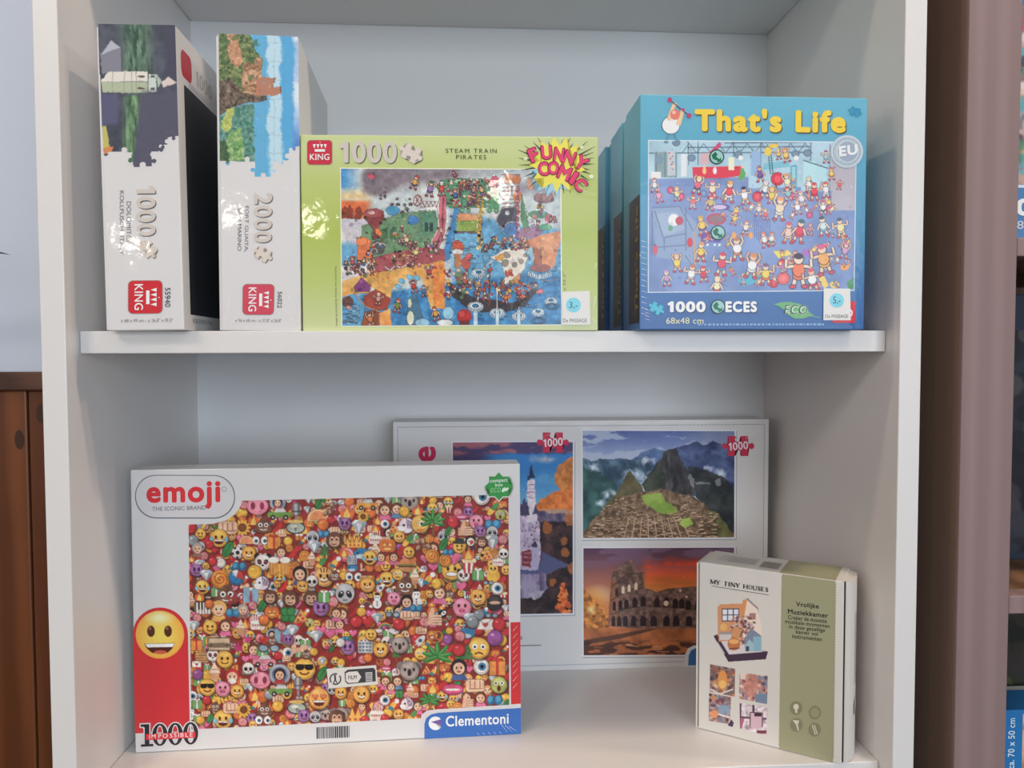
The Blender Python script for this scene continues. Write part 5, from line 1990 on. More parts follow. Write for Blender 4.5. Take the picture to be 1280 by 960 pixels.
def paint_arena():
    A = Art([(729.2, 685.3), (917.5, 684.5), (917, 818), (729.5, 819)], 236, 166, (120, 70, 70), 22)
    X, Y = A.xy()
    n, n2, n3 = A.fbm(5), A.fbm(14), A.fbm(45, octv=3)
    ny = A.fbm(4, 14)
    t = np.clip((Y - 686) / 60, 0, 1)[..., None]
    A.im = np.array([84, 56, 82.]) * (1 - t) + np.array([206, 120, 84.]) * t
    A.blend(np.clip((X - 800) / 10, 0, 1) * np.clip((Y - 690 - 10 * n) / 8, 0, 1) * np.clip((745 - Y) / 8, 0, 1), np.stack([206 + 36 * ny, 60 + 70 * np.clip((Y - 700) / 40, 0, 1), 26 + 20 * n], -1))
    A.blend(np.clip((ny - .5) * 5, 0, .7) * np.clip((720 - Y) / 20, 0, 1), np.array([122, 92, 118.]))
    A.blend(np.clip(1 - np.hypot((X - 748) / 22, (Y - 745) / 16), 0, 1), np.array([214, 196, 150.]))
    A.blend(np.clip(1 - np.hypot((X - 740) / 26, (Y - 764) / 34), 0, 1) * 1.6, np.array([224, 132, 44.]))
    layer(A, [(729, 735), (738, 744), (748, 755), (758, 760), (762, 784), (729, 786)], (126, 72, 28), (232, 146, 54), n3)
    A.blend(np.clip(1 - np.hypot((X - 739.5) / 7, (Y - 762) / 7), 0, 1), np.array([255, 222, 150.]))
    stone = np.stack([88 + 56 * n3, 66 + 42 * n3, 60 + 38 * n3], -1)
    A.tex([(760, 782), (762, 752), (764, 725), (766, 716), (774, 708), (786, 701), (790, 700), (797, 714), (803, 716), (806, 735), (814, 737), (820, 740), (834, 736), (866, 733), (917, 738), (917, 786), (800, 786)], stone)
    A.poly([(760, 782), (762, 752), (764, 725), (772, 725), (772, 783)], (196, 110, 56), .35)
    for y0, y1 in ((730, 716), (747, 735), (764, 758)):
        A.line([(764, y0 + 4), (784, y1 + 2), (805, y1)], 1, (64, 46, 46))
    A.line([(805, 757), (917, 764)], 1, (70, 50, 48))

    def arch(x0, y0, w_, h_, c=(44, 30, 34)):
        A.poly([(x0 - w_, y0 + h_), (x0 - w_, y0 - h_ * .4), (x0 - .6 * w_, y0 - h_ * .85), (x0, y0 - h_), (x0 + .6 * w_, y0 - h_ * .85), (x0 + w_, y0 - h_ * .4), (x0 + w_, y0 + h_)], c)
    for x0, y0, c in ((771, 740, 0), (779, 737, 1), (786.5, 735, 1), (795, 732.5, 1)):
        arch(x0, y0, 1.8, 4.6, (226, 200, 170) if c else (60, 40, 40))
    for k, (x0, y0) in enumerate(((768, 757), (775.5, 756), (783, 755), (793.5, 753), (804, 751.5), (821, 753), (833, 752), (844, 754), (852, 754), (860, 756), (872, 756), (884, 757), (896, 758), (908, 759))):
        arch(x0, y0, 2 + min(k, 4) * .35, 6)
    A.ell(832.5, 754, 3.2, 3.4, (232, 206, 180))
    for x0, y0 in ((850, 738), (858, 746)):
        A.dot(x0, y0, 1.4, (226, 200, 176))
    for k, x0 in enumerate((767, 774, 782, 792, 804, 817, 833, 845, 861, 876, 890, 904)):
        arch(x0, 776, 2.2 + min(k, 5) * .35, 6.5, (46, 34, 40))
    A.blend(np.clip((Y - 783 - 2 * n) / 2, 0, 1), np.stack([150 + 50 * n2, 84 + 30 * n2, 46 + 16 * n2], -1))
    A.poly([(729, 800), (770, 793), (812, 785), (822, 786), (776, 798), (729, 806)], (76, 50, 46), .8)
    A.blend(np.clip((Y - 799) / 5, 0, 1) * np.clip((A.fbm(12, 26, 2) - .46) * 9, 0, .8), np.array([62, 38, 36.]))
    for k in range(26):
        y0 = 801 + k * .7
        x0 = A.rnd.uniform(730, 900)
        A.line([(x0, y0), (x0 + A.rnd.uniform(6, 18), y0 + A.rnd.uniform(-1, 2))], .9, A.rnd.choice([(214, 150, 104), (60, 38, 36)]))
    A.busy(300, (.5, 1.2), 18, .0, (766, 718, 917, 786))
    return A


def paint_castle():
    A = Art([(566, 553.2), (716, 552.5), (715.8, 766.3), (567, 769)], 176, 250, (90, 70, 110), 23)
    X, Y = A.xy()
    n, n2, n3 = A.fbm(5), A.fbm(14), A.fbm(36, octv=3)
    ny = A.fbm(3, 16)
    A.im = np.zeros_like(A.im) + np.array([74, 62, 108.])
    A.blend(np.clip((ny - .45) * 5, 0, .9) * np.clip((572 - Y) / 6, 0, 1), np.array([176, 96, 106.]))
    A.blend(np.clip((Y - 566) / 3, 0, 1) * np.clip((X - 600) / 20, 0, 1), np.stack([30 + 70 * np.clip((Y - 590) / 40, 0, 1), 120 + 40 * np.clip((Y - 590) / 40, 0, 1), 186 + 14 * n], -1))
    A.blend(np.clip(1 - np.hypot((X - 678) / 20, (Y - 574) / 7), 0, 1) * 1.5 * n2, np.array([222, 190, 190.]))
    A.blend(np.clip(1 - np.hypot((X - 690) / 30, (Y - 596) / 12), 0, 1) * n, np.array([176, 206, 214.]))
    fol = np.stack([168 + 56 * n3, 96 + 40 * n3, 34 + 26 * n3], -1)
    A.tex([(693, 598), (697, 584), (706, 576), (716, 570), (716, 620), (700, 612), (694, 606)], fol)
    A.tex([(668, 634), (676, 624), (690, 616), (702, 611), (716, 612), (716, 652), (690, 648), (668, 642)], np.stack([186 + 46 * n3, 92 + 36 * n3, 24 + 20 * n3], -1))
    layer(A, [(566, 615), (640, 625), (668, 640), (690, 636), (716, 638), (716, 662), (650, 668), (566, 690)], (54, 46, 84), (128, 110, 132), n3)
    A.poly([(672, 636), (700, 636), (716, 638), (716, 643), (690, 642)], (206, 160, 120), .7)
    layer(A, [(566, 650), (716, 652), (716, 770), (566, 770)], (34, 26, 34), (86, 58, 58), n2)
    for x0, y0, r in ((683, 660, 6), (706, 690, 5), (712, 650, 6), (714, 710, 5), (705, 676, 4), (690, 728, 4), (660, 730, 4)):
        A.poly([(x0 + r * (.8 + .4 * A.rnd.random()) * math.cos(t), y0 + 1.4 * r * (.8 + .4 * A.rnd.random()) * math.sin(t)) for t in np.linspace(0, 6.28, 12)], (190, 104, 40), .75)
    for k in range(46):
        y0 = A.rnd.uniform(728, 766)
        h_ = (y0 - 726) / 40 * 9
        A.ell(704 + A.rnd.uniform(-h_, h_), y0, 3, 2.2, A.rnd.choice([(226, 104, 30), (196, 80, 26), (236, 130, 50)]))
    wall = np.stack([168 + 46 * n3, 150 + 40 * n3, 176 + 34 * n3], -1)
    A.tex([(600, 640), (628, 632), (650, 645), (652, 640), (656, 645), (674, 652), (676, 690), (672, 714), (600, 714)], wall)
    A.tex([(659.5, 600), (668.5, 600), (669.5, 640), (672, 652), (658, 652)], np.stack([206 + 24 * n3, 190 + 24 * n3, 204 + 20 * n3], -1))
    A.poly([(660, 598), (663.6, 580), (668, 598)], (38, 44, 74))
    A.poly([(658, 601), (660, 593), (662, 601)], (38, 44, 74))
    for y0 in (606, 616):
        A.line([(660, y0), (669, y0)], 1.2, (150, 112, 128))
    for y0 in (612, 622):
        for x0 in (661.5, 664.5, 667.5):
            A.dot(x0, y0, .7, (96, 74, 96))
    A.poly([(651, 630), (655, 622), (660, 632), (662, 644), (650, 644)], (70, 60, 92))
    A.poly([(666, 642), (669, 630), (673, 643)], (70, 64, 100))
    for k in range(40):
        A.dot(A.rnd.uniform(652, 672), A.rnd.uniform(654, 688), .8, (92, 66, 88))
    A.rect(652, 688, 664, 708, (136, 50, 66))
    for y0 in (692, 697, 703):
        A.line([(654, y0), (663, y0)], .8, (206, 156, 160))
    A.rect(664, 684, 672, 712, (176, 164, 196))
    A.poly([(664, 684), (668, 676), (672, 684)], (60, 56, 86))
    A.poly([(672, 712), (678, 690), (700, 700), (712, 706), (690, 714), (680, 720), (640, 722), (640, 712)], (84, 88, 128))
    layer(A, [(640, 716), (660, 717), (682, 716), (684, 735), (676, 745), (640, 750)], (92, 78, 116), (164, 148, 176), A.fbm(40, 6))
    layer(A, [(660, 742), (680, 736), (676, 746), (668, 750)], (150, 140, 160), (190, 176, 190), n3)
    A.warp(1.1, 26)
    A.busy(700, (.6, 1.8), 26, .0, (566, 610, 716, 768))
    return A


def paint_chapel():
    """landscape turned a quarter, with a knobbly jigsaw lower edge"""
    A = Art([(123.4, 30.8), (220.8, 33.2), (226.3, 214), (129.8, 214)], 128, 236, (84, 86, 106), 31)
    X, Y = A.xy()
    n2, n3 = A.fbm(8), A.fbm(30, octv=3)
    nz = A.fbm(34, 12, 3)
    A.im = np.array([70, 75, 90.]) + (n2[..., None] - .5) * 24
    A.blend(np.clip(1 - np.abs(X - 172) / 26, 0, 1) * 1.4 * np.clip((100 - Y) / 5, 0, 1), np.stack([46 + 70 * nz, 74 + 74 * nz, 62 + 60 * nz], -1))
    A.blend(np.clip((X - 205) / 8, 0, 1) * np.clip((110 - Y) / 8, 0, 1), np.array([66, 66, 86.]))
    A.poly([(127, 70), (138, 54), (152, 60), (153, 92), (129, 94)], (124, 124, 138))
    A.poly([(127, 71), (137, 57), (140, 52), (152, 61), (142, 64)], (170, 172, 184))
    A.poly([(128, 101), (138, 91), (186, 91), (186, 103), (128, 104)], (214, 208, 198))
    A.poly([(128, 104), (186, 104), (186, 118), (130, 117)], (168, 178, 150))
    for x0 in (142, 157, 166, 172):
        A.line([(x0, 91), (x0, 117)], .6, (130, 132, 118))
    for y0 in (97.5, 112):
        A.ell(178, y0, 5, 1.5, (92, 78, 70))
    A.rect(187, 95, 197, 117, (190, 200, 190))
    for y0 in (98, 113):
        A.rect(190, y0 - 1.5, 195, y0 + 1.5, (74, 80, 84))
    A.poly([(197, 95), (204, 103), (199, 112)], (164, 180, 168))
    A.poly([(203, 104), (213, 98), (223, 106), (206, 111)], (206, 190, 184))
    A.blend(np.clip(1 - np.abs(X - 166 - (Y - 160) * -.05) / 14, 0, 1) * 1.5 * np.clip((Y - 118) / 6, 0, 1), np.stack([52 + 70 * nz, 84 + 76 * nz, 62 + 54 * nz], -1))
    A.blend(np.clip((X - 176 + (Y - 120) * .12) / 4, 0, 1) * np.clip((Y - 112) / 10, 0, 1), np.array([80, 80, 100.]))
    A.blend(np.clip((152 - X) / 5, 0, 1) * np.clip((Y - 116) / 5, 0, 1) * np.clip((160 - Y) / 6, 0, 1), np.array([84, 84, 116.]))
    A.poly([(130, 158), (134, 158), (139, 182), (140, 192), (130, 192)], (186, 178, 86))
    A.poly([(130, 186), (144, 184), (140, 192), (131, 193)], (206, 124, 70))
    A.warp(.7, 24)
    A.busy(420, (.5, 1.4), 16, .0)
    A.jig = ([(123, 30), (222, 32), (226, 172), (212, 173.5), (211, 183), (201, 183), (200, 191), (191, 191), (191.5, 209.5), (168.5, 210), (166, 200), (166, 191.5), (130.5, 191)],
             [(134, 193.2, 3.2), (164.6, 201.5, 3.4), (194, 202.5, 3.4), (203, 188.6, 3.2), (205, 185.6, 3.0), (218.5, 174.6, 2.8)], [(157, 188.6, 3.2), (180, 207.4, 3.4), (192.4, 194.5, 2.6), (210.6, 178.4, 2.4)])
    return A


def paint_fort():
    A = Art([(264.8, 38), (363.8, 43.5), (371, 216), (267.3, 216)], 132, 232, (100, 170, 210), 32)
    X, Y = A.xy()
    n2, n3 = A.fbm(8), A.fbm(34, octv=3)
    bx = X - (Y - 40) * .03
    for x0, x1, c in ((300, 324, (84, 166, 208)), (324, 341, (176, 208, 222)), (341, 356, (70, 160, 210)), (356, 368, (156, 186, 222))):
        A.blend(np.clip((bx - x0) / 3 + (n2 - .5) * 2, 0, 1) * np.clip((x1 + 3 - bx) / 3, 0, 1), np.array(c, float))
    A.blend(np.clip((bx - 355) / 4, 0, 1) * np.clip((Y - 140) / 30, 0, 1), np.array([76, 130, 196.]))
    A.blend(np.clip((bx - 356) / 4, 0, 1) * np.clip((n2 - .5) * 6, 0, .8) * np.clip((140 - Y) / 20, 0, 1), np.array([214, 224, 238.]))
    layer(A, [(264, 37), (303, 39), (312, 60), (320, 68), (319, 92), (312, 112), (300, 120), (280, 128), (264, 136)], (58, 84, 56), (140, 150, 96), n3)
    layer(A, [(276, 38), (286, 38), (292, 56), (296, 72), (288, 80), (278, 68)], (166, 116, 84), (212, 162, 126), n3)
    layer(A, [(296, 76), (318, 66), (320, 90), (334, 92), (334, 112), (296, 112), (294, 96)], (120, 84, 60), (206, 164, 128), n3)
    for k in range(10):
        A.ell(A.rnd.uniform(268, 312), A.rnd.uniform(44, 100), 4, 3, (70, 104, 64), A.rnd.random() * 3, .7)
    A.poly([(314, 91), (336, 91), (336, 98), (326, 99), (326, 104), (344, 102), (344, 112), (310, 113)], (178, 118, 92))
    A.line([(336, 91), (336, 98)], 1.6, (120, 74, 62))
    A.line([(344, 102), (344, 112)], 1.6, (120, 74, 62))
    layer(A, [(264, 96), (280, 90), (296, 110), (326, 113), (326, 118), (300, 122), (284, 126), (264, 138)], (64, 56, 50), (136, 116, 100), n3)
    layer(A, [(266, 138), (284, 126), (310, 122), (312, 192), (300, 194), (266, 194)], (52, 112, 96), (120, 160, 150), n3)
    layer(A, [(268, 150), (276, 128), (286, 126), (282, 150), (276, 158)], (150, 166, 80), (196, 200, 110), n3)
    layer(A, [(276, 160), (294, 150), (300, 192), (278, 192)], (76, 134, 76), (164, 190, 124), n3)
    layer(A, [(266, 168), (276, 166), (280, 192), (266, 193)], (50, 84, 58), (84, 110, 70), n3)
    for k in range(8):
        A.line([(316, 50 + k * 22), (370, 52 + k * 22)], .5, (92, 136, 164), .6)
        A.ell(322 + (k % 2) * 12, 58 + k * 20, 2, 2, (120, 166, 190), 0, .35)
    for k in range(4):
        A.line([(322 + k * 12, 42), (326 + k * 12, 210)], .5, (92, 136, 164), .5)
    A.warp(1.5, 20)
    A.busy(600, (.5, 1.6), 34, .1, (264, 37, 318, 194))
    A.jig = ([(264, 37), (366, 43), (371, 174), (362, 176), (356, 177), (355.5, 192), (342, 192.5), (336, 194), (334.5, 212.5), (312, 212), (312, 193), (266, 192.5)],
             [(277.5, 194.4, 3.2), (309.6, 203, 3.2), (346, 194.4, 3.0), (337, 205, 2.8), (362, 177.6, 2.6)], [(302.5, 190, 3.0), (323.5, 210, 3.0), (353.6, 186, 2.6)])
    return A


def jig_edge(A):
    poly, add, sub = A.jig
    k = np.zeros((A.H, A.W))
    for p in [poly] + [disc(*a, n=14) for a in add]:
        r = A.cov(p)
        if r:
            k[r[0]] = np.maximum(k[r[0]], r[1])
    for p in [disc(*a, n=14) for a in sub]:
        r = A.cov(p)
        if r:
            k[r[0]] = np.minimum(k[r[0]], 1 - r[1])
    A.keep &= k > 0.5


def paint_smiley():
    A = Art([(169, 762), (232, 762), (232, 825), (169, 825)], 130, 130, (246, 190, 50), 9)
    X, Y = A.xy()
    d = np.hypot(X - 200.5, Y - 793.3) / 30
    t = np.clip(d, 0, 1)[..., None] ** 2
    A.im = np.array([246, 206, 78.]) * (1 - t) + np.array([240, 160, 44.]) * t
    A.blend(np.clip(1 - np.hypot((X - 200) / 22, (Y - 772) / 11), 0, 1), np.array([252, 236, 190.]))
    for x0 in (189.5, 210.5):
        A.ell(x0, 789, 4.8, 7, (82, 44, 24))
        A.ell(x0 - 1.2, 785.5, 1.6, 2, (146, 96, 62))
    A.poly([(181, 804.5), (219, 803.5), (216, 810), (210, 815.5), (200, 817.5), (190, 815.5), (184, 810)], (84, 32, 22))
    A.poly([(182, 804.8), (218.5, 804), (216, 808.5), (185, 809)], (240, 238, 236))
    A.ell(201, 815, 8, 2.4, (196, 84, 60))
    A.keep &= (d[:, :] < 1.0)
    return A


def speckle(quad, W, H, base, cols, n, seed, r=(1, 2.6)):
    A = Art(quad, W, H, base, seed)
    f = A.fbm(7)
    A.im = A.im * (.75 + .5 * f[..., None])
    X, Y = A.xy()
    x0, x1, y0, y1 = X.min(), X.max(), Y.min(), Y.max()
    for k in range(n):
        A.ell(A.rnd.uniform(x0, x1), A.rnd.uniform(y0, y1), A.rnd.uniform(*r), A.rnd.uniform(*r), A.rnd.choice(cols), A.rnd.random() * 3, .85)
    return A


# ------------------------------------------------------------------ printed marks shared by several boxes
def frame_map(o, ux, uy):
    o, ux, uy = (np.array(k, float) for k in (o, ux, uy))
    return lambda pts: [tuple(o + a * ux + b * uy) for a, b in pts]


def crown_logo(P, o, ux, uy, red=(196, 44, 54), dim=1.0):
    """red rounded square with a white crown over the word; o is its lower left corner as read"""
    F = frame_map(o, ux, uy)
    e = P.shape('logo_border', [F(rrect(-.02, -.02, 1.02, 1.02, .15))], (150, 132, 128), 2)
    b = P.shape('logo_badge', [F(rrect(0.0, 0.0, 1, 1, .14))], red, 3, label='red rounded square logo with white crown')
    w_ = (236, 228, 226)
    tri = [F([(.22 + .15 * k, .84), (.34 + .15 * k, .84), (.28 + .15 * k, .66)]) for k in range(4)]
    tri.append(F([(.30, .53), (.72, .53), (.72, .63), (.30, .63)]))
    tri.append(F(disc(.52, .91, .02, .02, 8)))
    P.shape('crown_mark', tri, w_, 4, b)
    q = F([(.1, .18), (.9, .18), (.1, .44)])
    P.text('logo_lettering', [('KING', *q, .012)], w_, 4, b)
    return b


def silver_number(P, s, o, ux, uy, piece, ps, rot):
    """bevelled silver figures: dark edge under a light face"""
    F = frame_map(o, ux, uy)
    sh = [(x + 1.0, y + 1.0) for x, y in F([(0, 0), (1, 0), (0, 1)])]
    P.text('number_edge', [(s, *sh, .035)], (92, 86, 80), 2)
    P.text('number_lettering', [(s, *F([(0, 0), (1, 0), (0, 1)]), .03)], (196, 188, 180), 3)
    P.shape('jigsaw_mark_edge', [jigsaw_piece(piece[0] + .9, piece[1] + .9, ps, rot)], (104, 96, 88), 2)
    P.shape('jigsaw_mark', [jigsaw_piece(piece[0], piece[1], ps, rot)], (206, 196, 186), 3)


def price_sticker(P, quad, c, r, price, pbox, note, nbox, layer=8):
    s = P.shape('price_sticker', [quad], (214, 212, 208), layer, label='white price sticker with a pale blue dot')
    P.shape('blue_dot', [disc(c[0], c[1], r)], (120, 200, 218), layer + 1, s)
    P.text('price_lettering', [(price, *pbox)], (40, 56, 84), layer + 2, s)
    P.text('note_lettering', [(note, *nbox)], (70, 70, 74), layer + 1, s)
    return s


def green_dot(P, x, y, r, layer=5):
    b = P.shape('recycling_mark', [disc(x, y, r)], (28, 62, 56), layer, label='round green recycling mark')
    P.shape('recycling_field', [disc(x, y, r * .84)], (150, 190, 190), layer + 1, b)
    a = [(x - .7 * r, y - .2 * r), (x - .2 * r, y - .7 * r), (x + .1 * r, y - .3 * r), (x - .1 * r, y), (x + .35 * r, y + .3 * r), (x + .55 * r, y + .05 * r), (x + .6 * r, y + .6 * r), (x, y + .75 * r), (x + .1 * r, y + .5 * r), (x - .5 * r, y + .3 * r)]
    P.shape('recycling_arrow', [a], (16, 104, 70), layer + 2, b)
    return b


def hbox(x0, y0, x1, y1, slope=0.0):
    """bottom-left, bottom-right, top-left of an upright text block"""
    d = slope * (x1 - x0)
    return (x0, y1), (x1, y1 + d), (x0, y0)


def vbox(x0, y0, x1, y1):
    """text turned a quarter clockwise, read from top to bottom"""
    return (x0, y0), (x0, y1), (x1, y0)


def carton(name, loc, rz, w_, h_, t_, lid_mat, tray_mat, label, group=None, lean=0.0, roll=0.0, lid_t=None, inset=0.0012):
    """two-part game carton: a lid in front and the slightly smaller tray showing behind it"""
    r = tag(empty(name, loc, rz, lean, roll), label, 'puzzle box', group)
    lid_t = t_ * .82 if lid_t is None else lid_t
    box('lid', (-w_ / 2, 0, 0), (w_ / 2, lid_t, h_), lid_mat, r, 0.0009)
    box('tray', (-w_ / 2 + inset, lid_t, 0), (w_ / 2 - inset, t_, h_ - inset), tray_mat, r, 0.0006)
    return r


def crease_glint(P, lines, layer=9, wd=.7, name='film_crease_glint'):
    """flat pale strokes painted as the highlights on gathered shrink film"""
    o = P.shape(name, [stroke(a, b, wd, wd * .3) for a, b in lines], (226, 226, 228), layer, label='painted pale highlights along creases in the shrink film')
    o['kind'] = 'stuff'
    return o


CARD = flat((228, 226, 226), .5, True)
CARDM = flat((226, 220, 212), .55, False, bump=.1)
INSIDE = flat((214, 208, 200), .6)

# ------------------------------------------------------------------ upper shelf: two boxes on end, spines to the front
def spine_box(loc, rz, roll, w_, h_, t_, label, quad, dark):
    r = tag(empty('puzzle_box', loc, rz, 0, roll), label, 'puzzle box', 'tall puzzle boxes standing on end')
    box('lid', (-w_ / 2 + .0022, 0, 0), (w_ / 2, t_, h_), CARD, r, 0.0011)
    box('tray', (-w_ / 2, 0.002, 0.0005), (-w_ / 2 + .0022, t_ - .002, h_ - .002), CARD, r, 0.0005)
    P = Plate(quad, (-w_ / 2 + .0022, 0, h_), (w_ - .0022, 0, 0), (0, 0, -h_), r)
    return r, P


b1, P1 = spine_box((-.3143, .006, ZM), math.radians(.46), math.radians(-.55), .0680, .2686, .19,
                   'puzzle box on end showing a white chapel among dark green pines on its spine', [(123.3, 30.4), (220.8, 33), (232, 412.6), (137, 412.6)], 0)
A = paint_chapel()
jig_edge(A)
A.sheet('landscape_print', P1, 1, label='dark landscape with a white chapel, cut along a jigsaw edge')
silver_number(P1, '1000', (172, 234), (0, 62), (24.5, 0), (187, 312), 17, .9)
P1.text('title_lettering', [('DOLOMITES', *vbox(160, 253, 165.5, 303)), ('KOLLFUSCH, ITALY', *vbox(150.5, 239.5, 156.5, 319))], (84, 78, 80), 2)
crown_logo(P1, (162.5, 351.5), (0, 40), (42, 0))
P1.text('code_lettering', [('55940', *vbox(208, 360, 215, 384), .01)], (70, 66, 68), 2)
P1.text('size_lettering', [('± 68 x 49 cm - ± 26.8" x 19.3"', *hbox(153, 398, 218, 402.5))], (110, 104, 106), 2)
# the broad face turned to the right: dark picture with the logo above it
PS = Plate([(0, 0), (1, 0), (1, 1), (0, 1)], (.0680 / 2, 0, .2686), (0, .19, 0), (0, 0, -.2686), b1)
PS.shape('side_picture', [[(.09, .17), (.94, .17), (.94, .945), (.09, .945)]], (30, 34, 40), 1, label='dark picture on the broad face')
PS.shape('side_logo', [rrect(.06, .055, .20, .145, .03)], (176, 40, 52), 2, label='red logo square')
PS.text('side_number_lettering', [('1000', *hbox(.26, .075, .5, .13), .02)], (176, 172, 170), 2)
PS.text('side_caption_lettering', [('KOLLFUSCH, ITALY', *hbox(.12, .958, .42, .975))], (120, 118, 118), 2)

b2, P2 = spine_box((-.2183, .0245, ZM), math.radians(2.2), math.radians(.25), .0735, .2695, .185,
                   'puzzle box on end showing a cliff fort and blue sky on its spine', [(263.5, 37.7), (364, 43.3), (377, 413), (270.5, 413)], 1)
A = paint_fort()
jig_edge(A)
A.sheet('landscape_print', P2, 1, label='cliff fort under a blue sky, cut along a jigsaw edge')
silver_number(P2, '2000', (311.7, 232), (0, 64), (24, 0), (324.5, 311), 17, .5)
P2.text('title_lettering', [('FORT GUAITA,', *vbox(299.7, 249, 305, 308)), ('SAN MARINO', *vbox(291, 251.6, 296, 306.7))], (84, 78, 80), 2)
crown_logo(P2, (299, 350.7), (0, 40), (41, 0), (196, 70, 88))
P2.text('code_lettering', [('56022', *vbox(345, 360, 351, 382), .01)], (70, 66, 68), 2)
P2.text('size_lettering', [('± 96 x 68 cm - ± 37.8" x 26.8"', *hbox(289, 396.5, 351, 401))], (110, 104, 106), 2)
crease_glint(P2, [((278, 385), (281, 368)), ((276, 398), (279, 390)), ((284, 402), (290, 396)), ((355, 384), (362, 390)), ((360, 366), (366, 376)), ((362, 395), (370, 403)), ((352, 226), (358, 232)), ((366, 232), (364, 226))])

# ------------------------------------------------------------------ upper shelf: green comic box
G_COMIC = gradient_print('green_carton_print', [(0.0, (196, 202, 160)), (.3, (176, 190, 112)), (.55, (164, 180, 88)), (.85, (178, 190, 116)), (1.0, (190, 200, 144))], 'Z', .1812, .12)
b3 = carton('puzzle_box', (-.0418, .0245, ZM), math.radians(-1.41), .2769, .1812, .064, G_COMIC, CARD,
            'light green puzzle box with a crowded cartoon of pirates and a steam train')
P3 = Plate([(374.7, 168), (748.7, 171), (747, 414.5), (378.7, 414.5)], (-.2769 / 2, 0, .1812), (.2769, 0, 0), (0, 0, -.1812), b3)
P3.shape('picture_border', [[(424.8, 209.8), (702, 211.4), (702.4, 407.8), (426.8, 409.2)]], (224, 226, 206), 1)
paint_pirates().sheet('cartoon_print', P3, 2, label='cartoon of pirates, a steam train and waterslides')
crown_logo(P3, (384, 205.7), (30.6, 0), (0, -30.2), (190, 48, 66))
silver_number(P3, '1000', (424.5, 204), (71.5, .4), (0, -28), (513.5, 191.5), 20, .5)
P3.text('title_lettering', [('STEAM TRAIN', *hbox(557, 185.7, 621, 191.2, .006), .008, 1.25), ('PIRATES', *hbox(570, 193.8, 608, 199.2, .006), .008, 1.25)], (72, 84, 52), 2)
P3.text('credit_lettering', [('Image provided by Puzzle Art Licensing', (422.6, 408), (421, 334), (419.4, 408))], (96, 104, 70), 2)
P3.text('size_lettering', [('x 19.3"', (707, 365), (707, 341), (703.5, 365))], (110, 116, 84), 2)
spikes = []
rs = random.Random(3)
for k in range(30):
    a = k * 2 * math.pi / 30 + rs.uniform(-.05, .05)
    r0, r1 = rs.uniform(24, 30), rs.uniform(40, 56)
    x0, y0 = 698 + 1.15 * r0 * math.cos(a), 206 + .8 * r0 * math.sin(a)
    x1, y1 = 698 + 1.0 * r1 * math.cos(a), 206 + .75 * r1 * math.sin(a)
    y1 = max(y1, 171.8)
    if x1 > 746 or y1 <= 171.9 and y0 < 173:
        continue
    spikes.append(stroke((x1, y1), (x0, y0), .3, 2.2))
burst = P3.shape('burst_badge', [star(698, 206, 36, 24, 13, .2)], (238, 214, 92), 4, label='yellow burst with pink comic lettering')
P3.shape('burst_rays', [star(690, 222, 26, 16, 11, .1)], (150, 196, 214), 3, burst)
P3.shape('burst_spikes', spikes, (58, 62, 40), 3, burst)
for ch, x, y, hgt, wd, deg in (('F', 667, 194, 17, 11, -22), ('U', 683.5, 191, 17, 13, -4), ('N', 699, 193.5, 17, 12, 8), ('N', 712, 197.5, 17, 13, 20), ('Y', 727, 204, 17, 14, 34),
                              ('C', 679.5, 211.5, 17, 12, -6), ('O', 692, 210.5, 16, 13, 4), ('M', 706, 216.5, 17, 15, 22), ('I', 717.5, 223, 17, 6, 32), ('C', 726, 231.5, 16, 13, 44)):
    c_, s_ = math.cos(math.radians(deg)), math.sin(math.radians(deg))

    def corner(a, b, g=0.0):
        px, py = a * (wd / 2 + g), b * (hgt / 2 + g)
        return (x + px * c_ - py * s_, y + px * s_ + py * c_)
    P3.text('burst_letter_edge', [(ch, corner(-1, 1, 1.1), corner(1, 1, 1.1), corner(-1, -1, 1.1), .06)], (122, 26, 58), 6, burst)
    P3.text('burst_letter', [(ch, corner(-1, 1), corner(1, 1), corner(-1, -1), .045)], (216, 66, 110), 7, burst)
for q in (star(728, 184, 3.4, 1.5, 5, -1.57), star(657, 198.5, 3, 1.3, 5, -1.57), disc(739.5, 221, 2.6, 2.6, 12)):
    P3.shape('burst_star', [q], (222, 232, 190), 4, burst)
price_sticker(P3, [(702, 366), (736.8, 364.8), (737.5, 407), (702, 407.5)], (716.3, 382.5), 9.3, '3,-', hbox(711, 378.5, 721.5, 387.5), 'De PASSAGE', hbox(703.5, 399.5, 733, 404))
crease_glint(P3, [((744, 372), (741, 388)), ((745, 330), (743, 338)), ((740, 400), (745, 404))], 9, .8)

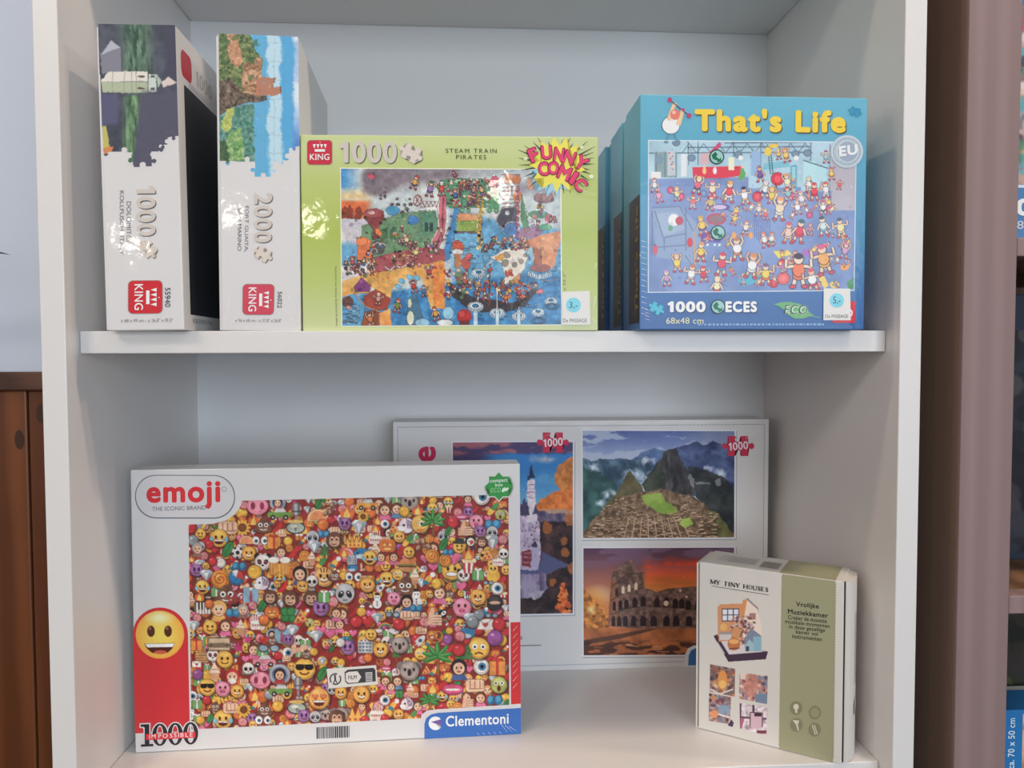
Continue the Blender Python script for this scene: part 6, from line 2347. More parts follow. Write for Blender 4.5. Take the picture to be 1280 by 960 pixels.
# ------------------------------------------------------------------ upper shelf: blue gym boxes, one behind the other
G_BLUE = gradient_print('blue_carton_print', [(0.0, (54, 92, 150)), (.18, (62, 106, 162)), (.45, (84, 140, 176)), (.75, (90, 158, 186)), (1.0, (98, 168, 192))], 'Z', .2144, .08)
lw, lh, lt = .2133, .2144, .08
life_labels = ['blue puzzle box with a crowded gym cartoon and yellow title',
               'blue puzzle box directly behind the one with the gym cartoon', 'last blue puzzle box in the row, against the back panel']
life = []
for k, lb in enumerate(life_labels):
    r = carton('puzzle_box', (.2377 + (.0003, .0012, -.001)[k], .0 + k * .083, ZM), math.radians((-.2, -.5, .3)[k]), lw, lh - .002 * (k == 2), lt * (1 if k < 2 else .88), G_BLUE, G_BLUE, lb, 'row of blue puzzle boxes', lid_t=.062 if k < 2 else .055, inset=.0016)
    life.append(r)
    S = Plate([(0, 0), (1, 0), (1, 1), (0, 1)], (-lw / 2, .062, lh), (0, -.062, 0), (0, 0, -lh), r)
    sa = speckle([(.28, .42), (.995, .42), (.995, .97), (.28, .97)], 26, 90, (44, 34, 40), [(84, 46, 50), (30, 30, 44), (96, 70, 50), (60, 40, 60)], 0, 40 + k)  # picture inks darkened to stand in for shade on the box side
    sa.sheet('side_picture', S, 1, label='picture on the box side, darkened as if in shade')
    S.text('side_lettering', [("That's Life", (.93, .93), (.93, .46), (.72, .93), .03)], (128, 102, 40), 3)  # yellow dimmed in the ink for the shaded side
b4 = life[0]
P4 = Plate([(800, 117.5), (1082.5, 122.5), (1081, 412.2), (798.5, 412)], (-lw / 2, 0, lh), (lw, 0, 0), (0, 0, -lh), b4)
P4.shape('picture_border', [[(809.6, 174.2), (1069.6, 176.6), (1068.6, 363.2), (809.2, 365.3)]], (206, 216, 232), 1)
paint_gym().sheet('cartoon_print', P4, 2, label='cartoon of a crowded gym on a blue floor')
P4.text('title_shadow', [("That's Life", (868.5, 165.6), (1057, 167.4), (868.5, 136.6), .05)], (96, 84, 50), 3)
P4.text('title_lettering', [("That's Life", (867.3, 164), (1055.6, 166), (867.3, 135), .05)], (240, 196, 66), 4, label='chunky yellow title lettering')
# round weightlifter beside the title
L4 = [('body', [disc(838, 156, 11.5, 11)], (58, 58, 70), 3), ('shirt', [disc(838, 156.2, 10.8, 10.4)], (232, 232, 238), 4),
      ('arms', [stroke((835, 150), (842, 130), 5, 4), stroke((847, 156), (853, 137), 6, 4), disc(843, 131, 2.6), disc(852.5, 138, 2.6)], (236, 190, 150), 5),
      ('beard', [disc(843, 143, 6, 6.5)], (214, 120, 104), 6), ('nose', [disc(841.5, 140.5, 2.2)], (240, 186, 160), 7),
      ('bar', [stroke((836.5, 125), (860.5, 144.5), 1.3)], (96, 60, 96), 6), ('weights', [disc(836.5, 125, 3), disc(860.5, 144.5, 3), disc(853, 137.2, 2)], (176, 60, 104), 7),
      ('legs', [stroke((835, 166), (833, 174), 2), stroke((842, 166), (845, 174), 2), disc(832, 177, 3, 1.6), disc(846, 176.5, 3.6, 2)], (112, 140, 160), 4)]
lf = None
for nm, out, c, ly in L4:
    o = P4.shape('lifter_figure' if lf is None else 'lifter_' + nm, out, c, ly, lf, label='round cartoon weightlifter' if lf is None else None)
    lf = lf or o
P4.shape('jigsaw_mark', [jigsaw_piece(1067, 139.5, 11, .3)], (56, 140, 176), 3)
P4.shape('jigsaw_mark', [jigsaw_piece(820, 385, 13, .5)], (76, 176, 200), 3)
eu = P4.shape('seal_badge', [disc(1057, 189, 20.5, 20.5, 36)], (176, 190, 200), 5, label='round silver seal')
P4.shape('seal_ring', ring(1057, 189, 19, 19, .8, 36) + ring(1058, 189, 13.5, 13.5, .8, 36), (206, 216, 224), 6, eu)
P4.shape('seal_field', [disc(1058, 189, 12.8, 12.8, 30)], (150, 164, 182), 6, eu)
P4.shape('seal_ticks', [stroke((1057 + 15 * math.cos(a), 189 + 15 * math.sin(a)), (1057 + 17.6 * math.cos(a), 189 + 17.6 * math.sin(a)), .8) for a in np.linspace(0, 6.283, 40)[:-1]], (140, 154, 168), 6, eu)
P4.text('seal_lettering', [('EU', (1047.5, 195.6), (1070.5, 192.4), (1046.7, 182.8), .04)], (226, 232, 238), 7, eu)
for x, y in ((895, 195.5), (896.8, 290)):
    green_dot(P4, x, y, 9.4)
P4.text('number_shadow', [('1000', *hbox(835, 377, 882.6, 391.2), .05), ('ECES', *hbox(907.4, 377, 947, 391.2), .05)], (40, 60, 104), 3)
P4.text('number_lettering', [('1000', *hbox(834, 376, 881.6, 390), .05), ('ECES', *hbox(906.4, 376, 946, 390), .05)], (226, 226, 228), 4)
green_dot(P4, 897, 383, 9.2, 6)
P4.text('size_lettering', [('68x48 cm', *hbox(832, 396.6, 879, 404.4), .01)], (206, 206, 170), 4)
mk = []
x = 872.0
while x < 1030:
    wd = rs.uniform(1.2, 5)
    mk.append([(x, 404.2), (x + wd, 404.2), (x + wd, 406.6), (x, 406.6)])
    x += wd + rs.uniform(.8, 2.2)
P4.shape('small_print', mk, (126, 166, 206), 3, label='row of tiny unreadable print')
lf2 = P4.shape('leaf_badge', [[(967, 380), (976, 377.4), (988, 377), (1000, 379.5), (1008, 385), (1013, 391), (1018, 393.5), (1012, 395.5), (1004, 398), (994, 398.2), (986, 394), (980, 387), (974, 382.6)],
                              stroke((1010, 394), (1026, 397), 1.0)], (104, 166, 110), 3, label='green leaf mark')
P4.text('leaf_lettering_edge', [('ECO', (980, 392.4), (1009, 392.9), (982, 380.4), .05)], (214, 226, 214), 4, lf2)
P4.text('leaf_lettering', [('ECO', (980, 392), (1008.6, 392.4), (982, 380.6), .0)], (40, 74, 60), 5, lf2)
rl = P4.shape('maker_badge', [rrect(1041, 376, 1069.4, 403.6, 2)], (206, 46, 62), 3, label='red maker badge behind the sticker')
P4.shape('maker_mark', ring(1062, 391, 4.2, 5, 1.6, 14, -80, 80), (232, 226, 228), 4, rl)
price_sticker(P4, [(1029.3, 360), (1062.6, 360.4), (1063.6, 400.2), (1029.2, 400.2)], (1045.8, 375.2), 9, '5,-', hbox(1041, 370.5, 1050.5, 380.5), 'De PASSAGE', hbox(1031.5, 393, 1060.5, 397.2))
crease_glint(P4, [((801, 300 + 7 * k), (808, 302 + 7 * k)) for k in range(14)] + [((806, 386 + 4 * k), (812, 388 + 4 * k)) for k in range(4)], 9, .6)

# ------------------------------------------------------------------ lower shelf: wide white box with three photographs
b5 = carton('puzzle_box', (.1209, .2585, ZB), 0, .4818, .3217, .0605, CARD, CARD,
            'wide white puzzle box with photographs of a castle, ruins and an arena')
P5 = Plate([(491, 527.5), (961.5, 523.7), (958.2, 830.6), (493.8, 843.9)], (-.2409, 0, .3217), (.4818, 0, 0), (0, 0, -.3217), b5)
P5.shape('border_line', [stroke((497, 534), (955.6, 530.4), 1.0), stroke((955.6, 530.4), (952.6, 824), 1.0), stroke((499.4, 837), (952.6, 824), 1.0), stroke((497, 534), (499.4, 837), 1.0)], (168, 168, 174), 1)
for A, q, nm, lb in ((paint_castle(), [(564, 551.2), (718, 550.5), (717.8, 768.3), (565, 771)], 'castle_photo', 'photo of a pale castle among autumn trees'),
                     (paint_ruins(), [(726.2, 536.4), (920.2, 537), (919.6, 673.6), (726.6, 674.6)], 'ruins_photo', 'photo of stone ruins below a dark peak'),
                     (paint_arena(), [(727.2, 683.2), (919.8, 682.4), (919.2, 820), (727.4, 821)], 'arena_photo', 'photo of a round stone arena at sunset')):
    sh = [(x + 1.2, y + 1.6) for x, y in q]
    P5.shape('photo_edge_line', [sh], (166, 166, 172), 1)
    P5.shape('photo_mount', [q], (214, 214, 218), 2)
    A.sheet(nm, P5, 3, label=lb)
P5.text('brand_lettering', [('e', (545, 577.5), (545, 558), (523, 577.5), .03)], (190, 40, 84), 3, label='pink letter turned on its side')
for x, y in ((691, 553), (922.5, 557.5)):
    bd = P5.shape('number_badge', [jigsaw_piece(x, y, 25, .0)], (190, 42, 74), 5, label='crimson jigsaw piece badge')
    P5.text('badge_lettering', [('1000', (x - 11.5, y + 6), (x + 12.5, y + 3.6), (x - 12, y - 4), .02)], (232, 216, 222), 6, bd)
P5.shape('rule_line', [stroke((570, 809), (676.5, 806.4), 1.0)], (96, 96, 106), 3)
P5.text('caption_lettering', [('s', (650.2, 799.6), (653, 799.5), (650.2, 795.4))], (96, 96, 106), 3)
mb = P5.shape('maker_badge', [[(855, 834), (856, 818), (860, 810), (867, 806.5), (930, 804), (930, 829)]], (206, 208, 214), 5, label='blue maker badge with pale rim')
P5.shape('maker_field', [[(860, 831.5), (860.6, 819), (863.4, 813), (869, 810), (930, 807.5), (930, 829)]], (52, 104, 160), 6, mb)
crease_glint(P5, [((932 + 6 * k, 548 - 3 * k), (946 + 3 * k, 537 - 1.5 * k)) for k in range(3)] + [((850 + 5 * k, 529.5), (848 + 5 * k, 535)) for k in range(16)], 9, .5)

# ------------------------------------------------------------------ lower shelf: icon collage box
b6 = carton('puzzle_box', (-.1692, .0942, ZB), math.radians(1.92), .3952, .2896, .042, CARD, CARD,
            'white and red puzzle box covered with hundreds of tiny colourful icons', lean=math.radians(.6))
b6.location.z += .0005
P6 = Plate([(165.8, 588.7), (650, 579), (651, 917.7), (168.3, 941.7)], (-.1976, 0, .2896), (.3952, 0, 0), (0, 0, -.2896), b6)
A = paint_icons()
A.cut([(230, 610), (306, 610), (304, 626), (301, 634), (295, 643), (283, 651), (267, 655), (230, 656)], False)
A.sheet('collage_print', P6, 1, label='dense collage of small colourful icons')
pill = P6.shape('title_rim', [rrect(171.5, 594.5, 295, 648.5, 26, 10)], (92, 96, 110), 3, label='pill-shaped grey rim around the red title')
P6.shape('title_field', [rrect(172.6, 595.4, 294, 647.2, 25.4, 10)], (204, 200, 202), 4, pill)
P6.text('title_lettering', [('emoji', (185.6, 637.6), (277.2, 636.4), (185.6, 603), .035)], (206, 52, 58), 5, pill)
P6.text('tagline_lettering', [('THE ICONIC BRAND', (192.5, 639.4), (259, 637.4), (192.5, 634.2), .012)], (120, 120, 130), 5, pill)
P6.shape('trade_mark', ring(282, 612, 3.2, 3.2, .6, 16), (120, 120, 130), 5, pill)
band = P6.shape('red_band', [[(167.0, 790)] + [(201 + 34.2 * math.cos(a), 793.5 + 34.2 * math.sin(a)) for a in np.linspace(math.pi * 1.03, 2 * math.pi, 16)] + [(236, 900), (236.3, 914), (168.2, 917)]], (196, 52, 56), 2)
paint_smiley().sheet('smiley_print', P6, 3, label='large yellow grinning face')


def didone(P, x0, x1, y0, y1, grow, color, layer, slope, parent=None, name='number_lettering'):
    """narrow high-contrast figures 1000 with slab serifs"""
    W_ = x1 - x0
    out = []

    def S(q):
        return [(x, y + slope * (x - x0)) for x, y in q]
    h_ = y1 - y0
    xs = x0 + W_ * .1
    out.append(S([(xs - 3.4 - grow, y0 - grow), (xs + 3.2 + grow, y0 - grow), (xs + 3.2 + grow, y1 + grow), (xs - 2.6 - grow, y1 + grow), (xs - 2.6 - grow, y0 + 4 + grow), (xs - 3.4 - grow, y0 + 4 + grow)]))
    out.append(S([(xs - 7.4 - grow, y1 - 3 - grow), (xs + 8 + grow, y1 - 3 - grow), (xs + 8 + grow, y1 + grow), (xs - 7.4 - grow, y1 + grow)]))
    out.append(S([(xs - 7.4 - grow, y0 - grow), (xs + grow, y0 - grow), (xs + grow, y0 + 3 + grow), (xs - 7.4 - grow, y0 + 3 + grow)]))
    for k in range(3):
        cx = x0 + W_ * (.335 + .275 * k)
        rx, ry = W_ * .135 + grow, h_ / 2 + grow
        ix, iy = W_ * .062 - grow * .8, h_ / 2 - 2.2 - grow
        cy = (y0 + y1) / 2
        n = 26
        for j in range(n):
            t0, t1 = 2 * math.pi * j / n, 2 * math.pi * (j + 1) / n
            out.append(S([(cx + rx * math.cos(t0), cy + ry * math.sin(t0)), (cx + rx * math.cos(t1), cy + ry * math.sin(t1)),
                          (cx + ix * math.cos(t1), cy + iy * math.sin(t1)), (cx + ix * math.cos(t0), cy + iy * math.sin(t0))]))
    return P.shape(name, out, color, layer, parent)


n1 = didone(P6, 176, 245.5, 905.5, 933.5, 1.5, (206, 202, 202), 4, -.045, None, 'number_rim')
didone(P6, 176, 245.5, 905.5, 933.5, 0, (40, 38, 46), 5, -.045, n1)
P6.shape('ribbon', [[(182, 917.6), (243.5, 914.6), (243.5, 922), (182, 925)]], (206, 56, 64), 6, n1)
P6.text('ribbon_lettering', [('IMPOSSIBLE', (186, 923.2), (240, 920.6), (186, 917.8), .01, 1.3)], (240, 210, 212), 7, n1)
bars, x = [], 394.5
while x < 436:
    wd = rs.choice((.7, .7, 1.2, 1.8))
    y0 = 909.5 - (x - 394) * .045
    bars.append([(x, y0), (x + wd, y0 - .05), (x + wd, y0 + 14.4), (x, y0 + 14.6)])
    x += wd + rs.choice((.7, .7, 1.1))
P6.shape('barcode', bars, (56, 52, 60), 2)
fs = P6.shape('film_sticker', [[(407.5, 836), (469.5, 831.2), (471.5, 855.6), (410, 860.6)]], (214, 208, 200), 3, label='cream recycling sticker')
P6.shape('sticker_rim', [[(430, 840), (434, 837), (466, 834.6), (468.6, 837), (469, 851.6), (434, 855), (430.6, 852)]], (64, 62, 66), 4, fs)
P6.shape('sticker_field', [[(431.4, 841.4), (435, 839.6), (446, 838.8), (451, 846), (446.6, 852.8), (435, 853.6), (431.6, 851)]], (214, 208, 200), 5, fs)
P6.text('sticker_lettering', [('FILM', (434.6, 849.2), (445, 848.4), (434.6, 844.4), .01)], (64, 62, 66), 6, fs)
P6.shape('bin_mark', [[(456, 840.4), (464.6, 839.8), (464.6, 852), (456.6, 852.6)]], (190, 186, 182), 5, fs)
P6.shape('bin_lines', [stroke((457, 842.5 + 2.3 * k), (463.6, 842.1 + 2.3 * k), .8) for k in range(5)], (64, 62, 66), 6, fs)
P6.shape('sorting_mark', ring(418.5, 848.6, 7.4, 7.4, 1.6, 24, -40, 120) + ring(418.5, 848.6, 7.4, 7.4, 1.6, 20, 140, 290) + [disc(418, 844.6, 1.4, 1.4, 10), stroke((418, 846), (418.4, 850), 2.2), stroke((418, 850), (416, 854), 1.3), stroke((418.6, 850), (420.6, 853.6), 1.3)], (64, 62, 66), 5, fs)
gs = P6.shape('badge_rim', [star(623.6, 607.4, 19.5, 14.6, 8, -1.57)], (208, 206, 204), 3, label='green star badge with pale lettering')
P6.shape('badge_field', [star(623.6, 607.4, 17.6, 13.2, 8, -1.57)], (58, 142, 72), 4, gs)
P6.text('badge_lettering', [('compact', (612.6, 604.2), (634.4, 602.8), (612.6, 599), .02), ('box', (619, 607.6), (628.4, 607), (619, 603.6), .02)], (206, 222, 206), 5, gs)
P6.text('badge_small_lettering', [('eco', (613, 615.4), (626, 614.6), (613, 609.2), .0)], (130, 190, 130), 5, gs)
P6.shape('badge_leaf', [disc(629.6, 611.6, 2, 3.4, 12, .6), disc(633.2, 611, 1.8, 3, 12, .9)], (206, 226, 206), 5, gs)
P6.shape('white_gap', [[(524, 908), (526, 894), (533, 888.6), (545, 887), (651, 880.4), (651, 886), (540, 896), (530, 922.6), (524, 922.9)], [(635.6, 617), (650, 616.6), (650.8, 885), (636.4, 886)]], (204, 200, 202), 2)
P6.shape('red_side_band', [[(638, 777.6), (650.4, 777), (650.8, 879.8), (638.6, 880.8)]], (196, 52, 56), 3)
cb = P6.shape('maker_badge', [[(529.6, 924), (529.8, 905), (532, 898), (538, 893.4), (546, 891.4), (651, 885.2), (651, 917.8)]], (56, 104, 176), 4, label='blue maker badge with white lettering')
P6.shape('maker_mark', [[(543.6, 904.4)] + [(543.6 + 8.6 * math.cos(a), 904.4 + 8.6 * math.sin(a)) for a in np.linspace(.62, 5.55, 22)]], (226, 226, 232), 5, cb)
P6.shape('maker_wedge', [[(538, 902.6), (551.6, 899), (551.6, 907.6)]], (110, 84, 150), 6, cb)
P6.text('maker_lettering', [('Clementoni', (556.6, 908.8), (635.6, 905.0), (556.6, 895.2), .02)], (230, 230, 236), 5, cb)
crease_glint(P6, [((626 + 5 * k, 905 + 1.5 * k), (634 + 6 * k, 915.5 - .6 * k)) for k in range(3)] + [((596 + 7 * k, 916.4 - .4 * k), (599 + 7 * k, 919.4 - .4 * k)) for k in range(5)] + [((641, 860 - 9 * k), (647, 853 - 9 * k)) for k in range(9)], 9, .45)

# ------------------------------------------------------------------ lower shelf: small mailer box turned to the left
tw, th_, tt = .143, .1826, .055
b7 = tag(empty('craft_kit_box', (.2801, .0594, ZB), math.radians(-34.15)), 'small white craft kit box with a sage green band, standing at an angle', 'box')
gap = .0011
box('tray', (-tw / 2 - .0036, .0016, 0), (tw / 2 - .0012, tt, th_ - .0016), CARDM, b7, .0008)
box('lid_front', (-tw / 2, 0, .0008), (tw / 2, .0028, th_), CARDM, b7, .0007)
box('lid_top', (-tw / 2 + .002, .0022, th_ - .0015), (tw / 2 - .001, tt - .001, th_ + .0001), CARDM, b7, .0004)
# rounded tuck flap along the right side
fp = [(tw / 2 - .0010, .0058), (tw / 2 + .0014, .0046), (tw / 2 + .0034, .0052), (tw / 2 + .0056, .0085), (tw / 2 + .0078, .016), (tw / 2 + .0086, .030), (tw / 2 + .0072, .044), (tw / 2 - .001, tt - .002)]
fv = [(x, y, z) for z in (.001, th_ - .001) for x, y in fp]
nf = len(fp)
link('side_flap', mesh('side_flap', fv, [tuple(range(nf))[::-1], tuple(range(nf, 2 * nf))] + [(k, (k + 1) % nf, nf + (k + 1) % nf, nf + k) for k in range(nf)]), CARDM, b7)
link('flap_slot_shade', box_mesh('flap_slot_shade', (tw / 2 - .0016, .0029, .002), (tw / 2 + .0010, .0060, th_ - .001)), flat((46, 36, 38), .8), b7)  # solid dark strip standing in for the shade inside the gap
link('flap_slot_shade', box_mesh('flap_slot_shade', (-tw / 2 - .0010, .0013, .002), (-tw / 2 + .0004, .0024, th_ - .002)), flat((46, 36, 38), .8), b7)  # same painted shade along the left edge of the lid
P7 = Plate([(872.7, 703), (1054.4, 729.7), (1051.7, 956), (873, 911)], (-tw / 2, 0, th_), (tw, 0, 0), (0, 0, -th_), b7, False)
sage = (150, 148, 118)
saw = [(977, 721)]
P7.shape('green_band', [[(977, 719.0), (1043.6, 728.6), (1041.2, 952.6), (974.6, 935.8)]], sage, 1, label='sage green band with zigzag edges')
P7.shape('band_teeth', [[(1043.6 - .0106 * (k * 3.4), 731 + k * 3.4), (1045.0 - .0106 * (k * 3.4), 732.7 + k * 3.4), (1043.6 - .0106 * (k * 3.4), 734.4 + k * 3.4)] for k in range(64)] +
         [[(977 - .011 * (k * 3.4), 722 + k * 3.4), (975.8 - .011 * (k * 3.4), 723.7 + k * 3.4), (977 - .011 * (k * 3.4), 725.4 + k * 3.4)] for k in range(62)], sage, 1)

SERIF = {'M': [((0, 0), (0, 1), .12), ((0, 1), (.5, .1), .2), ((.5, .1), (1, 1), .12), ((1, 1), (1, 0), .2)], 'Y': [((0, 1), (.5, .45), .2), ((1, 1), (.5, .45), .12), ((.5, .5), (.5, 0), .2)],
         'T': [((0, .95), (1, .95), .1), ((.5, 1), (.5, 0), .2)], 'I': [((.5, 1), (.5, 0), .22)], 'N': [((0, 0), (0, 1), .12), ((0, 1), (1, 0), .2), ((1, 0), (1, 1), .12)],
         'H': [((0, 0), (0, 1), .2), ((1, 0), (1, 1), .2), ((0, .5), (1, .5), .1)], 'U': [((0, 1), (0, .25), .2), ((0, .28), (.3, .03), .16), ((.3, .04), (.7, .04), .12), ((.7, .03), (1, .28), .12), ((1, .25), (1, 1), .12)],
         'E': [((0, 0), (0, 1), .2), ((0, .95), (.9, .95), .1), ((0, .5), (.7, .5), .1), ((0, .05), (.95, .05), .1)],
         'S': [((.92, .72), (.9, .95), .1), ((.9, .9), (.5, 1), .1), ((.5, .98), (.08, .82), .14), ((.08, .8), (.2, .6), .16), ((.2, .6), (.8, .4), .2), ((.8, .42), (.92, .2), .16), ((.92, .2), (.5, .02), .14), ((.5, .02), (.08, .1), .1), ((.06, .05), (.06, .3), .1)],
         'O': None}
SERIFS = {'M': [(0, 0), (1, 0), (0, 1), (1, 1)], 'Y': [(0, 1), (1, 1), (.5, 0)], 'T': [(.5, 0)], 'I': [(.5, 0), (.5, 1)], 'N': [(0, 0), (0, 1), (1, 1)], 'H': [(0, 0), (0, 1), (1, 0), (1, 1)], 'U': [(0, 1), (1, 1)], 'E': [(0, 0), (0, 1)], 'S': [], 'O': []}
WID = {'M': 1.0, 'I': .35, 'O': .8, 'T': .72, 'Y': .8, 'N': .82, 'H': .82, 'U': .78, 'S': .58, 'E': .66}


def serif_line(s, bl, br, tl):
    total = sum(WID.get(c, .45) + .3 for c in s) - .3
    bl, br, tl = (np.array(k, float) for k in (bl, br, tl))
    out, x = [], 0.0

    def M_(a, b):
        return tuple(bl + (br - bl) * (a / total) + (tl - bl) * b)
    hpx = np.linalg.norm(tl - bl)
    for c in s:
        wd = WID.get(c, .45)
        if c == 'O':
            n = 16
            for j in range(n):
                t0, t1 = 2 * math.pi * j / n, 2 * math.pi * (j + 1) / n
                out.append([M_(x + wd * (.5 + r * math.cos(t)), .5 + q * math.sin(t)) for r, q, t in ((.54, .52, t0), (.54, .52, t1), (.3, .43, t1), (.3, .43, t0))])
        elif c in SERIF:
            for p, q, k in SERIF[c]:
                out.append(stroke(M_(x + wd * p[0], p[1]), M_(x + wd * q[0], q[1]), k * 1.35 * hpx))
            for p in SERIFS[c]:
                out.append(stroke(M_(x + wd * p[0] - .2, p[1] + (.03 if p[1] == 0 else -.03)), M_(x + wd * p[0] + .2, p[1] + (.03 if p[1] == 0 else -.03)), .08 * hpx))
        x += wd + .3
    return out


P7.shape('title_lettering', serif_line('MY TINY HOUSES', (887.2, 730.6), (959.4, 741.6), (887.4, 725.2)), (44, 38, 40), 2)
P7.shape('title_rule', [stroke((888.4, 733.4), (960.4, 745.2), .7)], (84, 74, 74), 2)
lines = []
for s, x0, x1, y0, y1, wt in (('Vrolijke', 994.6, 1023, 753.6, 761.2, .022), ('Muziekkamer', 984.4, 1034.8, 762.6, 768.6, .022), ('Creëer de mooiste', 984.6, 1033, 770, 775.4, .008), ('muzikale momenten', 981, 1036.6, 775.6, 780.4, .008),
                              ('in deze gezellige', 986, 1031, 782, 788.2, .008), ('kamer vol', 994.6, 1022, 788.6, 793.4, .008), ('instrumenten', 990, 1027, 794.2, 799, .008)):
    d = (x1 - x0) * .115
    lines.append((s, (x0, y1), (x1, y1 + d), (x0, y0), wt))
P7.text('description_lettering', lines, (52, 48, 40), 2)
for k, (x, y) in enumerate(((995.2, 885.6), (1018.6, 891.4), (995.6, 906.4), (1018.4, 912.4))):
    ib = P7.shape('icon_disc', [disc(x, y, 7.8, 8.6, 22)], (128, 124, 98), 2)
    mk = ([disc(x, y - 1.5, 3.4, 3.8, 12), stroke((x, y), (x + .4, y + 6), 2.6)], [disc(x + 5.0 * 0, y, 5.4, 6, 14)], [[(x - 4.6, y - 6), (x + 3.4, y - 5.4), (x + 3, y - 2), (x - 1, y - 1)], stroke((x, y - 4), (x + 2.6, y + 7), 2.6, 1.6)],
          [stroke((x - 3, y - 6), (x + 1, y + 6), 1.2), stroke((x - .4, y - 6), (x + 3.6, y + 6), 1.2)])[k]
    P7.shape('icon_mark', mk, (206, 200, 180) if k != 1 else (146, 142, 112), 3, ib)
# picture of the miniature room
A = Art([(884, 746), (966, 746), (966, 832), (884, 832)], 150, 158, (190, 176, 168), 51)
A.poly([(891, 796), (896, 794), (912, 818), (960, 815), (957, 825), (910, 828)], (66, 44, 66))
A.poly([(899, 800), (926, 797), (952, 812), (952, 816), (911, 819)], (206, 196, 196))
A.poly([(896, 760), (898, 757), (904, 756), (927, 756), (927, 752), (933, 752), (933, 800), (898, 803)], (206, 140, 92))
A.poly([(927, 752), (933, 751.5), (933, 768), (927, 768)], (216, 136, 72))
A.poly([(933, 752), (946, 763), (948, 770), (952, 785), (952, 815), (928, 800), (930, 770)], (226, 206, 190))
A.line([(933, 749.5), (947, 762.5)], 2, (146, 120, 116))
A.rect(901.6, 762, 923.4, 778, (60, 50, 62))
for i in range(3):
    for j in range(2):
        A.rect(902.6 + 7 * i, 763 + 7.5 * j, 908.4 + 7 * i, 769.4 + 7.5 * j, (214, 214, 226))
cols = [(150, 90, 84), (176, 110, 96), (120, 76, 88), (206, 150, 110), (96, 70, 84), (196, 170, 170)]
for k in range(110):
    x0, y0 = A.rnd.uniform(914, 944), A.rnd.uniform(772, 806)
    A.ell(x0, y0, A.rnd.uniform(1, 2.6), A.rnd.uniform(1, 2.4), A.rnd.choice(cols), A.rnd.random() * 3)
A.rect(936, 768, 944, 776, (120, 60, 60), .6)
A.ell(904, 785, 4.6, 4.6, (222, 170, 92))
A.rect(899, 791, 916, 794, (150, 144, 140))
A.rect(899, 794, 914, 801, (200, 190, 186))
A.ell(920, 792, 5.6, 6, (206, 140, 88))
A.ell(917, 806, 8, 8, (190, 112, 60))
A.ell(917, 803, 6, 3, (226, 166, 92))
A.line([(911, 812), (924, 811)], 1.6, (120, 60, 50))
A.poly([(930, 800), (938, 786), (951, 796), (951, 815), (931, 815)], (120, 130, 150))
A.rect(941, 797, 951, 815, (126, 172, 190))
A.poly([(931, 808), (936, 800), (942, 806), (942, 815), (931, 815)], (150, 180, 190))
A.rect(932, 809, 936, 815, (56, 66, 84))
A.line([(896, 804), (905, 818)], 2, (190, 176, 180))
msk = np.zeros((A.H, A.W))
for p in ([(891, 796), (896, 793), (896, 760), (899, 756.5), (927, 755.5), (927, 751.5), (932, 749), (934, 749), (948, 762), (948, 770), (952, 785), (953, 813), (960, 815.4), (957, 825.4), (910, 828.4)],):
    r_ = A.cov(p)
    msk[r_[0]] = np.maximum(msk[r_[0]], r_[1])
A.keep &= msk > .5
A.sheet('room_print', P7, 1, label='picture of a furnished miniature room')
warm = [(206, 130, 66), (150, 84, 60), (96, 66, 76), (226, 176, 120), (120, 110, 120), (70, 48, 56)]
cool = [(190, 120, 124), (120, 70, 84), (110, 130, 150), (226, 196, 176), (206, 140, 110), (84, 66, 84)]
for q, base, cols, sd in (([(887.2, 831), (918.8, 837), (918.4, 871.6), (887, 865)], (140, 110, 104), warm, 1), ([(924.2, 841.5), (959.6, 845.8), (959, 881), (924, 874)], (190, 140, 128), cool, 2),
                          ([(886.2, 867), (914, 872), (912.6, 905.4), (886, 901.4)], (150, 124, 130), cool + warm, 3), ([(924.6, 879), (959.6, 884.4), (958.8, 919.6), (925.4, 911)], (196, 176, 184), [(206, 190, 196), (226, 214, 214)], 4)):
    A = speckle(q, 56, 64, base, cols, 70, 60 + sd, (1.2, 3.2))
    if sd == 1:
        A.ell(903, 851, 6, 12, (214, 140, 62))
        A.ell(903, 856, 4.6, 5, (236, 176, 92))
        A.line([(888, 862), (900, 868), (916, 862)], 2, (206, 196, 196))
    elif sd == 2:
        A.poly([(924, 841), (936, 841), (936, 850), (926, 850)], (214, 196, 184))
        A.poly([(932, 845), (937, 842), (948, 846), (946, 872), (932, 868)], (186, 116, 100), .7)
        A.rect(944, 868, 959, 880, (110, 126, 150))
    elif sd == 3:
        A.rect(898, 882, 912, 893, (130, 160, 186), .8)
        A.line([(898, 893), (912, 897)], 2, (206, 214, 220))
        A.ell(893, 893, 5, 5, (222, 140, 90))
    else:
        A.line([(926, 880), (926, 912)], 2.4, (92, 60, 84))
        A.line([(926, 897), (958, 899)], 2.4, (92, 60, 84))
        A.line([(942, 882), (942, 893)], 2.6, (60, 46, 56))
        A.rect(938, 891, 953, 911, (206, 170, 180))
        A.line([(938, 910), (938, 891), (953, 892), (953, 909)], 1.4, (110, 70, 90))
        A.rect(943, 892, 952, 896, (60, 40, 50))
        A.poly([(926, 898), (931, 899), (928, 910), (926, 910)], (176, 84, 120))
        A.rect(946, 913, 958, 917, (120, 50, 60))
    A.sheet('detail_photo', P7, 1)
P7.shape('photo_corner', [[(910, 907), (914.5, 899.4), (917.5, 904), (916, 909)]], (70, 50, 84), 2)
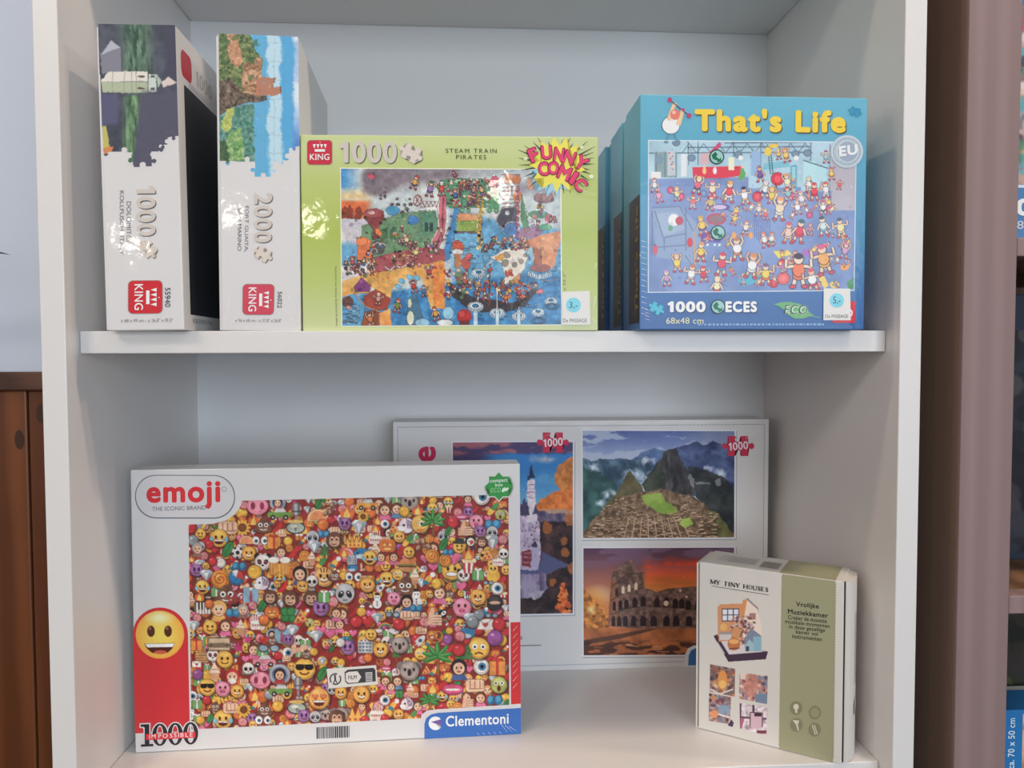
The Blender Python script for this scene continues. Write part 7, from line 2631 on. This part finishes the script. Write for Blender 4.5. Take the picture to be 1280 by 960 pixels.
# top and right faces
P8 = Plate([(0, 0), (1, 0), (1, 1), (0, 1)], (-tw / 2, tt, th_), (tw, 0, 0), (0, -tt, 0), b7, False)
P8.O = P8.O + np.array([0, 0, .0002])
P8.shape('band_top', [[(.575, .02), (.945, .02), (.945, .985), (.575, .985)]], sage, 1)
P8.shape('top_print', [[(.10 + .08 * (k % 2), .30 + .075 * k), (.38, .30 + .075 * k), (.38, .325 + .075 * k), (.10 + .08 * (k % 2), .325 + .075 * k)] for k in range(6)], (150, 142, 138), 1, label='faint rows of small print')
P8.shape('top_mark', [[(.42 + .012 * k, .35), (.427 + .012 * k, .35), (.427 + .012 * k, .8), (.42 + .012 * k, .8)] for k in range(11)], (120, 108, 98), 1)
P9 = Plate([(0, 0), (1, 0), (1, 1), (0, 1)], (tw / 2 + .0084, .017, th_), (0, .022, 0), (0, 0, -th_), b7, False)
P9.shape('side_print', [[(.1 + .3 * (k % 2), .2 + .011 * k), (.55, .2 + .011 * k), (.55, .206 + .011 * k), (.1 + .3 * (k % 2), .206 + .011 * k)] for k in range(36)] + [disc(.4, .72, .35, .05, 14)], (160, 152, 152), 3)

# ------------------------------------------------------------------ taupe shelf unit to the right
M_taupe = wood('taupe_painted_wood', (140, 116, 114), (154, 128, 126), (9, 9, .3), .6, 1.5, 2.0)
M_umber = wood('umber_stained_wood', (122, 98, 86), (144, 118, 104), (9, 9, .3), .6, 1.5, 2.0)
M_shelfwood = wood('brown_shelf_wood', (110, 78, 54), (150, 112, 82), (1, 6, 6), .55)
nb = tag(empty('shelf_unit', (.4416, 0, 0)), 'taupe painted wooden shelf unit standing right of the white bookcase', 'shelf unit')
for ux in (0, .90):
    u = box('upright', (ux, .006, 0), (ux + .052, .042, 2.2), M_umber, nb, .001)
    box('face_board', (ux, 0, 0), (ux + .052, .006, 2.2), M_taupe, u, .0012)
box('side_board', (.010, .042, 0), (.030, .335, 2.2), M_umber, nb, .001)
box('back_board', (.03, .325, 0), (.92, .335, 2.2), M_umber, nb)
NZ = (ZB + .5148, ZB + .1713, ZB - .19, .12, ZB + .86)
for z in NZ:
    sh = box('shelf', (.052, .0, z - .0175), (.90, .022, z), M_taupe, nb, .001)
    box('shelf_board', (.03, .022, z - .0175), (.91, .325, z), M_shelfwood, nb)


def stock_box(x0, x1, y, z, h_, t_, base, cols, seed, label, stripe=None, n=160):
    r = tag(empty('puzzle_box', ((x0 + x1) / 2, y, z)), label, 'puzzle box', 'puzzle boxes on the taupe shelf unit')
    w_ = x1 - x0
    box('lid', (-w_ / 2, 0, 0), (w_ / 2, t_ * .8, h_), flat(base, .5, True), r, .0009)
    box('tray', (-w_ / 2 + .001, t_ * .8, 0), (w_ / 2 - .001, t_, h_ - .001), CARD, r, .0006)
    P = Plate([(0, 0), (w_ * 1000, 0), (w_ * 1000, h_ * 1000), (0, h_ * 1000)], (-w_ / 2, 0, h_), (w_, 0, 0), (0, 0, -h_), r)
    return r, P


r, P = stock_box(.487, .78, .034, NZ[0], .262, .06, (84, 136, 190), None, 1, 'puzzle box with a colourful picture above a blue band, right of the taupe post')
speckle([(3, 30), (288, 30), (288, 204), (3, 204)], 140, 96, (150, 130, 124), [(196, 70, 100), (70, 130, 100), (214, 200, 196), (90, 110, 130), (206, 160, 120), (60, 70, 84), (84, 160, 170)], 420, 71, (3, 9)).sheet('cartoon_print', P, 1)
P.shape('white_rule', [stroke((0, 206), (291, 206), 3)], (206, 214, 226), 2)
P.text('number_lettering', [('1000', *hbox(-0.5 + 1, 218, 62, 235), .05)], (226, 230, 234), 2)
P.text('size_lettering', [('68x48 cm', *hbox(2, 240, 60, 248))], (196, 200, 206), 2)
r, P = stock_box(.50, .86, .122, NZ[1], .30, .06, (44, 52, 70), None, 2, 'dark puzzle box set far back on its shelf, right of the taupe post')
speckle([(4, 40), (356, 40), (356, 292), (4, 292)], 130, 100, (34, 34, 42), [(56, 54, 62), (24, 26, 34), (74, 70, 70), (40, 48, 62)], 240, 72, (5, 16)).sheet('photo_print', P, 1)
r, P = stock_box(.50, .80, .085, NZ[2], .335, .055, (40, 44, 36), None, 3, 'dark green and brown puzzle box standing behind the bright blue edged box')
speckle([(3, 3), (296, 3), (296, 330), (3, 330)], 130, 140, (40, 42, 34), [(58, 50, 40), (30, 34, 28), (70, 76, 44), (52, 44, 38)], 240, 73, (6, 18)).sheet('photo_print', P, 1)
P.shape('orange_rule', [[(0, 172), (300, 170), (300, 178), (0, 179)]], (190, 120, 60), 2)
r, P = stock_box(.497, .80, .024, NZ[2], .237, .055, (44, 124, 190), None, 4, 'bright blue edged puzzle box with upright white size lettering, right of the taupe post')
speckle([(32, 4), (299, 4), (299, 232), (32, 232)], 120, 110, (176, 140, 110), [(206, 180, 150), (110, 90, 80), (196, 110, 70), (90, 110, 90)], 240, 74, (3, 8)).sheet('photo_print', P, 1)
P.text('size_lettering', [('ca. 70 x 50 cm', (24, 60), (24, 8), (17, 60), .012)], (206, 222, 236), 2)

# ------------------------------------------------------------------ tall house plant left of the bookcase (only a leaf tip shows)
M_leaf = flat((44, 52, 40), .45)
pl = tag(empty('house_plant', (-1.02, .05, 0)), 'tall narrow-leaved house plant with dark arching leaves', 'plant')
pot = []
prof = [(0, .0), (.10, 0), (.125, .22), (.135, .22), (.135, .24), (.12, .24), (.115, .20), (0, .20)]
n = 24
pv = [(r_ * math.cos(2 * math.pi * k / n), r_ * math.sin(2 * math.pi * k / n), z_) for r_, z_ in prof for k in range(n)]
pf = [(i * n + k, i * n + (k + 1) % n, (i + 1) * n + (k + 1) % n, (i + 1) * n + k) for i in range(len(prof) - 1) for k in range(n)]
link('pot', mesh('pot', pv, pf), flat((150, 84, 60), .7), pl)
link('stem', tube_mesh('stem', [(0, 0, .2), (.02, .01, .7), (.03, .03, 1.1), (.05, .05, 1.40)], [.016, .014, .012, .009], 10), flat((110, 84, 62), .8), pl)


def leaf(base, mid, tip, wd):
    base, mid, tip = Vector(base), Vector(mid), Vector(tip)
    V, F = [], []
    for k in range(11):
        t = k / 10
        p = base * (1 - t) ** 2 + mid * 2 * t * (1 - t) + tip * t * t
        d = (mid - base) * (1 - t) + (tip - mid) * t
        s = d.cross(Vector((0, 0, 1))).normalized()
        ww = wd * (math.sin(math.pi * min(1, .12 + .88 * t)) ** .45 if t < 1 else 0.0) + .0004
        V += [p - s * ww, p + Vector((0, 0, -ww * .8)), p + s * ww]
        if k:
            b = 3 * k
            F += [(b - 3, b - 2, b + 1, b), (b - 2, b - 1, b + 2, b + 1)]
    link('leaf', mesh('leaf', V, F), M_leaf, pl)


top = (.05, .05, 1.40)
tipx = Vector((-.5416 + 1.02, .2 - .05, ZB + .5199))
leaf(top, (.30, .12, 1.475), tipx, .012)
rl_ = random.Random(8)
for k in range(15):
    a = math.pi * .25 + k * math.pi * 1.25 / 14
    L_ = rl_.uniform(.28, .42)
    if math.sin(a) > .35:
        L_ = min(L_, .15 / max(math.sin(a), .3))
    leaf(top, (top[0] + .5 * L_ * math.cos(a), top[1] + .5 * L_ * math.sin(a), 1.40 + rl_.uniform(.05, .2)),
         (top[0] + L_ * math.cos(a), top[1] + L_ * math.sin(a), 1.40 + rl_.uniform(-.2, .12)), .010)
